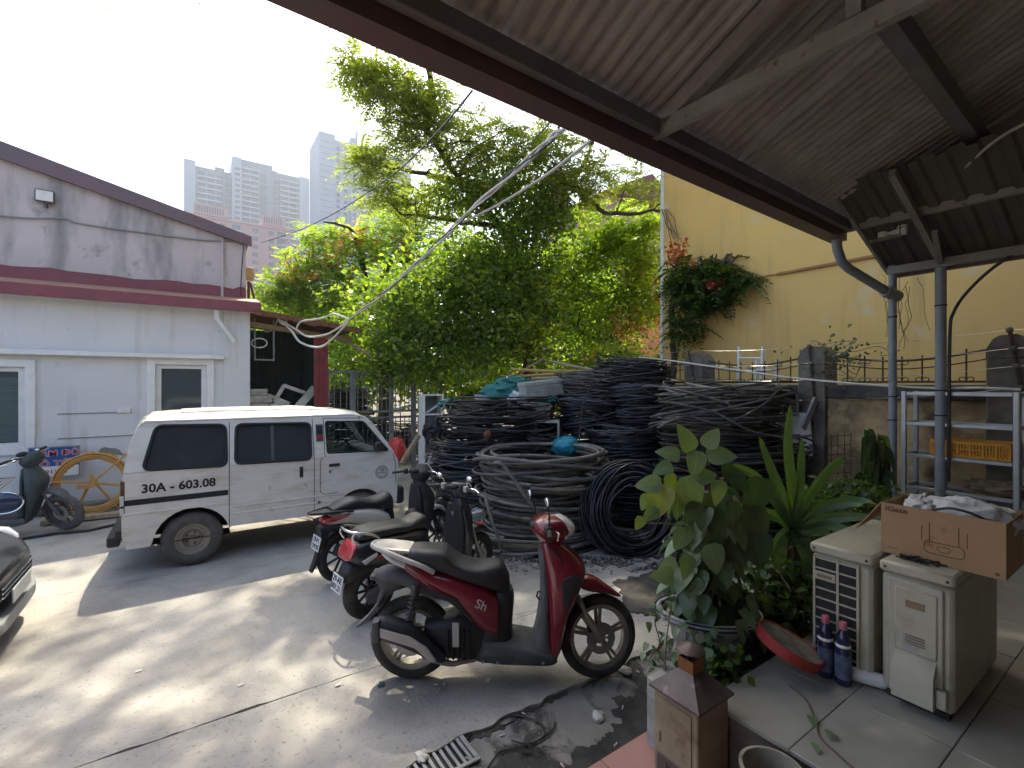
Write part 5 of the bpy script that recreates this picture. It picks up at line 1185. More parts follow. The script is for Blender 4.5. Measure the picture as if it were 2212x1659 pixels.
b = MB(); b.box(XR + .1, 2.3, .28, VW - .28, .34, .42); b.box(1.10, 1.14, .04, VW - .04, .42, 1.2); b.build('floor_pan', M['black'], van)
for y0 in (.15, .80):
    b = MB(); b.box(1.20, 1.66, y0, y0 + .45, .75, .88, .03); b.bar((1.24, y0 + .22, .85), (1.16, y0 + .22, 1.38), .42, .10, (1, 0, 0), ch=.03); b.build('front_seat', M['green_sheet'], van)
b = MB(); b.box(2.02, 2.29, .08, VW - .08, .95, 1.11, .03); b.build('dash_top', M['grey_paint'], van)
cw = Vector((1.93, .95, 1.20)); nx = Vector((-.55, 0, .83)); ux = Vector((0, 1, 0)); vx = nx.cross(ux)
b = MB(); b.tube([cw + (ux * math.cos(a) + vx * math.sin(a)) * .18 for a in [2 * math.pi * k / 26 for k in range(26)]], .012, 6, closed=True); b.tube([cw - ux * .17, cw, cw + ux * .17], .01, 6); b.tube([cw, cw - nx * .25], .018, 6); b.build('steering_wheel', M['black'], van)
# bumpers
b = MB(); b.box(XR - .13, XR - .02, .03, VW - .03, .33, .44, .015); b.box(XR - .06, XR + .04, .02, .12, .40, .50, .01); b.build('rear_bumper', M['black_plastic'], van)
b = MB(); b.box(2.375, 2.50, -.015, VW + .015, .36, .60, .03); b.build('front_bumper', M['black_plastic'], van)
b = MB(); b.box(XR - .012, XR + .028, -.018, .10, .66, 1.02, .006); tl = b.build('tail_light', M['rust'], van)
b = MB(); b.box(XR - .016, XR + .02, -.020, .10, .66, .74, .004); b.build('reverse_lens', M['clear_lens'], tl)
b = MB(); b.box(XR - .016, XR + .02, -.020, .10, .76, .87, .004); b.build('indicator_lens', M['clear_lens'], tl)
# wheels
for cx, nm in ((.02, 'rear_wheel'), (WBv + .02, 'front_wheel')):
    for y in (.10, VW - .10):
        s = -1 if y < .5 else 1
        b = MB(); prof = [(.17, -.08), (.215, -.095), (.262, -.088), (.292, -.062), (.30, -.03), (.30, .03), (.292, .062), (.262, .088), (.17, .08)]; b.lathe(prof, (cx, y, .30), axis='y', n=40, caps=False); wo = b.build(nm, M['dusty_rubber'], van)
        b = MB(); b.lathe([(.0, s * .035), (.03, s * .04), (.035, s * .02), (.085, s * .022), (.10, s * .045), (.125, s * .05), (.14, s * .02), (.165, s * .02), (.172, s * .078), (.18, s * .08), (.18, s * .06), (.0, s * .0)], (cx, y, .30), axis='y', n=32); ri = b.build('rim', M['dusty_steel'] if 'dusty_steel' in M else M['alloy'], wo)
        for k in range(5):
            a = 2 * math.pi * k / 5; b = MB(); b.cyl((cx + .06 * math.cos(a), y + s * .02, .30 + .06 * math.sin(a)), (cx + .06 * math.cos(a), y + s * .042, .30 + .06 * math.sin(a)), .011, n=6); b.build('wheel_nut', M['rust'], ri)
# dark wheel housings
for cx in (.02, WBv + .02):
    b = MB(); b.loft([[(cx + .365 * math.cos(a), y, .30 + .365 * math.sin(a)) for a in [math.pi * k / 12 for k in range(13)]] for y in (.022, .30)], caps=False); b.build('wheel_arch', M['black'], van)
# panel gaps, handles, stripe, lettering, badge
def seam(P, up=False, r=.0045, nm='panel_gap', mt='gasket'):
    Mx = side_xf(False, up); P = up_local(P) if up else P; b = MB(); b.tube([Mx @ Vector((x, z, .0145)) for x, z in P], r, 4); b.build(nm, M[mt], van)
xa, xb, xc = q(795, 600)[0], q(1412, 600)[0], q(1480, 300, .08)[0]
seam([(xa, .40), (xa, ZB)]); seam([(xa, ZB), (xa + .005, ZG - .03)], True); seam([(xb, .40), (xb, ZB)]); seam([(xb, ZB), (xb - .005, ZG - .03)], True)
xd = q(1455, 600)[0]
seam([(xd + .03, ZB), (xd, ZB - .06), (xd, .66), (xd + .06, .62), (xd + .22, .63)]); seam([(xc, ZB), (xc, ZG - .03)], True); seam([(2.33, ZB - .02), (2.37, .9), (2.37, .66)])
seam([(xc, ZG - .03), (1.94, ZG - .045)], True)
b = MB(); x0, z0 = q(1518, 545); x1, z1 = q(1597, 515); b.box(x0, x1, -.034, -.012, z0 + .005, z1, .006); b.build('door_handle', M['black_plastic'], van)
x0, z0 = q(1305, 620); x1, z1 = q(1330, 540); b = MB(); b.box(x0 - .055, x1 + .02, -.018, -.012, z0 - .01, z1 + .01, .002); b.build('handle_recess', M['van_paint'], van)
b = MB(); b.box(x0, x1, -.03, -.014, z0, z1, .006); b.build('door_handle', M['black_plastic'], van)
b = MB(); x0, z0 = q(1527, 575); b.lathe([(.0, -.022), (.018, -.022), (.018, -.014), (0, -.014)], (x0, 0, z0), axis='y', n=14); b.build('door_lock', M['steel'], van)
b = MB(); x0, z0 = q(1447, 800); b.lathe([(.0, -.022), (.022, -.022), (.022, -.014), (0, -.014)], (x0, 0, z0), axis='y', n=14); b.build('fuel_cap', M['steel'], van)
x0, z0 = q(50, 802); x1, z1 = q(788, 720); b = MB(); zs = q(420, 768)[1]; b.box(XR + .005, xa - .012, -.0185, -.0155, zs - .03, zs + .03); b.build('black_stripe', M['ink'], van)
xt, zt = q(435, 680); letters('registration_text', '30A - 603.08', .128, (xt, -.0165, zt), (1, 0, 0), (0, 0, 1), M['ink'], van, False, bold=.004, sx=1.0)
for zz in (.60, .52):
    b = MB(); b.box(.42, 1.70, -.021, -.0148, zz, zz + .02, .003); b.build('body_crease', M['van_paint'], van)
b = MB(); b.box(XR + .005, xa - .01, -.022, -.0148, .655, .68, .004); b.build('body_crease', M['van_paint'], van)
xl, zl = q(1903, 580)
b = MB(); 
for rr in (.088, .062): b.tube([(xl + rr * math.cos(a), -.0155, zl + rr * math.sin(a)) for a in [2 * math.pi * k / 40 for k in range(40)]], .0022, 4, closed=True)
b.box(xl - .001, xl + .001, -.0165, -.0155, zl - .06, zl - .01); bd = b.build('door_emblem', M['paint_blue'], van)
letters('emblem_text', 'TH', .05, (xl, -.0165, zl + .026), (1, 0, 0), (0, 0, 1), M['paint_blue'], bd, False, bold=.001)
b = MB()
for k in range(8): xx = xl - .046 + k * .0115 + (.006 if k > 3 else 0); b.box(xx, xx + .007, -.0168, -.0155, zl - .016, zl - .004)
b.box(xl - .055, xl + .055, -.0165, -.0155, zl + .001, zl + .003); b.build('emblem_marks', M['paint_blue'], bd)
b = MB()
for k in range(34):
    a = R(10 * k + 6); c_ = Vector((xl + .075 * math.cos(a), -.016, zl + .075 * math.sin(a))); d_ = Vector((math.cos(a), 0, math.sin(a))) * rnd.uniform(.005, .008); b.bar(c_ - d_, c_ + d_, .0012, rnd.uniform(.003, .006), (-math.sin(a), 0, math.cos(a)))
b.build('emblem_marks', M['paint_blue'], bd)
Mx = side_xf(False, True); x0, z0 = q(1425, 362, .05); x1, z1 = q(1472, 236, .09); P = up_local([(x0, z0), (x1, z1)])
b = MB(M=Mx); b.box(P[0][0], P[1][0], P[0][1], P[1][1], .012, .024, .003); vt = b.build('air_vent', M['grey_plastic'], van)
for k in range(6):
    zz = P[0][1] + (P[1][1] - P[0][1]) * (.40 + .09 * k); b = MB(M=Mx); b.box(P[0][0] + .01, P[1][0] - .01, zz, zz + .012, .022, .028); b.build('slat', M['black'], vt)
b = MB(M=Mx); cx_ = (P[0][0] + P[1][0]) / 2; cz_ = P[0][1] + .05; b.box(cx_ - .025, cx_ + .025, cz_ - .028, cz_ + .028, .022, .028, .003); b.build('red_badge', M['tail_red'], vt)
x0, z0 = q(1870, 395); b = MB(); b.box(x0 - .06, x0 + .05, -.13, -.03, z0 - .06, z0 + .07, .02); b.bar((x0 + .04, -.05, z0 - .03), (x0 + .12, .0, z0 - .05), .03, .03); b.build('side_mirror', M['black_plastic'], van)
b = MB(M=Mx); xm = (mw_[0][0]); c0 = q(1113, 235, .09); P = up_local([q(1113, 512, .02), c0]); b.box(P[0][0] - .02, P[0][0] + .015, P[0][1], P[1][1], .004, .012, .001); b.build('window_divider', M['grey_plastic'], van)

# ------------------------------------------------------------------ dark car at the left edge
car = thing('dark_car', 'dark grey car nosing in at the edge beside the van', 'car', (-1.18, 5.38, 0))
M['car_paint'] = mat('car_paint', (.035, .036, .036), (.05, .05, .048), rough=.3, metal=.3, scale=4, coat=.7, c4=(.12, .115, .105), s4=25, lo4=.62, hi4=.8)
st = [(-4.45, .55, .72, .95), (-4.3, .70, .55, 1.02), (-3.8, .82, .30, 1.05), (-2.5, .86, .28, 1.02), (-1.25, .86, .28, .99), (-.75, .86, .26, .92), (-.40, .83, .25, .84), (-.20, .78, .26, .77), (-.08, .68, .30, .70), (0, .52, .40, .62)]
def car_ring(x, w, zb, zt):
    h = zt - zb; half = [(0, zb), (w * .8, zb), (w * .96, zb + h * .12), (w, zb + h * .4), (w * .985, zb + h * .68), (w * .92, zb + h * .88), (w * .72, zb + h * .97), (w * .35, zt), (0, zt + .01)]
    return [(x, y, z) for y, z in half] + [(x, -y, z) for y, z in half[-2:0:-1]]
b = MB(); b.loft([car_ring(*s) for s in interp(st, 3)]); b.build('body', M['car_paint'], car)
cab = [(-4.0, .66, .95, 1.08), (-3.5, .68, .95, 1.36), (-2.9, .66, .95, 1.45), (-2.2, .66, .95, 1.45), (-1.7, .68, .95, 1.30), (-1.1, .70, .93, 1.0)]
b = MB(); b.loft([car_ring(*s) for s in interp(cab, 3)]); b.build('cabin', M['tint'], car)
for s in (1, -1):
    b = MB(); b.loft([[(x, s * (y + dy_ * math.cos(a)), z + dz_ * math.sin(a)) for a in [2 * math.pi * k / 14 for k in range(14)]] for x, y, z, dy_, dz_ in ((-.46, .80, .72, .03, .03), (-.34, .775, .70, .06, .075), (-.18, .71, .665, .08, .085), (-.10, .62, .64, .06, .06), (-.08, .55, .62, .02, .02))]); hl = b.build('headlight', M['clear_lens'], car)
    b = MB(); b.tube([(-.44, s * .79, .64), (-.25, s * .77, .60), (-.12, s * .70, .575), (-.06, s * .55, .56)], .012, 6); b.build('chrome_trim', M['chrome'], hl)
b = MB(); b.box(-.02, .035, -.42, .42, .44, .56, .02); gr = b.build('grille', M['black'], car)
for k in range(3): b = MB(); b.box(.03, .045, -.40, .40, .455 + .035 * k, .466 + .035 * k); b.build('slat', M['chrome'], gr)
b = MB(); b.loft([ring_yz(x, .20, .30, w, p=4) for x, w in ((-.35, .80), (-.10, .76), (.02, .60), (.05, .45))]); b.build('front_lip', M['grey_paint'], car)
b = MB(); b.box(.05, .062, -.24, .24, .36, .47, .003); b.build('number_plate', M['plate'], car)
for x in (-.85, -3.55):
    for s in (1, -1):
        b = MB(); b.lathe([(.2, -.09), (.29, -.09), (.315, -.06), (.315, .06), (.29, .09), (.2, .09)], (x, s * .76, .315), axis='y', n=32, caps=False); wo = b.build('wheel', M['dusty_rubber'], car)
        b = MB(); b.lathe([(0, s * .07), (.19, s * .06), (.205, s * .08), (.205, s * .0), (0, 0)], (x, s * .76, .315), axis='y', n=24); b.build('rim', M['alloy'], wo)
# ------------------------------------------------------------------ heap of cable coils
M['cable_black'] = mat('cable_black', (.014, .0145, .016), (.038, .039, .042), rough=.42, scale=7, island=.75, bump=.1, bscale=60)
M['cable_grey'] = mat('cable_grey', (.145, .135, .12), (.05, .047, .044), rough=.6, scale=5, island=.5, bump=.15, bscale=50)
M['cable_thick'] = mat('cable_thick', (.20, .188, .165), (.085, .08, .072), rough=.65, scale=5, island=.35, bump=.25, bscale=45, c4=(.045, .043, .04), s4=14)
M['cable_blue'] = mat('cable_blue', (.018, .021, .027), (.05, .055, .066), rough=.38, scale=6, island=.7)
def coil(label, xl, xr, yt, yb, Z, mt, cr, loops, thick=.30, dr=.8, tilt=.10, rot=None, seg=30, zc=None, skew=0, sides=5):
    c = at((xl + xr) / 2, CY, Z); rx = (xr - xl) / 2 * Z / FPX; ry = rx * dr; zf = Z - ry * .8
    z1 = EYE - (yt - CY) / FPX * zf; z0 = EYE - (yb - CY) / FPX * zf; mb = MB()
    if rot is None: base = Vector((c.x, c.y, z0)); T = Matrix.Translation(base) @ Matrix.Rotation(-YAW + rnd.uniform(-.2, .2), 4, 'Z')
    else: base = Vector((c.x, c.y, 0)); T = rot
    mb.M = T; h = z1 - z0
    for i in range(loops):
        t = (i + rnd.uniform(-.5, .5)) / loops; z = max(cr, h * t * .94 + cr); f = 1 - thick * rnd.random() ** 1.2 - .05 * abs(2 * t - 1)
        if t > .8: f = 1 - (thick + .1) * rnd.random()
        tx, ty = rnd.gauss(0, tilt), rnd.gauss(0, tilt) + skew; ox, oy = rnd.gauss(0, .05) * rx, rnd.gauss(0, .05) * rx
        a0 = rnd.uniform(0, 6.28); turn = rnd.choice((1, 1, 1, 1.0, .8)) ; w1, w2 = rnd.uniform(0, 6.28), rnd.uniform(0, 6.28); am = rnd.uniform(0, .06); k2 = rnd.choice((2, 3))
        P = []
        nseg = seg; stray = rnd.random() < .28
        if stray: f *= rnd.uniform(1.02, 1.14); tx *= 1.8; ty *= 1.8; ox += rnd.gauss(0, .05) * rx
        for k in range(nseg + 1):
            a = a0 + 2 * math.pi * turn * k / nseg; rr = f * (1 + am * math.sin(k2 * a + w1))
            x = rx * rr * math.cos(a) + ox; y = ry * rr * math.sin(a) + oy
            zz = z + tx * x * .5 + ty * y * .5 + .012 * math.sin(2 * a + w2) + (cr * 1.6 * k / nseg)
            zz = min(max(zz, cr * .8 - (.05 if stray and z0 > .3 else 0)), h + (.03 if not stray else .07)); P.append((x, y, zz))
        mb.tube(P, cr * rnd.uniform(.85, 1.15), sides, caps=True)
    o = mb.build('cable_coil', M[mt], fix=False, sharp=80); me = o.data; me.transform(Matrix.Translation(-base)); o.location = base
    tag(o, label, 'cable coil', 'coils in the cable heap'); return o
coil('thick grey cable coil at the front of the heap, lower half', 1040, 1302, 1048, 1206, 6.25, 'cable_thick', .021, 46, .16, .78, .07, seg=36)
coil('thick grey cable coil lying on top at the front of the heap', 1030, 1316, 988, 1062, 6.25, 'cable_thick', .023, 20, .14, .78, .13, seg=40, sides=7)
coil('messy black cable coil on top of the stack behind the silver scooter', 954, 1198, 868, 966, 7.35, 'cable_black', .011, 74, .35, .8, .22)
coil('wide black cable coil at the bottom of the stack behind the silver scooter', 924, 1160, 952, 1062, 7.35, 'cable_blue', .012, 66, .3, .8, .13)
coil('black cable coil resting on the ground beside the white cabinet', 935, 1160, 1056, 1120, 7.4, 'cable_black', .012, 34, .3, .8, .08)
coil('loose tangle of thin black cable between crates and blue bag', 1120, 1212, 918, 985, 7.0, 'cable_black', .009, 30, .4, .8, .3)
coil('pale grey cable coil under the topmost coil, beside the long box', 1198, 1338, 806, 862, 7.9, 'cable_grey', .013, 40, .35, .8, .16)
coil('topmost black cable coil of the whole heap', 1279, 1450, 776, 838, 8.0, 'cable_black', .013, 50, .35, .8, .18)
coil('sagging dark cable coil hanging left under the pale grey coil', 1196, 1332, 856, 954, 7.55, 'cable_blue', .013, 56, .3, .85, .25, skew=-.15)
coil('dark cable coil low behind the thick grey coil', 1190, 1330, 946, 1130, 7.6, 'cable_black', .014, 60, .25, .85, .1)
coil('bluish black cable coil second from the top of the heap', 1305, 1442, 832, 896, 7.65, 'cable_blue', .013, 44, .3, .85, .14)
coil('black cable coil third from the top of the heap', 1308, 1442, 884, 936, 7.55, 'cable_black', .013, 38, .3, .85, .12)
coil('blue-black cable coil above the upright coil', 1274, 1432, 922, 996, 7.1, 'cable_blue', .013, 52, .3, .85, .12)
coil('dark cable coil sandwiched just above the upright coil', 1288, 1442, 984, 1040, 7.0, 'cable_blue', .012, 44, .3, .85, .12)
coil('dark cable coil at ground level behind the upright coil', 1290, 1445, 1034, 1180, 7.1, 'cable_black', .013, 56, .25, .85, .1)
coil('large grey cable coil sprawling beside the boundary wall', 1415, 1706, 836, 962, 6.35, 'cable_grey', .015, 78, .25, .68, .2, seg=36)
coil('dark cable coil under the large grey coil by the wall', 1432, 1735, 952, 1064, 6.2, 'cable_black', .014, 58, .3, .68, .14)
coil('black cable coil at ground level behind the potted plants', 1440, 1725, 1058, 1200, 6.2, 'cable_black', .014, 60, .25, .68, .08)
coil('small pale cable coil on the ground beside the pothos pot', 1440, 1560, 1170, 1262, 5.2, 'cable_grey', .012, 34, .3, .8, .14)
# upright coil
c = at(1362, 1124, 5.75); T = Matrix.Translation((c.x, c.y, 0)) @ Matrix.Rotation(-YAW, 4, 'Z') @ Matrix.Translation((0, 0, .54)) @ Matrix.Rotation(R(8), 4, 'Z') @ Matrix.Rotation(R(82), 4, 'X') @ Matrix.Translation((0, 0, -.18))
coil('black cable coil standing upright on its edge against the heap', 1362 - 92, 1362 + 92, 1000, 1064, 5.75, 'cable_blue', .012, 64, .36, 1.02, .06, rot=T, seg=36)
# loose ends
def ends(lab, pts, r, mt, n=7):
    mb = MB(); mb.tube(smooth_path(pts, 6), r, n); tag(mb.build('cable_end', M[mt]), lab, 'cable'); 
ends('thick cable end slanting down across the front coil', [at(1068, 1000, 5.62), at(1085, 1003, 5.55), at(1110, 1035, 5.5), at(1140, 1080, 5.45), at(1168, 1112, 5.45)], .024, 'cable_thick')
ends('thick cable end standing against the front coil', [at(1048, 1072, 5.65), at(1058, 1110, 5.5), at(1072, 1150, 5.42), at(1084, 1186, 5.4)], .021, 'cable_thick')
ends('thick cable tail curling over the ground before the front coil', [at(1040, 1160, 5.6), at(1090, 1168, 5.35), at(1150, 1172, 5.25), at(1200, 1180, 5.35)], .02, 'cable_thick')
ends('cut thick cable end lying on the ground beside the black scooter', [gz(1075, 1188, .02), gz(1105, 1196, .02), gz(1140, 1205, .02), gz(1175, 1190, .02)], .02, 'cable_thick')
ends('grey cable loop crossing the large coil by the wall', [at(1420, 925, 5.75), at(1480, 900, 5.66), at(1560, 915, 5.62), at(1640, 880, 5.62), at(1690, 838, 5.75), at(1720, 850, 5.8), at(1722, 900, 5.78)], .016, 'cable_grey')
ends('grey cable sweeping diagonally over the large coil', [at(1450, 870, 5.72), at(1540, 890, 5.62), at(1620, 930, 5.6), at(1700, 945, 5.7), at(1755, 940, 5.9)], .015, 'cable_grey')
ends('black cable hanging down the middle of the heap', [at(1322, 800, 7.15), at(1268, 850, 6.95), at(1254, 920, 6.85), at(1250, 985, 6.7)], .011, 'cable_black')
ends('loose black cable loops at the right end of the heap', [at(1700, 940, 5.9), at(1750, 950, 5.85), at(1764, 975, 5.8), at(1735, 1000, 5.8), at(1690, 990, 5.85)], .012, 'cable_black')
ends('long cable strand drooping between the two upper coils', [at(1300, 900, 7.05), at(1350, 885, 6.9), at(1420, 880, 6.7), at(1500, 868, 6.0)], .011, 'cable_black')
# boxes, cloths, poles on the heap
M['styro'] = mat('styro', (.40, .40, .36), (.30, .30, .27), rough=.9, scale=5, stretch=(1, 1, 4), bump=.4, bscale=30, c3=(.16, .155, .14), s3=3, lo3=.5, hi3=.75)
def px_box(name, lab, x, y, Z, w, d, h, rotz, tilt=0, mt='styro', cat='box'):
    p = at(x, y, Z); t = thing(name, lab, cat, p, rot=(0, R(tilt), rotz - YAW)); mb = MB()
    mb.box(-w / 2, w / 2, -d / 2, d / 2, 0, h, .012); mb.build('body', M[mt], t)
    mb = MB(); mb.box(-w / 2 - .01, w / 2 + .01, -d / 2 - .01, d / 2 + .01, h * .78, h + .01, .01); mb.build('lid', M[mt], t)
    mb = MB()
    for k in range(4): mb.box(-w / 2 + .03, w / 2 - .03, -d / 2 - .006, -d / 2 + .003, h * (.1 + .17 * k), h * (.1 + .17 * k) + .018)
    mb.build('rib', M[mt], t); return t
px_box('long_box', 'long weathered pale box tilted on top of the heap', 1170, 858, 7.7, .66, .34, .26, .35, -6)
px_box('wooden_crate', 'weathered pale crate between the cable stacks', 1140, 908, 7.2, .60, .36, .27, .1, 3)
t = thing('open_crate', 'broken open crate beneath the weathered crate', 'crate', at(1182, 944, 7.0), -YAW - .1); mb = MB(); w, d, h = .36, .3, .25
for a in ((-w / 2, -w / 2 + .03), (w / 2 - .03, w / 2)): mb.box(*a, -d / 2, d / 2, 0, h)
mb.build('side', M['styro'], t); mb = MB(); mb.box(-w / 2 + .03, w / 2 - .03, -d / 2, d / 2, 0, .03); mb.box(-w / 2 + .03, w / 2 - .03, -d / 2, d / 2, h - .03, h); mb.build('plank', M['styro'], t)
mb = MB(); mb.box(-w / 2 + .03, w / 2 - .03, d / 2 - .02, d / 2, .03, h - .03); mb.build('back', M['black'], t)
px_box('flat_box', 'flat grey box half buried at the top of the messy coil', 1060, 872, 7.8, .5, .4, .12, .2, 4)
def lump(name, lab, cat, c, rx, ry, rz, mt, amp=.22, sc=3.0, seed=0, n=36, m=22, flat=None):
    from mathutils import noise
    mb = MB(); vs = []; fs = []
    for i in range(m + 1):
        th = math.pi * i / m
        for k in range(n):
            a = 2 * math.pi * k / n; d = Vector((math.sin(th) * math.cos(a), math.sin(th) * math.sin(a), -math.cos(th)))
            q_ = noise.fractal(d * sc + Vector((seed * 7.3, 0, 0)), 1.0, 2.0, 4) ; f = 1 + amp * q_ + amp * .5 * abs(noise.noise(d * sc * 1.7 + Vector((seed, 3, 1))))
            z = d.z * rz * f
            if flat is not None: z = max(z, -rz * flat)
            vs.append((c[0] + d.x * rx * f, c[1] + d.y * ry * f, c[2] + z))
    for i in range(m):
        for k in range(n): fs.append((i * n + k, i * n + (k + 1) % n, (i + 1) * n + (k + 1) % n, (i + 1) * n + k))
    mb.add(vs, fs); o = mb.build(name, mt, sharp=60)
    if lab: tag(o, lab, cat)
    return o
M['teal'] = mat('teal', (.035, .20, .19), (.025, .14, .135), rough=.75, scale=8, bump=.3, bscale=25)
M['blue_bag'] = mat('blue_bag', (.02, .27, .37), (.015, .18, .26), rough=.4, scale=8, bump=.3, bscale=25)
M['white_bag'] = mat('white_bag', (.62, .61, .59), (.5, .49, .47), rough=.5, scale=8, bump=.5, bscale=20)
lump('tied_rag', 'small reddish rag tied to the messy black coil', 'rag', at(1053, 940, 6.62), .05, .04, .07, M['rust'], .4, 3, 21, 16, 10)
lump('cloth_bundle', 'crumpled teal cloth on the heap beside the long box', 'cloth', at(1085, 850, 7.9), .36, .3, .16, M['teal'], .30, 2.2, 1)
lump('cloth_bundle', 'teal cloth spread behind the long box', 'cloth', at(1110, 828, 8.3), .34, .26, .11, M['teal'], .32, 2.3, 2)
lump('cloth_bundle', 'scrap of teal cloth poking out under the long box', 'cloth', at(1178, 866, 7.3), .22, .18, .07, M['teal'], .32, 2.4, 3)
lump('plastic_bag', 'white plastic bag next to the teal cloth', 'bag', at(1118, 860, 7.6), .14, .12, .09, M['white_bag'], .4, 4, 4)
lump('blue_bag', 'bright blue plastic bag wedged in the middle of the heap', 'bag', at(1224, 964, 6.75), .21, .17, .14, M['blue_bag'], .2, 1.9, 5)
lump('cloth_bundle', 'greenish cloth at the left top of the messy coil', 'cloth', at(975, 872, 7.9), .2, .2, .08, M['teal'], .32, 2.4, 6)
lump('black_bag', 'black rubbish bag beside the white cabinet', 'bag', at(940, 930, 8.0), .2, .2, .22, M['black_plastic'], .3, 3, 7)
for k, (p0, p1, Z0, Z1, r_, mt, lab) in enumerate((
        ((1105, 798), (1260, 802), 9.6, 9.0, .03, 'bamboo', 'yellow pole lying along the back of the heap'),
        ((1130, 812), (1275, 800), 9.2, 8.6, .025, 'bamboo', 'yellow pole crossing behind the long box'),
        ((1150, 818), (1240, 812), 8.8, 8.6, .03, 'wood_pale', 'pale timber batten behind the long box'),
        ((1190, 780), (1290, 800), 9.2, 8.4, .022, 'wood_pale', 'pale stick slanting toward the topmost coil'),
        ((1060, 838), (1175, 775), 9.4, 9.8, .028, 'wood', 'brown branch leaning up behind the heap'),
        ((1020, 862), (1110, 800), 9.2, 9.6, .02, 'wood', 'thin brown branch behind the teal cloth'),
        ((1450, 820), (1560, 842), 7.1, 6.5, .016, 'wood_pale', 'pale stick resting on the large grey coil'),
        ((1690, 1080), (1830, 1062), 5.6, 5.0, .014, 'wood_pale', 'pale stick on the ground near the wall plants'))):
    mb = MB(); mb.tube([at(*p0, Z0), at((p0[0] + p1[0]) / 2, (p0[1] + p1[1]) / 2 + 1.5, (Z0 + Z1) / 2), at(*p1, Z1)], r_, 8); tag(mb.build('pole', M[mt]), lab, 'pole')
for k in range(9):
    x = 1050 + k * 26; mb = MB(); mb.tube([at(x, 846 + rnd.uniform(-8, 6), 9.3), at(x + rnd.uniform(-20, 40), 812 + rnd.uniform(-14, 8), 9.5 + rnd.uniform(-.3, .4))], rnd.uniform(.010, .02), 6)
    tag(mb.build('stick', M['wood'] if k % 2 else M['wood_pale']), 'dry stick in the brushwood behind the heap', 'stick', 'sticks in the brushwood behind the heap')
# white cabinet, leaning board, coral bundle, blue bucket
p = gz(931, 1034); cb = thing('open_cabinet', 'tall narrow white open cabinet beside the cable heap', 'cabinet', p, -YAW + .5); w, d, h = .44, .38, 1.82
mb = MB(); mb.box(-w / 2, -w / 2 + .03, -d / 2, d / 2, 0, h, .004); mb.build('side_panel', M['white_paint'], cb)
mb = MB(); mb.box(w / 2 - .03, w / 2, -d / 2, d / 2, 0, h, .004); mb.build('side_panel', M['white_paint'], cb)
mb = MB(); mb.box(-w / 2 + .03, w / 2 - .03, d / 2 - .02, d / 2, 0, h); mb.build('back_panel', M['grey_paint'], cb)
for z in (.02, .5, .95, 1.38, h - .03): mb = MB(); mb.box(-w / 2 + .03, w / 2 - .03, -d / 2 + .003, d / 2 - .02, z, z + .028); mb.build('shelf', M['white_paint'], cb)
mb = MB(); mb.bar((-.16, -.1, 1.42), (.17, -.1, 1.62), .12, .015); mb.build('loose_shelf', M['white_paint'], cb)
mb = MB(); mb.bar(at(922, 1018, 7.9), at(956, 942, 8.2), .10, .02, (0, 1, 0)); tag(mb.build('white_board', M['white_paint']), 'narrow white board leaning against the cable stack', 'board')
lump('coral_bundle', 'coral red plastic bundle just beyond the van nose', 'bundle', at(858, 972, 9.2), .16, .2, .24, M['coral'] if 'coral' in M else M['red_decal'], .2, 2.5, 8)
mb = MB(); mb.tube([at(868, 1000, 9.0), at(905, 940, 9.0)], .05, 8); tag(mb.build('pole', M['wood_pale']), 'thick pale post leaning on the gate by the cabinet', 'pole')
# scrap behind the gate
M['scrap_a'] = mat('scrap_a', (.30, .29, .27), (.2, .19, .18), rough=.8, scale=4, bump=.3); M['scrap_b'] = mat('scrap_b', (.42, .26, .06), (.3, .18, .05), rough=.6, scale=5)
for k in range(16):
    x = 715 + rnd.uniform(0, 220); y = rnd.uniform(845, 985); Z = rnd.uniform(12, 13.5); p = at(x, y, Z); mb = MB(); a = rnd.uniform(-.5, .5); l = rnd.uniform(.4, 1.0)
    dv = Vector((math.cos(a + .6), -math.sin(a + .6) * .3, rnd.uniform(-.35, .35))) * l; mb.bar(p - dv / 2, p + dv / 2, rnd.uniform(.1, .4), rnd.uniform(.02, .12), ch=.005)
    tag(mb.build('scrap_sheet', M[('scrap_a', 'scrap_b', 'white_paint', 'rust', 'scrap_a', 'black_plastic')[k % 6]]), ('grey', 'yellow', 'white', 'rusty', 'grey', 'black')[k % 6] + ' scrap sheet piled behind the bar gate', 'scrap', 'scrap piled behind the gate')
coil('grey cable coil stacked behind the bar gate', 708, 800, 840, 905, 12.6, 'cable_grey', .02, 40, .3, .8, .15); coil('black cable coil under the grey one behind the gate', 708, 815, 900, 990, 12.6, 'cable_black', .02, 50, .3, .8, .15); coil('low black cable coil behind the gate near the cabinet', 800, 905, 915, 1000, 12.4, 'cable_black', .02, 50, .3, .8, .15)
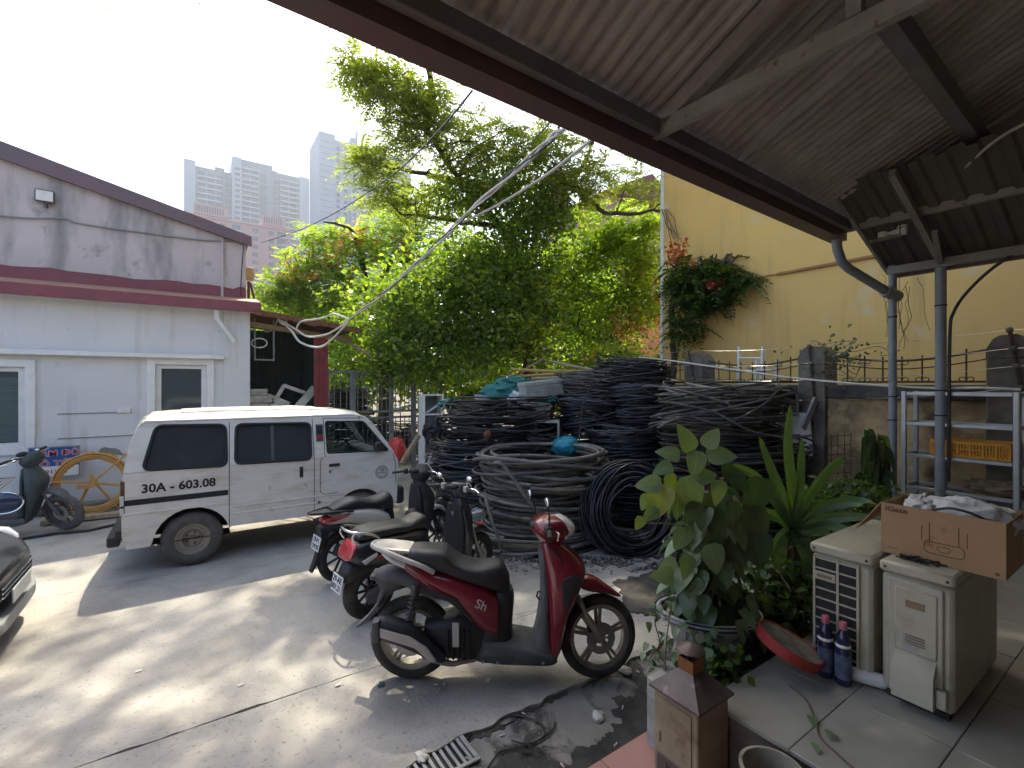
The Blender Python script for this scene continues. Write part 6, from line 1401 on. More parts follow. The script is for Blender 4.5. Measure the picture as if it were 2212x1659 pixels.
# ------------------------------------------------------------------ duct rod reel, sign and plank at the left wall
M['rod_yellow'] = mat('rod_yellow', (.62, .34, .10), (.52, .28, .085), rough=.5, scale=6)
rc = gb(200, 1043, 9.85); rl = thing('duct_rod_reel', 'large round reel of orange-yellow cable rod leaning at the white wall', 'reel', (rc.x, rc.y, 0)); RR = .47
mb = MB()
for i in range(26):
    rr = RR - .085 * rnd.random() * (1 if i > 3 else .1); dy = rnd.uniform(-.05, .05); ph = rnd.uniform(0, 6)
    mb.tube([(rc.x + rr * math.cos(a) , rc.y + dy + .006 * math.sin(3 * a + ph), rc.z + rr * 1.0 * math.sin(a)) for a in [2 * math.pi * k / 44 for k in range(44)]], .011, 6, closed=True)
mb.build('coiled_rod', M['rod_yellow'], rl, world=True, fix=False)
for a in (25, 150, 268 + 60): mb = MB(); mb.bar((rc.x, rc.y - .02, rc.z), (rc.x + (RR + (.14 if a == 25 else 0)) * math.cos(R(a + 20)), rc.y - .06, rc.z + (RR + (.14 if a == 25 else 0)) * math.sin(R(a + 20))), .035, .03); mb.build('spoke', M['rod_yellow'], rl, world=True)
for a in (95, 200, 260, 345, 60, 130): mb = MB(); mb.bar((rc.x + .36 * math.cos(R(a)), rc.y, rc.z + .36 * math.sin(R(a))), (rc.x + .49 * math.cos(R(a)), rc.y, rc.z + .49 * math.sin(R(a))), .14, .018, (0, 1, 0)); mb.build('clip', M['rod_yellow'], rl, world=True)
mb = MB(); mb.cyl((rc.x, rc.y - .07, rc.z), (rc.x, rc.y + .07, rc.z), .05, n=14); mb.box(rc.x - .18, rc.x - .03, rc.y - .07, rc.y - .03, rc.z - .07, rc.z - .01, .004); mb.box(rc.x - .03, rc.x + .03, rc.y - .08, rc.y - .05, rc.z - .06, rc.z + .14, .004); mb.build('hub', M['rod_yellow'], rl, world=True)
mb = MB(); mb.bar((rc.x - .22, rc.y + .1, .02), (rc.x - .04, rc.y, rc.z - .02), .03, .03); mb.bar((rc.x + .3, rc.y + .1, .02), (rc.x + .04, rc.y, rc.z - .02), .03, .03); mb.build('stand', M['rod_yellow'], rl, world=True)
p0 = gb(62, 1012, 10.16); p1 = gb(172, 962, 10.16); M['sign_blue'] = mat('sign_blue', (.03, .10, .32), (.025, .085, .27), rough=.5, scale=8)
sg = thing('no_parking_sign', 'blue rectangular no-parking sign with red lettering behind the dark scooter', 'sign', ((p0.x + p1.x) / 2, 10.16, 0))
zb_ = p0.z - .16; mb = MB(); mb.box(p0.x, p1.x, 10.15, 10.17, zb_, p1.z, .003); mb.build('board', M['sign_blue'], sg, world=True)
mb = MB(); mb.box(p0.x + .01, p1.x - .01, 10.146, 10.149, zb_ + .01, zb_ + .17); mb.build('white_strip', M['white_paint'], sg, world=True)
mb = MB()
for a in ((p0.x, p1.x, p1.z - .012, p1.z + .004), (p0.x, p1.x, zb_ - .004, zb_ + .008)): mb.box(*a[:2], 10.142, 10.172, *a[2:])
for a in ((p0.x - .006, p0.x + .008), (p1.x - .008, p1.x + .006)): mb.box(*a, 10.143, 10.171, zb_, p1.z)
mb.build('edge_frame', M['pvc_grey'], sg, world=True)
cxs = (p0.x + p1.x) / 2
for body, dz, sz_, mt in (('CẤM ĐỖ', .105, .125, 'red_decal'), ('Ô TÔ', .265, .125, 'red_decal')):
    letters('lettering', body, sz_, (cxs + .01, 10.1468, p1.z - dz), (1, 0, 0), (0, 0, 1), M['white_paint'], sg, bold=.005, sx=1.15); letters('lettering', body, sz_, (cxs + .01, 10.1448, p1.z - dz), (1, 0, 0), (0, 0, 1), M[mt], sg, bold=.001, sx=1.15)
letters('lettering', '0911.95', .085, (cxs, 10.1445, zb_ + .08), (1, 0, 0), (0, 0, 1), M['red_decal'], sg, bold=.002, sx=1.1)
mb = MB(); mb.bar(gz(90, 1128, .05) + Vector((0, 0, 0)), gz(268, 1108, .05), .16, .06, ch=.004); tag(mb.build('timber_plank', M['wood_pale']), 'weathered plank on the ground below the reel', 'plank')
mb = MB(); mb.tube([gz(40, 1165, .02), gz(120, 1152, .02), gz(190, 1146, .02), gz(262, 1130, .02)], .018, 8); tag(mb.build('ground_pipe', M['black_cable']), 'dark hose lying along the white building', 'hose')
mb = MB(); mb.box(-14, .9, 10.05, 10.285, -.02, .13, .01); tag(mb.build('plinth', M['gutter_concrete']), 'low concrete plinth along the white building', 'plinth')
# patch of bare render above the reel
q0 = gb(200, 975, 10.29); P = jag((q0.x - .12, q0.z - .12), (q0.x + .62, q0.z - .16), 8, .04) + jag((q0.x + .62, q0.z - .16), (q0.x + .15, q0.z + .06), 8, .04) + jag((q0.x + .15, q0.z + .06), (q0.x - .12, q0.z - .12), 6, .03)
mb = MB(); mb.prism([(p.x, 10.294, p.y) for p in P], (0, -.004, 0)); mb.build('bare_patch', M['gutter_concrete'], wb, world=True)

# ------------------------------------------------------------------ aluminium rack with crate
RA = 6.22
y_l, y_r = ga(1953, 900, RA).y, ga(2196, 900, RA).y
rk = thing('aluminium_rack', 'tall aluminium-profile shelving rack standing against the mouldy wall', 'rack', (RA, (y_l + y_r) / 2, 0)); M['alu'] = mat('alu', (.44, .45, .46), (.36, .37, .38), rough=.4, metal=.7, scale=12)
def prof(p0, p1, w=.038):
    mb = MB(); p0 = Vector(p0); p1 = Vector(p1); d = (p1 - p0).normalized()
    mb.bar(p0, p1, w, w, (0, 0, 1) if abs(d.z) < .9 else (1, 0, 0), ch=.003); u = Vector((0, 0, 1)) if abs(d.z) < .9 else Vector((1, 0, 0)); r_ = d.cross(u)
    for s in (-1, 1):
        mb.bar(p0 + r_ * s * w * .5 + d * .002, p1 + r_ * s * w * .5 - d * .002, .004, w * .62, u); 
        mb.bar(p0 + u * s * w * .5 + d * .002, p1 + u * s * w * .5 - d * .002, w * .62, .004, u)
    return mb
zr = [1.94, 1.63, 1.30, .965, .45]
for x in (RA, RA + .36):
    for y in (y_l, y_r): prof((x, y, .0), (x, y, 1.965)).build('upright', M['alu'], rk, world=True)
    for z in zr: prof((x, y_r + .023, z), (x, y_l - .023, z), .032).build('rail', M['alu'], rk, world=True)
for z in zr:
    for y in (y_l, y_r): prof((RA + .023, y, z - .002), (RA + .337, y, z - .002), .030).build('side_rail', M['alu'], rk, world=True)
M['crate_yellow'] = mat('crate_yellow', (.60, .26, .015), (.50, .21, .012), rough=.5, scale=6)
ct = thing('yellow_crate', 'yellow-orange slotted plastic crate on the rack shelf', 'crate', (RA + .16, y_r + .32, 1.325)); cw, cd, chh = .56, .34, .16
def crate_wall(p0, p1, nm):
    p0 = Vector(p0); p1 = Vector(p1); mb = MB(); L = (p1 - p0).length; d = (p1 - p0).normalized()
    for z, hh in ((.012, .024), (chh - .015, .03), (chh * .5, .012)): mb.bar(p0 + Vector((0, 0, z)), p1 + Vector((0, 0, z)), .012, hh)
    n = max(4, int(L / .022))
    for i in range(n + 1):
        q = p0.lerp(p1, i / n); mb.bar(q, q + Vector((0, 0, chh - .02)), .010 if i % 4 else .02, .008 if i % 4 else .016, d)
    mb.build(nm, M['crate_yellow'], ct)
crate_wall((-cd / 2, -cw / 2, 0), (-cd / 2, cw / 2, 0), 'front_wall'); crate_wall((cd / 2, -cw / 2, 0), (cd / 2, cw / 2, 0), 'back_wall'); crate_wall((-cd / 2, -cw / 2, 0), (cd / 2, -cw / 2, 0), 'end_wall'); crate_wall((-cd / 2, cw / 2, 0), (cd / 2, cw / 2, 0), 'end_wall')
mb = MB(); mb.box(-cd / 2, cd / 2, -cw / 2, cw / 2, 0, .008); mb.build('base', M['crate_yellow'], ct)
q = ga(2150, 1048, RA + .25); lump('dark_bundle', 'dark brown cloth bundle at the foot of the rack', 'bundle', (q.x, q.y, 1.03), .12, .22, .07, M['wood'], .4, 3, 9)
# ladders behind the fence, white cable, wall clutter
for nm, xl, xr, yt, yb, A in (('white aluminium ladder leaning behind the fence, taller of two', 1592, 1648, 748, 840, 7.1), ('white aluminium ladder leaning behind the fence, shorter of two', 1630, 1680, 778, 840, 7.05)):
    lt = thing('ladder', nm, 'ladder', ga(xl, yb, A), group='ladders behind the fence'); a0, a1 = ga(xl, yb + 120, A), ga(xl + 5, yt, A); b0_, b1_ = ga(xr - 8, yb + 120, A), ga(xr, yt, A)
    for p0, p1 in ((a0, a1), (b0_, b1_)): mb = MB(); mb.bar(p0, p1, .05, .028); mb.build('stile', M['white_paint'], lt, world=True)
    for t in (.1, .3, .5, .62, .75, .88): mb = MB(); mb.tube([a0.lerp(a1, t), b0_.lerp(b1_, t)], .014, 8); mb.build('rung', M['white_paint'], lt, world=True)
mb = MB(); mb.tube(smooth_path([at(1380, 772, 7.9), at(1440, 778, 7.4), at(1560, 795, 6.6), at(1700, 815, 6.0), at(1850, 829, 5.4), at(2000, 838, 4.9), at(2120, 838, 4.5), at(2205, 842, 4.3)], 6), .012, 6); tag(mb.build('white_cable', M['white_cable']), 'white cable stretched from the heap past the fence to the rack', 'cable')
mb = MB(); mb.box(-.2, .2, -.02, .02, 0, .55, .006); o = mb.build('louvre_panel', M['white_paint']); q = at(1718, 925, 6.05); o.location = (q.x, q.y, q.z - .35); o.rotation_euler = (R(-10), 0, -YAW - .2); tag(o, 'white louvred panel standing behind the large grey coil', 'panel')
mb = MB(); mb.bar(at(1735, 925, 5.95), at(1762, 862, 6.05), .10, .03, (0, 1, 0)); tag(mb.build('metal_channel', M['pvc_grey']), 'grey metal channel leaning at the end of the heap', 'channel')
gr_ = thing('wire_grid', 'rusty wire grid leaning against the mouldy wall', 'grid', ga(1810, 1060, 6.7))
for k in range(5):
    mb = MB(); mb.tube([ga(1782 + 14 * k, 938 - k, 6.68), ga(1782 + 14 * k, 1030, 6.62)], .005, 5); mb.build('wire', M['iron'], gr_, world=True)
    mb = MB(); mb.tube([ga(1782, 944 + 20 * k, 6.675), ga(1838, 940 + 20 * k, 6.675)], .005, 5); mb.build('wire', M['iron'], gr_, world=True)

# ------------------------------------------------------------------ overhead cables
def strand(lab, pts, r, mt, nm='overhead_cable', k=6): 
    mb = MB(); mb.tube(smooth_path(pts, k), r, 6); tag(mb.build(nm, M[mt]), lab, 'cable')
main = [(756, 690, 8.4), (800, 655, 7.8), (850, 615, 7.1), (930, 540, 6.0), (1010, 462, 5.0), (1100, 380, 4.1), (1190, 300, 3.3), (1214, 276, 3.05)]
for i, (mt, lab) in enumerate((('white_cable', 'thickest white strand of the twisted cable bundle up to the canopy'), ('white_cable', 'second white strand of the twisted bundle up to the canopy'), ('black_cable', 'black strand in the twisted bundle up to the canopy'))):
    P = [at(*q) for q in main]; P = smooth_path(P, 8); n = len(P); mb = MB()
    mb.tube([p + Vector((.022 * math.cos(i * 2.1 + j * .42), .022 * math.sin(i * 2.1 + j * .42), .022 * math.sin(i * 2.1 + j * .42 + .5))) for j, p in enumerate(P)], .013 - .003 * i, 6); tag(mb.build('overhead_cable', M[mt]), lab, 'cable', 'twisted cable bundle')
strand('pale cable forking off the twisted bundle to the canopy edge', [at(1000, 480, 5.2), at(1080, 440, 4.6), at(1180, 378, 3.9), at(1260, 316, 3.35), at(1284, 296, 3.2)], .013, 'white_cable')
strand('lower white cable loop drooping in front of the shed roof', [at(608, 694, 9.3), at(630, 715, 9.2), at(650, 740, 9.1), at(690, 750, 9.0), at(722, 728, 8.8), at(756, 690, 8.4)], .022, 'white_cable')
strand('upper white cable loop drooping in front of the shed roof', [at(608, 692, 9.3), at(640, 712, 9.2), at(665, 727, 9.1), at(700, 724, 8.95), at(725, 712, 8.7), at(756, 690, 8.4)], .019, 'white_cable')
strand('small white cable loop above the shed eave', [at(640, 712, 9.2), at(650, 695, 9.15), at(680, 690, 9.05), at(700, 686, 9.0), at(722, 678, 8.9), at(756, 690, 8.4)], .018, 'white_cable')
strand('white cable tied at the shed roof edge', [at(600, 676, 9.35), at(604, 692, 9.3), at(612, 700, 9.3), at(620, 694, 9.25)], .025, 'white_cable')
strand('pale wire looped under the shed eave', [at(600, 690, 9.4), at(590, 712, 9.5), at(572, 716, 9.6), at(566, 700, 9.6)], .01, 'white_cable')
strand('thin black line from the gable corner across the sky to the canopy', [at(565, 524, 10.2), at(640, 500, 9.3), at(720, 462, 8.2), at(800, 412, 6.8), at(870, 360, 5.6), at(950, 280, 4.2), at(1020, 196, 3.2)], .008, 'black_cable')
strand('thin dark line over the tree to the canopy', [at(1050, 425, 9.0), at(1130, 330, 5.5), at(1185, 268, 3.3)], .006, 'black_cable')
# ------------------------------------------------------------------ air-conditioner units on the platform
M['ac_beige'] = mat('ac_beige', (.50, .47, .36), (.43, .40, .31), rough=.55, scale=3, c3=(.30, .265, .19), s3=3.5, lo3=.55, hi3=.8, c4=(.22, .17, .11), s4=22, lo4=.70, hi4=.8)
M['ac_dark'] = mat('ac_dark', (.02, .02, .019), (.035, .034, .032), rough=.7, scale=20)
PZ = .453; AH = .69
def ac_unit(lab, y0, y1, x0=2.93, L=.82):
    t = thing('air_conditioner_unit', lab, 'air conditioner', (x0 + L / 2, (y0 + y1) / 2, PZ), group='outdoor air-conditioner units')
    mb = MB(); mb.box(x0 + .012, x0 + L, y0, y1, PZ + .03, PZ + AH - .06, .018); mb.build('casing', M['ac_beige'], t, world=True)
    mb = MB(); mb.box(x0 - .004, x0 + L + .004, y0 - .006, y1 + .006, PZ + AH - .058, PZ + AH, .012); mb.build('top_cover', M['ac_beige'], t, world=True)
    mb = MB(); mb.box(x0 + .02, x0 + L - .02, y0 + .02, y1 - .02, PZ, PZ + .03); mb.build('base_pan', M['ac_dark'], t, world=True)
    for yy in (y0 + .02, y1 - .02):
        mb = MB(); mb.cyl((x0 - .008, yy, PZ + AH - .03), (x0, yy, PZ + AH - .03), .007, n=10); mb.build('screw', M['rust'], t, world=True)
    return t
N0, N1 = .665, .945; F0, F1 = .985, 1.275
tn = ac_unit('beige outdoor air-conditioner unit with pipe cover, nearer of the two', N0, N1); x0 = 2.93
mb = MB(); mb.box(x0 - .004, x0 + .01, N0 + .035, N1 - .03, PZ + .045, PZ + AH - .075, .006); mb.build('service_panel', M['ac_beige'], tn, world=True)
mb = MB(); mb.box(x0 - .012, x0 + .0, N0 + .055, N1 - .06, PZ + .27, PZ + AH - .11, .01); mb.build('raised_panel', M['ac_beige'], tn, world=True)
mb = MB(); mb.box(x0 - .0145, x0 - .008, N0 + .10, N0 + .175, PZ + AH - .20, PZ + AH - .165); mb.build('handle_slot', M['wood'], tn, world=True)
for k in range(4): mb = MB(); mb.box(x0 - .0145, x0 - .008, N0 + .10, N0 + .175, PZ + AH - .34 - .013 * k, PZ + AH - .333 - .013 * k); mb.build('vent_slot', M['wood'], tn, world=True)
mb = MB(); mb.box(x0 - .0138, x0 - .0105, N0 + .125, N0 + .185, PZ + .28, PZ + .355); mb.build('sticker', M['styro'], tn, world=True)
mb = MB(); mb.prism([(x0 - .001, N0 + .06, PZ + .265), (x0 - .014, N0 + .06, PZ + .25), (x0 - .055, N0 + .06, PZ + .19), (x0 - .055, N0 + .06, PZ + .05), (x0 - .001, N0 + .06, PZ + .04)], (0, .16, 0)); vc = mb.build('valve_cover', M['ac_beige'], tn, world=True)
mb = MB(); mb.box(x0 - .03, x0 - .0, N0 + .018, N0 + .058, PZ + .06, PZ + .15, .005); mb.build('cover_lip', M['ac_beige'], vc, world=True)
tf = ac_unit('beige outdoor air-conditioner unit with coil grille, farther of the two', F0, F1)
mb = MB(); mb.box(x0 + .006, x0 + .0135, F0 + .065, F1 - .02, PZ + .05, PZ + AH - .08); gr2 = mb.build('coil', M['ac_dark'], tf, world=True)
for k in range(11): mb = MB(); z = PZ + .05 + k * .0558; mb.box(x0 - .003, x0 + .004, F0 + .065, F1 - .02, z - .004, z + .004); mb.build('grille_bar', M['ac_beige'], tf, world=True)
for y in (F0 + .06, F0 + .155, F1 - .018): mb = MB(); mb.box(x0 - .004, x0 + .005, y - .006, y + .006, PZ + .04, PZ + AH - .07); mb.build('grille_bar', M['ac_beige'], tf, world=True)
mb = MB(); mb.box(x0 - .007, x0 + .003, F0 + .165, F1 - .02, PZ + AH - .20, PZ + AH - .155, .002); hp = mb.build('handle_panel', M['ac_beige'], tf, world=True)
mb = MB(); mb.box(x0 - .0085, x0 - .006, F0 + .18, F1 - .035, PZ + AH - .185, PZ + AH - .168); mb.build('handle_slot', M['wood'], hp, world=True)
# black netting scrap on the near unit
mb = MB(); c = Vector((3.03, .83, PZ + AH + .008))
for k in range(26):
    a = rnd.uniform(0, 6.28); p = c + Vector((rnd.uniform(-.03, .03), rnd.uniform(-.06, .05), 0)); mb.tube([p, p + Vector((rnd.uniform(-.03, .03), rnd.uniform(-.05, .05), rnd.uniform(0, .018))), p + Vector((rnd.uniform(-.04, .04), rnd.uniform(-.09, .09), .0))], .003, 4)
o = mb.build('black_netting', M['black'], fix=False); tag(o, 'scrap of black netting lying on the nearer air-conditioner unit', 'netting')
# ------------------------------------------------------------------ cardboard box
M['card'] = mat('card', (.40, .25, .135), (.36, .22, .115), rough=.85, scale=3, bump=.08, bscale=60, c4=(.27, .14, .06), s4=8); M['card_in'] = mat('card_in', (.40, .24, .12), (.34, .2, .1), rough=.9, scale=4); M['card_ink'] = mat('card_ink', (.14, .07, .035), rough=.8)
BX0, BX1, BY0, BY1, BZ0, BZ1 = 3.06, 3.42, .515, .985, PZ + AH + .006, PZ + AH + .265
bxo = thing('cardboard_box', 'open brown cardboard box stuffed with white plastic across the two units', 'box', ((BX0 + BX1) / 2, (BY0 + BY1) / 2, BZ0))
e = .005
for nm, a in (('front_side', (BX0, BX0 + e, BY0, BY1)), ('back_side', (BX1 - e, BX1, BY0, BY1)), ('end_side', (BX0 + e, BX1 - e, BY0, BY0 + e)), ('end_side', (BX0 + e, BX1 - e, BY1 - e, BY1))): mb = MB(); mb.box(*a, BZ0, BZ1 - (.006 if nm == 'end_side' else 0)); mb.build(nm, M['card'], bxo, world=True)
mb = MB(); mb.box(BX0, BX1, BY0, BY1, BZ0 - .004, BZ0); mb.build('base', M['card'], bxo, world=True)
mb = MB(); mb.prism([(BX0 + .01, BY1 + .001, BZ1 - .004), (BX1 - .01, BY1 + .001, BZ1 - .004), (BX1 - .03, BY1 + .12, BZ1 - .15), (BX0 - .02, BY1 + .11, BZ1 - .17)], (0, .004, .003)); mb.build('flap', M['card'], bxo, world=True)
mb = MB(); mb.prism([(BX1 + .001, BY0 + .01, BZ1 - .004), (BX1 + .001, BY1 - .01, BZ1 - .004), (BX1 + .14, BY1 - .02, BZ1 - .08), (BX1 + .14, BY0 + .02, BZ1 - .08)], (.003, 0, .004)); mb.build('flap', M['card'], bxo, world=True)
fr_ = ((0, -1, 0), (0, 0, 1))
letters('box_print', 'iGate', .036, (BX0 - .0012, BY1 - .065, BZ1 - .028), *fr_, M['card_ink'], bxo, bold=.0008, sx=1.2)
mb = MB(); yc_, zc_ = (BY0 + BY1) / 2 - .02, BZ0 + .075
mb.tube([(BX0 - .0012, yc_ + y, zc_ + z) for y, z in rrect(-.075, .075, -.028, .028, .02, 4)], .0014, 4, closed=True); mb.tube([(BX0 - .0012, yc_ + .025 * math.cos(a), zc_ + .014 * math.sin(a)) for a in [2 * math.pi * k / 16 for k in range(16)]], .0012, 4, closed=True)
for y in (-.085, -.055, .055, .085): mb.tube([(BX0 - .0012, yc_ + y, zc_ + .03), (BX0 - .0012, yc_ + y, zc_ + .10 + .02 * (abs(y) < .06))], .0014, 4)
mb.build('box_print', M['card_ink'], bxo, world=True)
mb = MB(); mb.box(BX0 - .0016, BX0 - .0004, BY0 + .02, BY0 + .035, BZ0 + .012, BZ0 + .024); mb.tube([(BX0 - .001, BY1 - .03, BZ0 + .03), (BX0 - .001, BY1 - .075, BZ0 + .028)], .0012, 4); mb.build('box_print', M['card_ink'], bxo, world=True)
lump('plastic_sack', 'white plastic sack bulging out of the cardboard box', 'sack', ((BX0 + BX1) / 2 + .03, (BY0 + BY1) / 2 - .05, BZ1 - .04), .13, .19, .085, M['white_bag'], .22, 2.6, 12, 48, 30)
lump('plastic_sack', 'smaller crumpled white bag at the back of the cardboard box', 'sack', ((BX0 + BX1) / 2 + .02, BY1 - .13, BZ1 - .03), .12, .08, .06, M['white_bag'], .3, 3.2, 13, 40, 24)
strand('black cable end curling out of the cardboard box', [Vector((BX0 + .03, BY0 + .28, BZ1 - .01)), Vector((BX0 + .02, BY0 + .2, BZ1 + .022)), Vector((BX0 + .03, BY0 + .12, BZ1 + .012)), Vector((BX0 + .05, BY0 + .06, BZ1 - .02))], .006, 'black_cable', 'box_cable')
# ------------------------------------------------------------------ bottles, tray, bin, basin
M['bottle_blue'] = mat('bottle_blue', (.02, .022, .075), (.015, .016, .05), rough=.25, scale=5, coat=.5); M['cap_pink'] = mat('cap_pink', (.60, .17, .22), (.5, .13, .18), rough=.4, scale=9); M['label_grey'] = mat('label_grey', (.14, .17, .26), (.05, .06, .12), rough=.5, scale=25)
for i, (x, y, lab) in enumerate(((1786, 1432, 'dark blue bottle with pink cap, farther from the lying white bottle'), (1817, 1442, 'dark blue bottle with pink cap, nearer to the lying white bottle'))):
    t = thing('blue_bottle', lab, 'bottle', (2.862, (1.172, 1.088)[i], PZ), rotz=R(60), group='pink-capped bottles'); t.scale = (1, 1, 1.18); mb = MB(); mb.lathe([(.034, 0), (.038, .008), (.038, .15), (.034, .165), (.03, .185), (.033, .2), (.03, .215), (.017, .235), (.015, .245)], n=24); mb.build('bottle_body', M['bottle_blue'], t)
    mb = MB(); mb.lathe([(.017, .243), (.0185, .246), (.0185, .272), (.016, .276)], n=18); mb.build('cap', M['cap_pink'], t)
    mb = MB(); mb.lathe([(.0384, .03), (.0388, .032), (.0388, .135), (.0384, .137)], n=24, caps=False); mb.build('label_band', M['label_grey'], t)
    mb = MB(); mb.lathe([(.0350, .168), (.0352, .17), (.0335, .178), (.0325, .18)], n=24, caps=False); mb.build('white_band', M['white_paint'], t)
p0 = gz(1836, 1452, PZ + .04); p1 = gz(1900, 1470, PZ + .04); d = (p1 - p0).normalized(); t = thing('white_bottle', 'white plastic bottle lying between the two air-conditioner units', 'bottle', (p0.x, p0.y, PZ))
mb = MB(); mb.tube([p0, p0 + d * .008, p0 + d * .13, p0 + d * .16, p0 + d * .178, p0 + d * .185], [.032, .037, .037, .03, .016, .013], 18); mb.build('bottle_body', M['white_plastic'], t, world=True)
mb = MB(); mb.tube([p0 + d * .184, p0 + d * .205], .014, 12); mb.build('cap', M['cap_pink'], t, world=True)
M['tray_red'] = mat('tray_red', (.35, .035, .03), (.28, .03, .025), rough=.5, scale=8); M['tray_dirt'] = mat('tray_dirt', (.32, .30, .25), (.14, .125, .1), rough=.95, scale=12, bump=.5, bscale=60)
c = at(1703, 1395, 2.62); T = Matrix.Translation(c) @ Matrix.Rotation(-YAW, 4, 'Z') @ Matrix.Rotation(R(24), 4, 'Y') @ Matrix.Rotation(R(6), 4, 'X')
t = thing('red_tray', 'round red tray with dirty white bottom tilted against the planter', 'tray', c); mb = MB(M=T); mb.lathe([(.155, -.03), (.165, -.028), (.17, .028), (.165, .032), (.158, .03), (.155, .024)], n=40, caps=False); mb.build('rim', M['tray_red'], t, world=True)
mb = MB(M=T); mb.lathe([(.0, .024), (.156, .025)], n=40, caps=False); mb.lathe([(.0, -.029), (.156, -.029)], n=40, caps=False); mb.build('bottom', M['tray_dirt'], t, world=True)
M['bin'] = mat('bin', (.36, .34, .28), (.26, .24, .19), rough=.7, scale=7, c4=(.15, .13, .1), s4=15)
p = gz(1668, 1662, .44); t = thing('waste_bin', 'dirty cream plastic bin at the foot of the platform', 'bin', (p.x, p.y, .1)); mb = MB(); mb.lathe([(.085, 0), (.115, .32), (.122, .325), (.122, .34), (.112, .34), (.08, .02), (0, .02)], n=32); mb.build('bin_body', M['bin'], t)
mb = MB(); mb.lathe([(.118, .332), (.126, .334), (.126, .345), (.112, .345), (.112, .332)], n=32, closed=True); mb.build('rim', M['bin'], t)
M['mint'] = mat('mint', (.40, .46, .30), (.34, .40, .26), rough=.5, scale=6)
# ------------------------------------------------------------------ votive paper burner
M['burner'] = mat('burner', (.36, .30, .20), (.24, .19, .125), rough=.6, scale=5, metal=.15, c3=(.15, .09, .055), s3=6, lo3=.55, hi3=.72, bump=.1); M['burner_roof'] = mat('burner_roof', (.15, .115, .105), (.10, .075, .068), rough=.5, metal=.3, scale=6, c4=(.26, .2, .17), s4=18, lo4=.6, hi4=.75); M['burner_rust'] = mat('burner_rust', (.27, .10, .03), (.17, .065, .025), rough=.7, scale=12)
bxx, byy = 2.02, 1.42; bu = thing('paper_burner', 'small rusty sheet-metal paper burner with pyramid roof and chimney cap', 'burner', (bxx, byy, .103), 0); hw = .122; z0, z1 = .15, .545
mb = MB(); mb.box(-hw, hw, -hw, hw, z0 - .103, z1 - .103, .006); mb.build('body', M['burner'], bu)
for sx_ in (-1, 1):
    for sy_ in (-1, 1): mb = MB(); mb.bar((sx_ * (hw - .02), sy_ * (hw - .02), 0), (sx_ * (hw - .02), sy_ * (hw - .02), z0 - .1), .03, .03); mb.build('leg', M['burner'], bu)
mb = MB(); r0, r1 = hw + .018, .042; zt = .65 - .103; ze = z1 - .103
mb.loft([[(-r0, -r0, ze), (r0, -r0, ze), (r0, r0, ze), (-r0, r0, ze)], [(-r0, -r0, ze + .012), (r0, -r0, ze + .012), (r0, r0, ze + .012), (-r0, r0, ze + .012)], [(-r1, -r1, zt), (r1, -r1, zt), (r1, r1, zt), (-r1, r1, zt)]]); mb.build('roof', M['burner_roof'], bu)
mb = MB()
for s in ((-1, -1), (1, -1), (1, 1), (-1, 1)): pass
for a in ((-r1, -r1 + .004, -r1, r1), (r1 - .004, r1, -r1, r1), (-r1 + .004, r1 - .004, -r1, -r1 + .004), (-r1 + .004, r1 - .004, r1 - .004, r1)): mb.box(*a, zt - .002, zt + .06)
mb.build('chimney', M['burner_rust'], bu)
mb = MB(); mb.lathe([(0.0, zt + .128), (.03, zt + .121), (.062, zt + .10), (.066, zt + .094), (.06, zt + .096), (.03, zt + .116), (.0, zt + .122)], n=28); cp = mb.build('chimney_cap', M['burner_roof'], bu)
mb = MB(); mb.tube([(0.03, 0, zt + .03), (.02, 0, zt + .115)], .004, 6); mb.tube([(-.03, 0, zt + .03), (-.02, 0, zt + .115)], .004, 6); mb.build('stay', M['iron'], cp)
mb = MB(); mb.box(-hw - .006, -hw + .002, -hw + .03, hw - .02, .15, ze - .03, .002); dr = mb.build('door', M['burner'], bu)
mb = MB(); mb.box(-hw - .014, -hw - .005, hw - .045, hw - .035, .20, .25, .002); mb.build('handle', M['steel'], dr)
mb = MB(); mb.box(-hw - .006, -hw + .002, -hw + .03, hw - .02, .055, .135, .002); dw = mb.build('ash_drawer', M['burner_roof'], bu)
mb = MB(); mb.tube([(-hw - .006, -.03, .115), (-hw - .02, -.01, .085), (-hw - .02, .03, .085), (-hw - .006, .05, .115)], .005, 6); mb.build('handle', M['burner_roof'], dw)
# pale slab behind the burner
mb = MB(); mb.box(2.03, 2.14, 1.58, 1.70, .10, .47, .006); tag(mb.build('concrete_block', M['styro']), 'pale concrete block standing behind the paper burner', 'block')
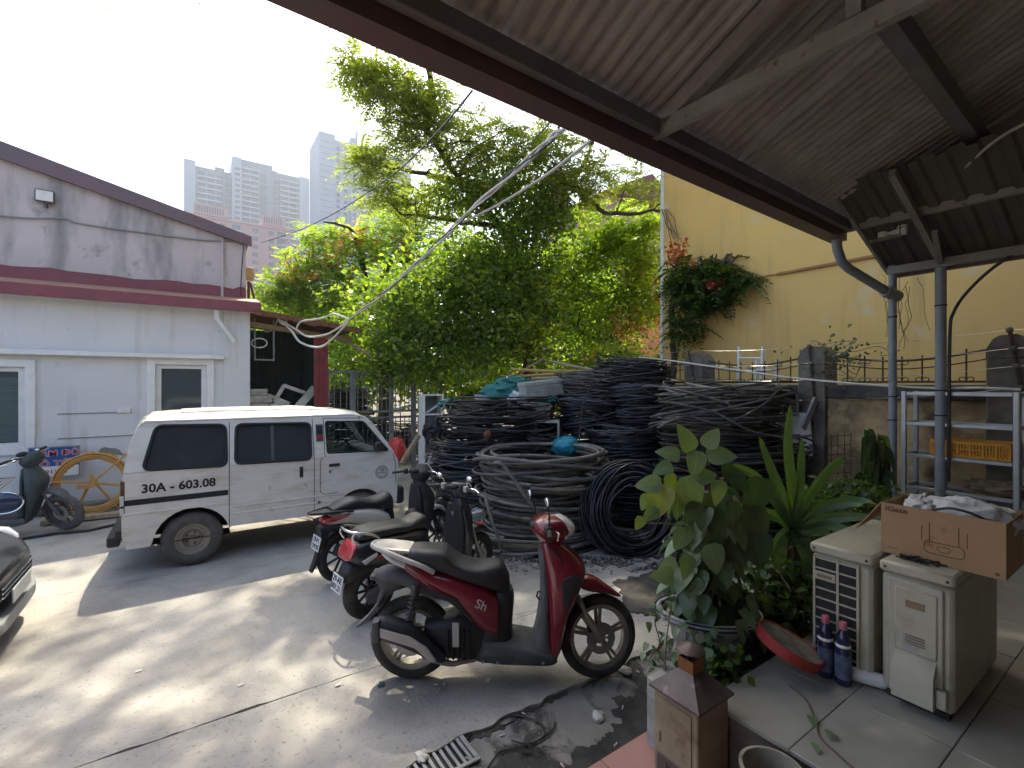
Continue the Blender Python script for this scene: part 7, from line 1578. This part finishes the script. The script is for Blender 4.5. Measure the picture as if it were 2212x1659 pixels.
# ------------------------------------------------------------------ potted plants
def leafblade(name, L, Wd, shape, fold=.18, curl=.25, n=9, mt=None):
    vs = []; fs = []
    for i in range(n + 1):
        t = i / n; w = Wd * .5 * shape(t); z = -curl * L * t * t; x = L * t
        vs += [(x, -w, z + fold * w), (x, -w * .5, z + fold * w * .35), (x, 0, z), (x, w * .5, z + fold * w * .35), (x, w, z + fold * w)]
    for i in range(n):
        for k in range(4): fs.append((i * 5 + k, i * 5 + k + 1, i * 5 + k + 6, i * 5 + k + 5))
    me = bpy.data.meshes.new(name); me.from_pydata(vs, [], fs); me.polygons.foreach_set('use_smooth', [True] * len(fs)); me.materials.append(mt); return me
heart = lambda t: (math.sin(math.pi * min(1, (t + .08) / 1.08) ** .62) ** .75) * (1.0 if t > .02 else .75)
def big_leaf_mat(name, c1, c2, trans=.25, veins=True):
    m = leafmat(name, [c1, c2], trans, .38); N = m.node_tree.nodes; L_ = m.node_tree.links
    tc = N.new('ShaderNodeTexCoord'); w = N.new('ShaderNodeTexNoise'); w.inputs['Scale'].default_value = 14; L_.new(tc.outputs['Object'], w.inputs['Vector'])
    oi = N.new('ShaderNodeObjectInfo'); ad = N.new('ShaderNodeMath'); ad.operation = 'MULTIPLY_ADD'; ad.inputs[1].default_value = .5; L_.new(w.outputs[0], ad.inputs[0]); mu = N.new('ShaderNodeMath'); mu.operation = 'MULTIPLY'; mu.inputs[1].default_value = .6; L_.new(oi.outputs['Random'], mu.inputs[0]); L_.new(mu.outputs[0], ad.inputs[2])
    rp = [n_ for n_ in N if n_.type == 'VALTORGB'][0]
    if not veins: L_.new(ad.outputs[0], rp.inputs[0]); return m
    def mth(op, a, b_=None):
        q_ = N.new('ShaderNodeMath'); q_.operation = op
        for i_, v_ in ((0, a), (1, b_)):
            if v_ is None: continue
            if isinstance(v_, (int, float)): q_.inputs[i_].default_value = v_
            else: L_.new(v_, q_.inputs[i_])
        return q_.outputs[0]
    sp = N.new('ShaderNodeSeparateXYZ'); L_.new(tc.outputs['Object'], sp.inputs[0]); ay = mth('ABSOLUTE', sp.outputs[1])
    mid = mth('LESS_THAN', ay, .012); fr2 = mth('FRACT', mth('MULTIPLY', mth('SUBTRACT', sp.outputs[0], mth('MULTIPLY', ay, .9)), 8.0)); sv = mth('LESS_THAN', fr2, .09)
    ve = mth('MAXIMUM', mid, mth('MULTIPLY', sv, .45)); L_.new(mth('ADD', ad.outputs[0], mth('MULTIPLY', ve, .55)), rp.inputs[0])
    pb = N['Principled BSDF']; bm = N.new('ShaderNodeBump'); bm.inputs['Strength'].default_value = .35; bm.inputs['Distance'].default_value = .004; L_.new(mth('ADD', fr2, mth('MULTIPLY', mid, -1.0)), bm.inputs['Height']); L_.new(bm.outputs[0], pb.inputs['Normal']); pb.inputs['Roughness'].default_value = .3
    return m
M['pothos'] = big_leaf_mat('pothos', (.075, .135, .075), (.21, .29, .17)); M['pothos_y'] = big_leaf_mat('pothos_y', (.11, .17, .055), (.24, .28, .09)); M['strap'] = big_leaf_mat('strap', (.05, .105, .05), (.11, .19, .09), veins=False); M['dark_leaf'] = big_leaf_mat('dark_leaf', (.03, .065, .03), (.075, .12, .05), .18); M['dry_leaf'] = mat('dry_leaf', (.20, .15, .075), (.11, .08, .045), rough=.9, scale=9)
LFM = {k: leafblade('leaf', 1, .74, heart, mt=M[k]) for k in ('pothos', 'pothos_y', 'dark_leaf')}
def put_leaf(parent, pos, tip, normal, size, key='pothos', name='leaf'):
    x = Vector(tip).normalized(); n = Vector(normal); n = (n - x * n.dot(x)); 
    if n.length < 1e-3: n = x.orthogonal()
    n.normalize(); y = n.cross(x); o = bpy.data.objects.new(name, LFM[key]); COL.objects.link(o); o.parent = parent
    p = Vector(pos) - parent.location
    o.matrix_basis = Matrix(((x.x * size, y.x * size, n.x * size, p.x), (x.y * size, y.y * size, n.y * size, p.y), (x.z * size, y.z * size, n.z * size, p.z), (0, 0, 0, 1))); return o
def z5(X, Y, Z): return at((1500 + X / 2.087) * .8641, (950 + Y / 2.087) * .8641, Z)
right = Vector((cu, -su, 0)); fwd = Vector((su, cu, 0)); upv = Vector((0, 0, 1))
def cdir(r, u, f=0): return right * r + upv * u + fwd * f
pc = at(1530, 1330, 2.95)
M['pot'] = mat('pot', (.50, .48, .44), (.42, .40, .37), rough=.25, scale=4, coat=.4, c3=(.12, .13, .20), s3=7, lo3=.55, hi3=.62, dist3=1.5); M['soil'] = mat('soil', (.05, .04, .03), (.03, .025, .02), rough=.95, scale=20, bump=.6)
PB_ = Vector((pc.x, pc.y, 0)); pz_ = pc.z
pp = thing('pothos_plant', 'big-leaved pothos climbing a pole in a white and blue oval pot', 'plant', PB_)
mb = MB(M=Matrix.Rotation(-YAW - .15, 4, 'Z')); hgt = pz_ + .02
mb.lathe([(.12, 0.0), (.14, .02), (.17, hgt * .5), (.23, hgt * .85), (.285, hgt - .02), (.315, hgt), (.315, hgt + .018), (.285, hgt + .02), (.26, hgt - .03), (.0, hgt - .05)], n=40, sy=.72); po = mb.build('pot', M['pot'], pp)
for zz in (.012, -.012): mb = MB(M=Matrix.Rotation(-YAW - .15, 4, 'Z')); mb.tube([(.3175 * math.cos(a), .3175 * .72 * math.sin(a), hgt + .006 + zz) for a in [2 * math.pi * k / 48 for k in range(48)]], .005, 5, closed=True); mb.build('blue_band', M['paint_blue'], po)
mb = MB(M=Matrix.Rotation(-YAW - .15, 4, 'Z')); mb.lathe([(0, hgt - .02), (.27, hgt - .025)], n=32, sy=.72, caps=False); mb.build('soil', M['soil'], pp)
mb = MB(); 
for k in range(7): a = rnd.uniform(0, 6.28); mb.tube(smooth_path([(.05 * math.cos(a), .05 * math.sin(a), hgt - .03), (.06 * math.cos(a + 1), .06 * math.sin(a + 1), hgt + .3), (.05 * math.cos(a + 2), .05 * math.sin(a + 2), hgt + .6), (.09 * math.cos(a + 3), .09 * math.sin(a + 3), hgt + .85)], 4), .011, 6)
mb.tube([(0, 0, hgt - .05), (0, 0, hgt + .75)], .045, 10); mb.build('stem', M['twig'], pp)
KEY = [(450, 300, 118, -.3, .9, 'pothos'), (585, 300, 96, .5, .8, 'pothos'), (357, 380, 96, -1, .3, 'pothos'), (325, 462, 84, -1, -.4, 'pothos'), (252, 545, 104, -1, -.1, 'pothos'), (305, 640, 150, -.3, -1, 'pothos_y'), (235, 640, 70, -.4, -1, 'pothos'), (262, 705, 80, -.6, -.7, 'pothos'), (205, 750, 60, -.5, -1, 'pothos_y'), (482, 600, 155, .35, -1, 'pothos'), (410, 660, 105, .05, -1, 'pothos'), (618, 590, 105, -.05, -1, 'pothos'), (815, 620, 180, -.25, -1, 'dark_leaf'), (640, 390, 120, 1, .1, 'pothos'), (560, 500, 90, 1, .2, 'pothos'), (500, 440, 110, -.2, -1, 'pothos'), (375, 545, 90, .5, -1, 'pothos_y'),
       (420, 835, 100, -.5, -1, 'pothos'), (470, 780, 70, .2, 1, 'pothos'), (560, 845, 78, -.2, -1, 'pothos'), (600, 940, 130, .3, -1, 'pothos'), (670, 905, 110, 0, -1, 'dark_leaf'), (350, 968, 80, -.8, -.4, 'pothos'), (330, 1022, 100, -1, .1, 'pothos'), (455, 980, 100, -.1, -1, 'pothos'), (480, 1095, 110, -.1, -1, 'pothos'), (625, 1085, 100, .2, -1, 'dark_leaf'), (540, 1010, 80, .5, -.6, 'dark_leaf'), (700, 720, 130, .3, -1, 'dark_leaf'), (820, 790, 190, .2, -1, 'dark_leaf'), (830, 900, 170, .3, -1, 'dark_leaf'), (640, 760, 130, -.2, -1, 'dark_leaf'), (480, 700, 110, -.3, -1, 'dark_leaf'), (740, 540, 100, .6, -.5, 'dark_leaf'), (690, 480, 90, .8, -.2, 'dark_leaf'), (560, 660, 110, .1, -1, 'dark_leaf')]
for X, Y, s, r_, u_, key in KEY:
    Zp = 2.72 + rnd.uniform(-.05, .10); size = s / 2.087 * .8641 / FPX * Zp * 1.3; tip = cdir(r_, u_, rnd.uniform(-.35, .1)); ctr = z5(X, Y, Zp)
    if Y < 480: nrm = cdir(rnd.uniform(-.2, .2), .55, -.8)
    else: nrm = cdir(rnd.uniform(-.35, .35), .35, -1)
    put_leaf(pp, ctr - tip.normalized() * size * .5, tip, nrm, size, key)
mb = MB()
for X, Y, s, r_, u_, key in KEY[:20]:
    q = z5(X, Y, 2.85) - PB_; mb.tube(smooth_path([(rnd.uniform(-.04, .04), rnd.uniform(-.04, .04), q.z - .12), (q.x * .5, q.y * .5, q.z - .02), tuple(q)], 4), .004, 5)
mb.build('leaf_stalk', M['twig'], pp, fix=False)
for k in range(190):
    a = rnd.uniform(0, 6.28); z = rnd.uniform(hgt + .0, hgt + .82); rr = rnd.uniform(.05, .22) * (1.2 - .35 * (z - hgt)); p = PB_ + Vector((rr * math.cos(a), rr * math.sin(a), z)); tip = Vector((math.cos(a), math.sin(a), -rnd.uniform(.4, 1.8)))
    put_leaf(pp, p, tip, Vector((math.cos(a) * .6, math.sin(a) * .6, 1)), rnd.uniform(.08, .17), 'dark_leaf' if rnd.random() < .65 else 'pothos')
for k in range(46):         # small creeper leaves round the pot rim and trailing to the ground
    a = rnd.uniform(0, 6.28); t_ = rnd.random(); p = PB_ + Vector((.33 * math.cos(a), .27 * math.sin(a), hgt + .03 - .34 * t_ * t_)) + Vector((rnd.uniform(-.06, .06), rnd.uniform(-.06, .06), rnd.uniform(-.02, .05)))
    put_leaf(pp, p, Vector((math.cos(a) + rnd.uniform(-.5, .5), math.sin(a), -rnd.uniform(.2, 1))), Vector((math.cos(a), math.sin(a), .8)), rnd.uniform(.035, .07), 'dark_leaf' if rnd.random() < .5 else 'pothos')
vn = thing('trailing_vine', 'small-leaved vine trailing down to the ground beside the pot', 'vine', gz(1400, 1420)); mb = MB(); P = smooth_path([at(1440, 1300, 2.8), at(1415, 1340, 2.85), at(1425, 1390, 2.9), at(1402, 1425, 2.95)], 5); mb.tube(P, .004, 5); mb.tube(smooth_path([at(1450, 1310, 2.75), at(1440, 1380, 2.7), at(1436, 1450, 2.65)], 5), .004, 5); mb.build('stem', M['twig'], vn, world=True)
for k in range(26): p = P[rnd.randrange(len(P))] + Vector((rnd.uniform(-.06, .06), rnd.uniform(-.06, .06), rnd.uniform(-.05, .05))); put_leaf(vn, p, (rnd.uniform(-1, 1), rnd.uniform(-1, 1), -.4), (rnd.uniform(-.5, .5), rnd.uniform(-.5, .5), 1), rnd.uniform(.03, .06), 'pothos' if k % 3 else 'dark_leaf')
# strap-leaved plant
def ribbon(parent, pts, wmax, mt, nm='leaf', n=14, wf=None, fold=.35):
    P = smooth_path(pts, 5); m = len(P); vs = []; fs = []
    for i, p in enumerate(P):
        t = i / (m - 1); w = wmax * .5 * (math.sin(math.pi * (t * .86 + .10)) ** .7 if wf is None else wf(t)); tg = (P[min(i + 1, m - 1)] - P[max(i - 1, 0)]).normalized(); s_ = tg.cross(fwd)
        s_ = tg.cross(-fwd + upv * .3); s_.normalize(); nn = s_.cross(tg)
        if t > .985: w = .001
        vs += [p - s_ * w + nn * w * fold, p, p + s_ * w + nn * w * fold]
    for i in range(m - 1):
        for k in range(2): fs.append((i * 3 + k, i * 3 + k + 1, i * 3 + k + 4, i * 3 + k + 3))
    mb = MB(); mb.add(vs, fs); return mb.build(nm, mt, parent, world=True, fix=False)
dp = z5(1000, 1100, 3.35); dr_ = thing('strap_leaf_plant', 'tall strap-leaved plant with arching leaves between the pothos and the units', 'plant', (dp.x, dp.y, 0)); cz5 = z5(1010, 790, 3.3)
mb = MB(); mb.tube([(dp.x, dp.y, .3), (dp.x + .02, dp.y, .7), cz5], [.06, .055, .045], 10); mb.build('stem', M['dry_leaf'], dr_, world=True)
for tips in ([(1000, 600), (975, 350), (992, 130)], [(960, 640), (890, 470), (828, 295)], [(1030, 620), (1040, 480), (1050, 300)], [(1080, 620), (1170, 490), (1250, 415), (1320, 410)], [(1100, 690), (1250, 640), (1380, 640), (1455, 665)], [(1110, 740), (1260, 715), (1430, 715)], [(960, 710), (900, 620), (850, 560)], [(930, 720), (850, 690), (790, 650)], [(900, 620), (800, 500), (690, 440)], [(1090, 780), (1200, 760), (1330, 800)]):
    ribbon(dr_, [cz5] + [z5(x, y, 3.25 - .12 * i * (1 if x > 1000 else .3)) for i, (x, y) in enumerate(tips)], .075, M['strap'])
for tips, w_ in (([(960, 800), (915, 860), (898, 915)], .07), ([(1040, 830), (1085, 930), (1090, 1060), (1072, 1190)], .13), ([(1060, 840), (1120, 900), (1150, 1040)], .07), ([(960, 830), (930, 930), (920, 1010)], .06)): ribbon(dr_, [cz5] + [z5(x, y, 3.18) for x, y in tips], w_, M['strap'])
for k in range(14): a = rnd.uniform(0, 6.28); ribbon(dr_, [cz5 - Vector((0, 0, rnd.uniform(.0, .15))), cz5 + Vector((.09 * math.cos(a), .09 * math.sin(a), -.12)), cz5 + Vector((.13 * math.cos(a), .13 * math.sin(a), -.38 - rnd.random() * .2))], .05, M['dry_leaf'], 'dry_leaf')
# dark strappy clump at the wall and ground-cover foliage
wp = ga(1880, 1100, 5.6); wl = thing('dark_strap_plant', 'dark strap-leaved clump growing at the foot of the mouldy wall', 'plant', (wp.x, wp.y, 0)); cw5 = at(1885, 1085, 4.75)
for k in range(30):
    a = rnd.uniform(0, 6.28); x = 1885 + 48 * math.cos(a) * rnd.uniform(.2, 1); y = rnd.uniform(945, 1060); ribbon(wl, [cw5 + cdir(rnd.uniform(-.12, .12), -.1, rnd.uniform(-.1, .1)), at((1885 + x) / 2, y + 5, 4.72 + rnd.uniform(-.1, .1)), at(x, y, 4.7 + rnd.uniform(-.15, .15)), at(x + (x - 1885) * .35, y + rnd.uniform(30, 90), 4.65 + rnd.uniform(-.15, .15))], .08, M['dark_leaf'])
C = np.concatenate([blob(1840, 1075, 80, 36, 4.3, .3, 130), blob(1790, 1110, 70, 40, 4.0, .3, 90), blob(1680, 1290, 60, 90, 3.2, .22, 190), blob(1600, 1330, 40, 60, 3.1, .2, 80)]); o = leaf_obj('ground_cover_foliage', M['dark_small'] if 'dark_small' in M else M['leaf_flame'], None, *leaves_around(C, 6, .05, .075, .045)); stuff(o)
C = np.concatenate([blob(1560, 1480, 60, 60, 2.62, .16, 60), blob(1530, 1420, 40, 30, 2.65, .12, 24)]); o = leaf_obj('trailing_foliage', M['leaf_flame'], None, *leaves_around(C, 5, .045, .055, .042)); stuff(o)
mb = MB()
for k in range(40):
    p = at(rnd.uniform(1600, 1760), rnd.uniform(1270, 1420), rnd.uniform(2.95, 3.3)); q = p + Vector((rnd.uniform(-.2, .2), rnd.uniform(-.2, .2), rnd.uniform(-.1, .1))); mb.tube([p, (p + q) / 2 + Vector((0, 0, .03)), q], .004, 4)
stuff(mb.build('dry_twigs', M['twig'], fix=False))
mb = MB(); mb.box(2.85, 3.7, 1.44, 2.1, -.02, .30, .03); tag(mb.build('planter_bed', M['soil']), 'low raised soil bed under the potted plants', 'planter')
# vine on the platform
vp_ = thing('fallen_vine', 'thin green vine with a few leaves lying on the marble platform', 'vine', gz(1800, 1600, PZ)); P = smooth_path([gz(x, y, PZ + .008) for x, y in ((1705, 1480), (1740, 1510), (1762, 1560), (1770, 1590), (1805, 1625), (1850, 1665))], 5); mb = MB(); mb.tube(P, .004, 6); mb.build('stem', M['twig'], vp_, world=True)
for x, y, s, r_, u_ in ((1752, 1545, .06, -.2, -.6), (1783, 1583, .055, .8, -.1), (1760, 1605, .045, -.3, -.8)): put_leaf(vp_, gz(x, y, PZ + .02), cdir(r_, 0, u_), (0, 0, 1), s, 'pothos')
# creeper on pillar and thin hanging vines
cr = thing('wall_creeper', 'straggly creeper over the middle pillar and fence', 'creeper', ga(1790, 830, 6.8)); mb = MB()
for k in range(14):
    pts = [ga(rnd.uniform(1775, 1830), rnd.uniform(745, 830), 6.62)]
    for j in range(4): pts.append(pts[-1] + Vector((rnd.uniform(-.05, .03), rnd.uniform(-.22, .14), rnd.uniform(-.12, .12))))
    mb.tube(smooth_path(pts, 4), .004, 4)
mb.build('stem', M['twig'], cr, world=True, fix=False)
for k in range(70): put_leaf(cr, ga(rnd.gauss(1800, 38), rnd.gauss(765, 26), 6.6 + rnd.uniform(-.05, .1)), (rnd.uniform(-1, 1), rnd.uniform(-1, 1), -.5), (-1, rnd.uniform(-.5, .5), .4), rnd.uniform(.03, .07), 'dark_leaf')
for k in range(24): put_leaf(cr, ga(1640 + k * 13 + rnd.uniform(-6, 6), 752 + rnd.uniform(-10, 12), 6.75), (rnd.uniform(-1, 1), rnd.uniform(-1, 1), -.5), (-1, rnd.uniform(-.5, .5), .4), rnd.uniform(.03, .05), 'dark_leaf')
hv = thing('hanging_dry_vine', 'thin dry vines hanging beside the slimmer grey post', 'vine', ga(1935, 600, 6.3)); mb = MB()
for k in range(12):
    x = rnd.uniform(1905, 1985); y = rnd.uniform(580, 620); pts = [ga(x, y, 6.35)]
    for j in range(7): x += rnd.uniform(-9, 9); y += rnd.uniform(8, 26); pts.append(ga(x, y, 6.35 + rnd.uniform(-.03, .05)))
    mb.tube(smooth_path(pts, 3), .0028, 4)
mb.build('stem', M['twig'], hv, world=True, fix=False)
rt = thing('hanging_root', 'bare twisted twigs hanging at the top of the yellow corner', 'twigs', ga(1440, 480, 7.9)); mb = MB()
for k in range(6):
    x, y = 1428 + k * 3, 452; pts = [ga(x, y, 7.85)]
    for j in range(5): x += rnd.uniform(2, 9); y += rnd.uniform(6, 22); pts.append(ga(x, y, 7.85 - .02 * j))
    mb.tube(smooth_path(pts, 3), .008, 4)
mb.build('stem', M['twig'], rt, world=True, fix=False)
# ------------------------------------------------------------------ drain grate, litter
g0 = gz(945, 1640, -.01); gt2 = thing('drain_grate', 'pale slotted drain grate set in the gutter strip', 'grate', (g0.x, g0.y, -.02), R(0)); M['grate'] = mat('grate', (.42, .42, .40), (.3, .3, .28), rough=.6, scale=9)
gw, gd = .40, .26
for a in ((-gw / 2, gw / 2, gd / 2 - .025, gd / 2), (-gw / 2, gw / 2, -gd / 2, -gd / 2 + .025), (-gw / 2, -gw / 2 + .025, -gd / 2 + .025, gd / 2 - .025), (gw / 2 - .025, gw / 2, -gd / 2 + .025, gd / 2 - .025)): mb = MB(); mb.box(*a, 0, .014, .003); mb.build('frame_bar', M['grate'], gt2)
for k in range(9): x = -gw / 2 + .045 + k * .039; mb = MB(); mb.box(x - .009, x + .009, -gd / 2 + .02, gd / 2 - .02, .002, .012, .003); mb.build('bar', M['grate'], gt2)
mb = MB(); mb.box(-gw / 2 + .02, gw / 2 - .02, -gd / 2 + .02, gd / 2 - .02, -.004, -.001); mb.build('pit_shade', M['black'], gt2)  # thin black sheet painting the shade below the bars
M['paper'] = mat('paper', (.60, .58, .53), (.45, .43, .39), rough=.9, scale=30)
def litter(nm, lab, cat, x, y, fn, z=0, grp=None):
    p = gz(x, y, z); mb = MB(M=Matrix.Translation(p) @ Matrix.Rotation(rnd.uniform(0, 6.28), 4, 'Z')); fn(mb); o = mb.build(nm, M['paper']); o.data.transform(Matrix.Translation(-p)); o.location = p; tag(o, lab, cat, grp)
butt = lambda mb: mb.tube([(-.016, 0, .005), (.016, 0, .005)], .0045, 8)
for i, (x, y) in enumerate(((1012, 1612), (1035, 1545), (1068, 1540), (1130, 1542), (1148, 1528), (1180, 1508), (1345, 1530), (1378, 1452), (1290, 1560), (1330, 1610), (1215, 1655), (1010, 1640), (1085, 1590))): litter('cigarette_butt', 'white cigarette butt on the dirty drain strip', 'cigarette butt', x, y, butt, -.025, 'cigarette butts in the drain strip')
for i, (x, y) in enumerate(((942, 1480), (960, 1479), (948, 1492), (1240, 1425), (1172, 1400))): litter('cigarette_butt', 'white cigarette butt on the concrete near the red scooter', 'cigarette butt', x, y, butt, .002, 'cigarette butts near the red scooter')
def crum(mb):
    from mathutils import noise
    n, m = 12, 8; vs = []; fs = []
    for i in range(m + 1):
        for k in range(n):
            th = math.pi * i / m; a = 2 * math.pi * k / n; d = Vector((math.sin(th) * math.cos(a), math.sin(th) * math.sin(a), math.cos(th))); f = .035 * (1 + .7 * noise.noise(d * 3 + Vector((rnd.random() * .1, 0, 0)))); vs.append((d.x * f * 1.3, d.y * f, max(0, d.z * f * .7 + .012)))
    for i in range(m):
        for k in range(n): fs.append((i * n + k, i * n + (k + 1) % n, (i + 1) * n + (k + 1) % n, (i + 1) * n + k))
    mb.add(vs, fs)
litter('crumpled_wrapper', 'crumpled clear wrapper on the drain strip', 'wrapper', 1292, 1552, crum, -.026)
litter('crumpled_paper', 'crumpled paper scrap beside the red scooter front wheel', 'paper', 1352, 1452, crum, -.01); litter('paper_scrap', 'small pale paper scrap near the drain grate', 'paper', 912, 1640, crum, -.02)
flake = lambda mb: mb.prism([(-.02, -.012, .002), (.018, -.015, .002), (.022, .012, .002), (-.015, .016, .002)], (0, 0, .003))
for x, y, lab in ((1055, 1470, 'small pale chip on the concrete below the red scooter'), (730, 1480, 'pale triangular chip left of the red scooter wheel'), (1240, 1360, 'pale chip on the concrete behind the red front wheel'), (520, 1480, 'small stone chip on the open concrete'), (300, 1450, 'tiny stone chip near the dark car')): litter('chip', lab, 'chip', x, y, flake, .001)
M['green_scrap'] = mat('green_scrap', (.05, .14, .12), (.04, .1, .09), rough=.8, scale=20)
p = gz(822, 1478, .003); mb = MB(M=Matrix.Translation(p)); mb.prism([(-.03, -.02, 0), (.01, -.03, 0), (.03, .01, 0), (0, .03, 0), (-.01, .005, 0)], (0, 0, .004)); tag(mb.build('green_scrap', M['green_scrap']), 'dull green plastic scrap on the concrete by the red rear wheel', 'scrap')
strand('thin black wire looped on the ground by the drain grate', [gz(x, y, -.015) for x, y in ((1010, 1660), (1000, 1620), (1025, 1575), (1060, 1545), (1110, 1545), (1165, 1560), (1175, 1590), (1130, 1612), (1080, 1625), (1050, 1665))], .005, 'black_cable', 'ground_wire')
strand('second black wire bent over the drain strip', [gz(x, y, -.012) for x, y in ((1105, 1600), (1150, 1605), (1190, 1580), (1200, 1560))], .005, 'black_cable', 'ground_wire')
mb = MB()
for k in range(14): p = gz(1155 + rnd.uniform(-16, 16), 1615 + rnd.uniform(-14, 14), -.015); mb.tube([p, p + Vector((rnd.uniform(-.07, .07), rnd.uniform(-.07, .07), rnd.uniform(0, .02)))], .0035, 4)
tag(mb.build('twig_knot', M['dark_dirt'], fix=False), 'knot of dark twigs and string on the drain strip', 'twigs')
# rubble at the foot of the heap
mb = MB()
for k in range(420):
    x = rnd.uniform(1090, 1440); y = rnd.gauss(1216, 10); p = gz(x, max(1196, y), 0); s = rnd.uniform(.006, .022); mb.ellip((p.x, p.y, s * .4), s, s * rnd.uniform(.6, 1), s * .6, 6, 4)
stuff(mb.build('rubble', M['scrap_a'], fix=False))
mb = MB(); p = gz(1390, 1228); 
for k in range(9): mb.box(p.x - .2 + .05 * k, p.x - .15 + .05 * k, p.y + rnd.uniform(-.06, .0), p.y + rnd.uniform(.04, .1), 0, rnd.uniform(.02, .05), .006)
tag(mb.build('broken_plaster', M['scrap_a']), 'strip of broken pale plaster at the foot of the heap', 'rubble')
crate_box('white_carton', 'small white carton standing beside the front coil', gz(1020, 1160, 0) + Vector((0, 0, 0)), .26, .22, .34, -YAW + .6, M['white_plastic'])
# ------------------------------------------------------------------ haze
hz = MB(); hz.box(-1650, 1650, -1650, 1650, -1.1, 160)
m = bpy.data.materials.new('haze'); m.use_nodes = True; t = m.node_tree; t.nodes.clear()
o = t.nodes.new('ShaderNodeOutputMaterial'); v = t.nodes.new('ShaderNodeVolumePrincipled')
v.inputs['Color'].default_value = (.84, .92, 1, 1); v.inputs['Density'].default_value = .0006; v.inputs['Anisotropy'].default_value = .35
t.links.new(v.outputs[0], o.inputs['Volume'])
stuff(hz.build('haze', m))
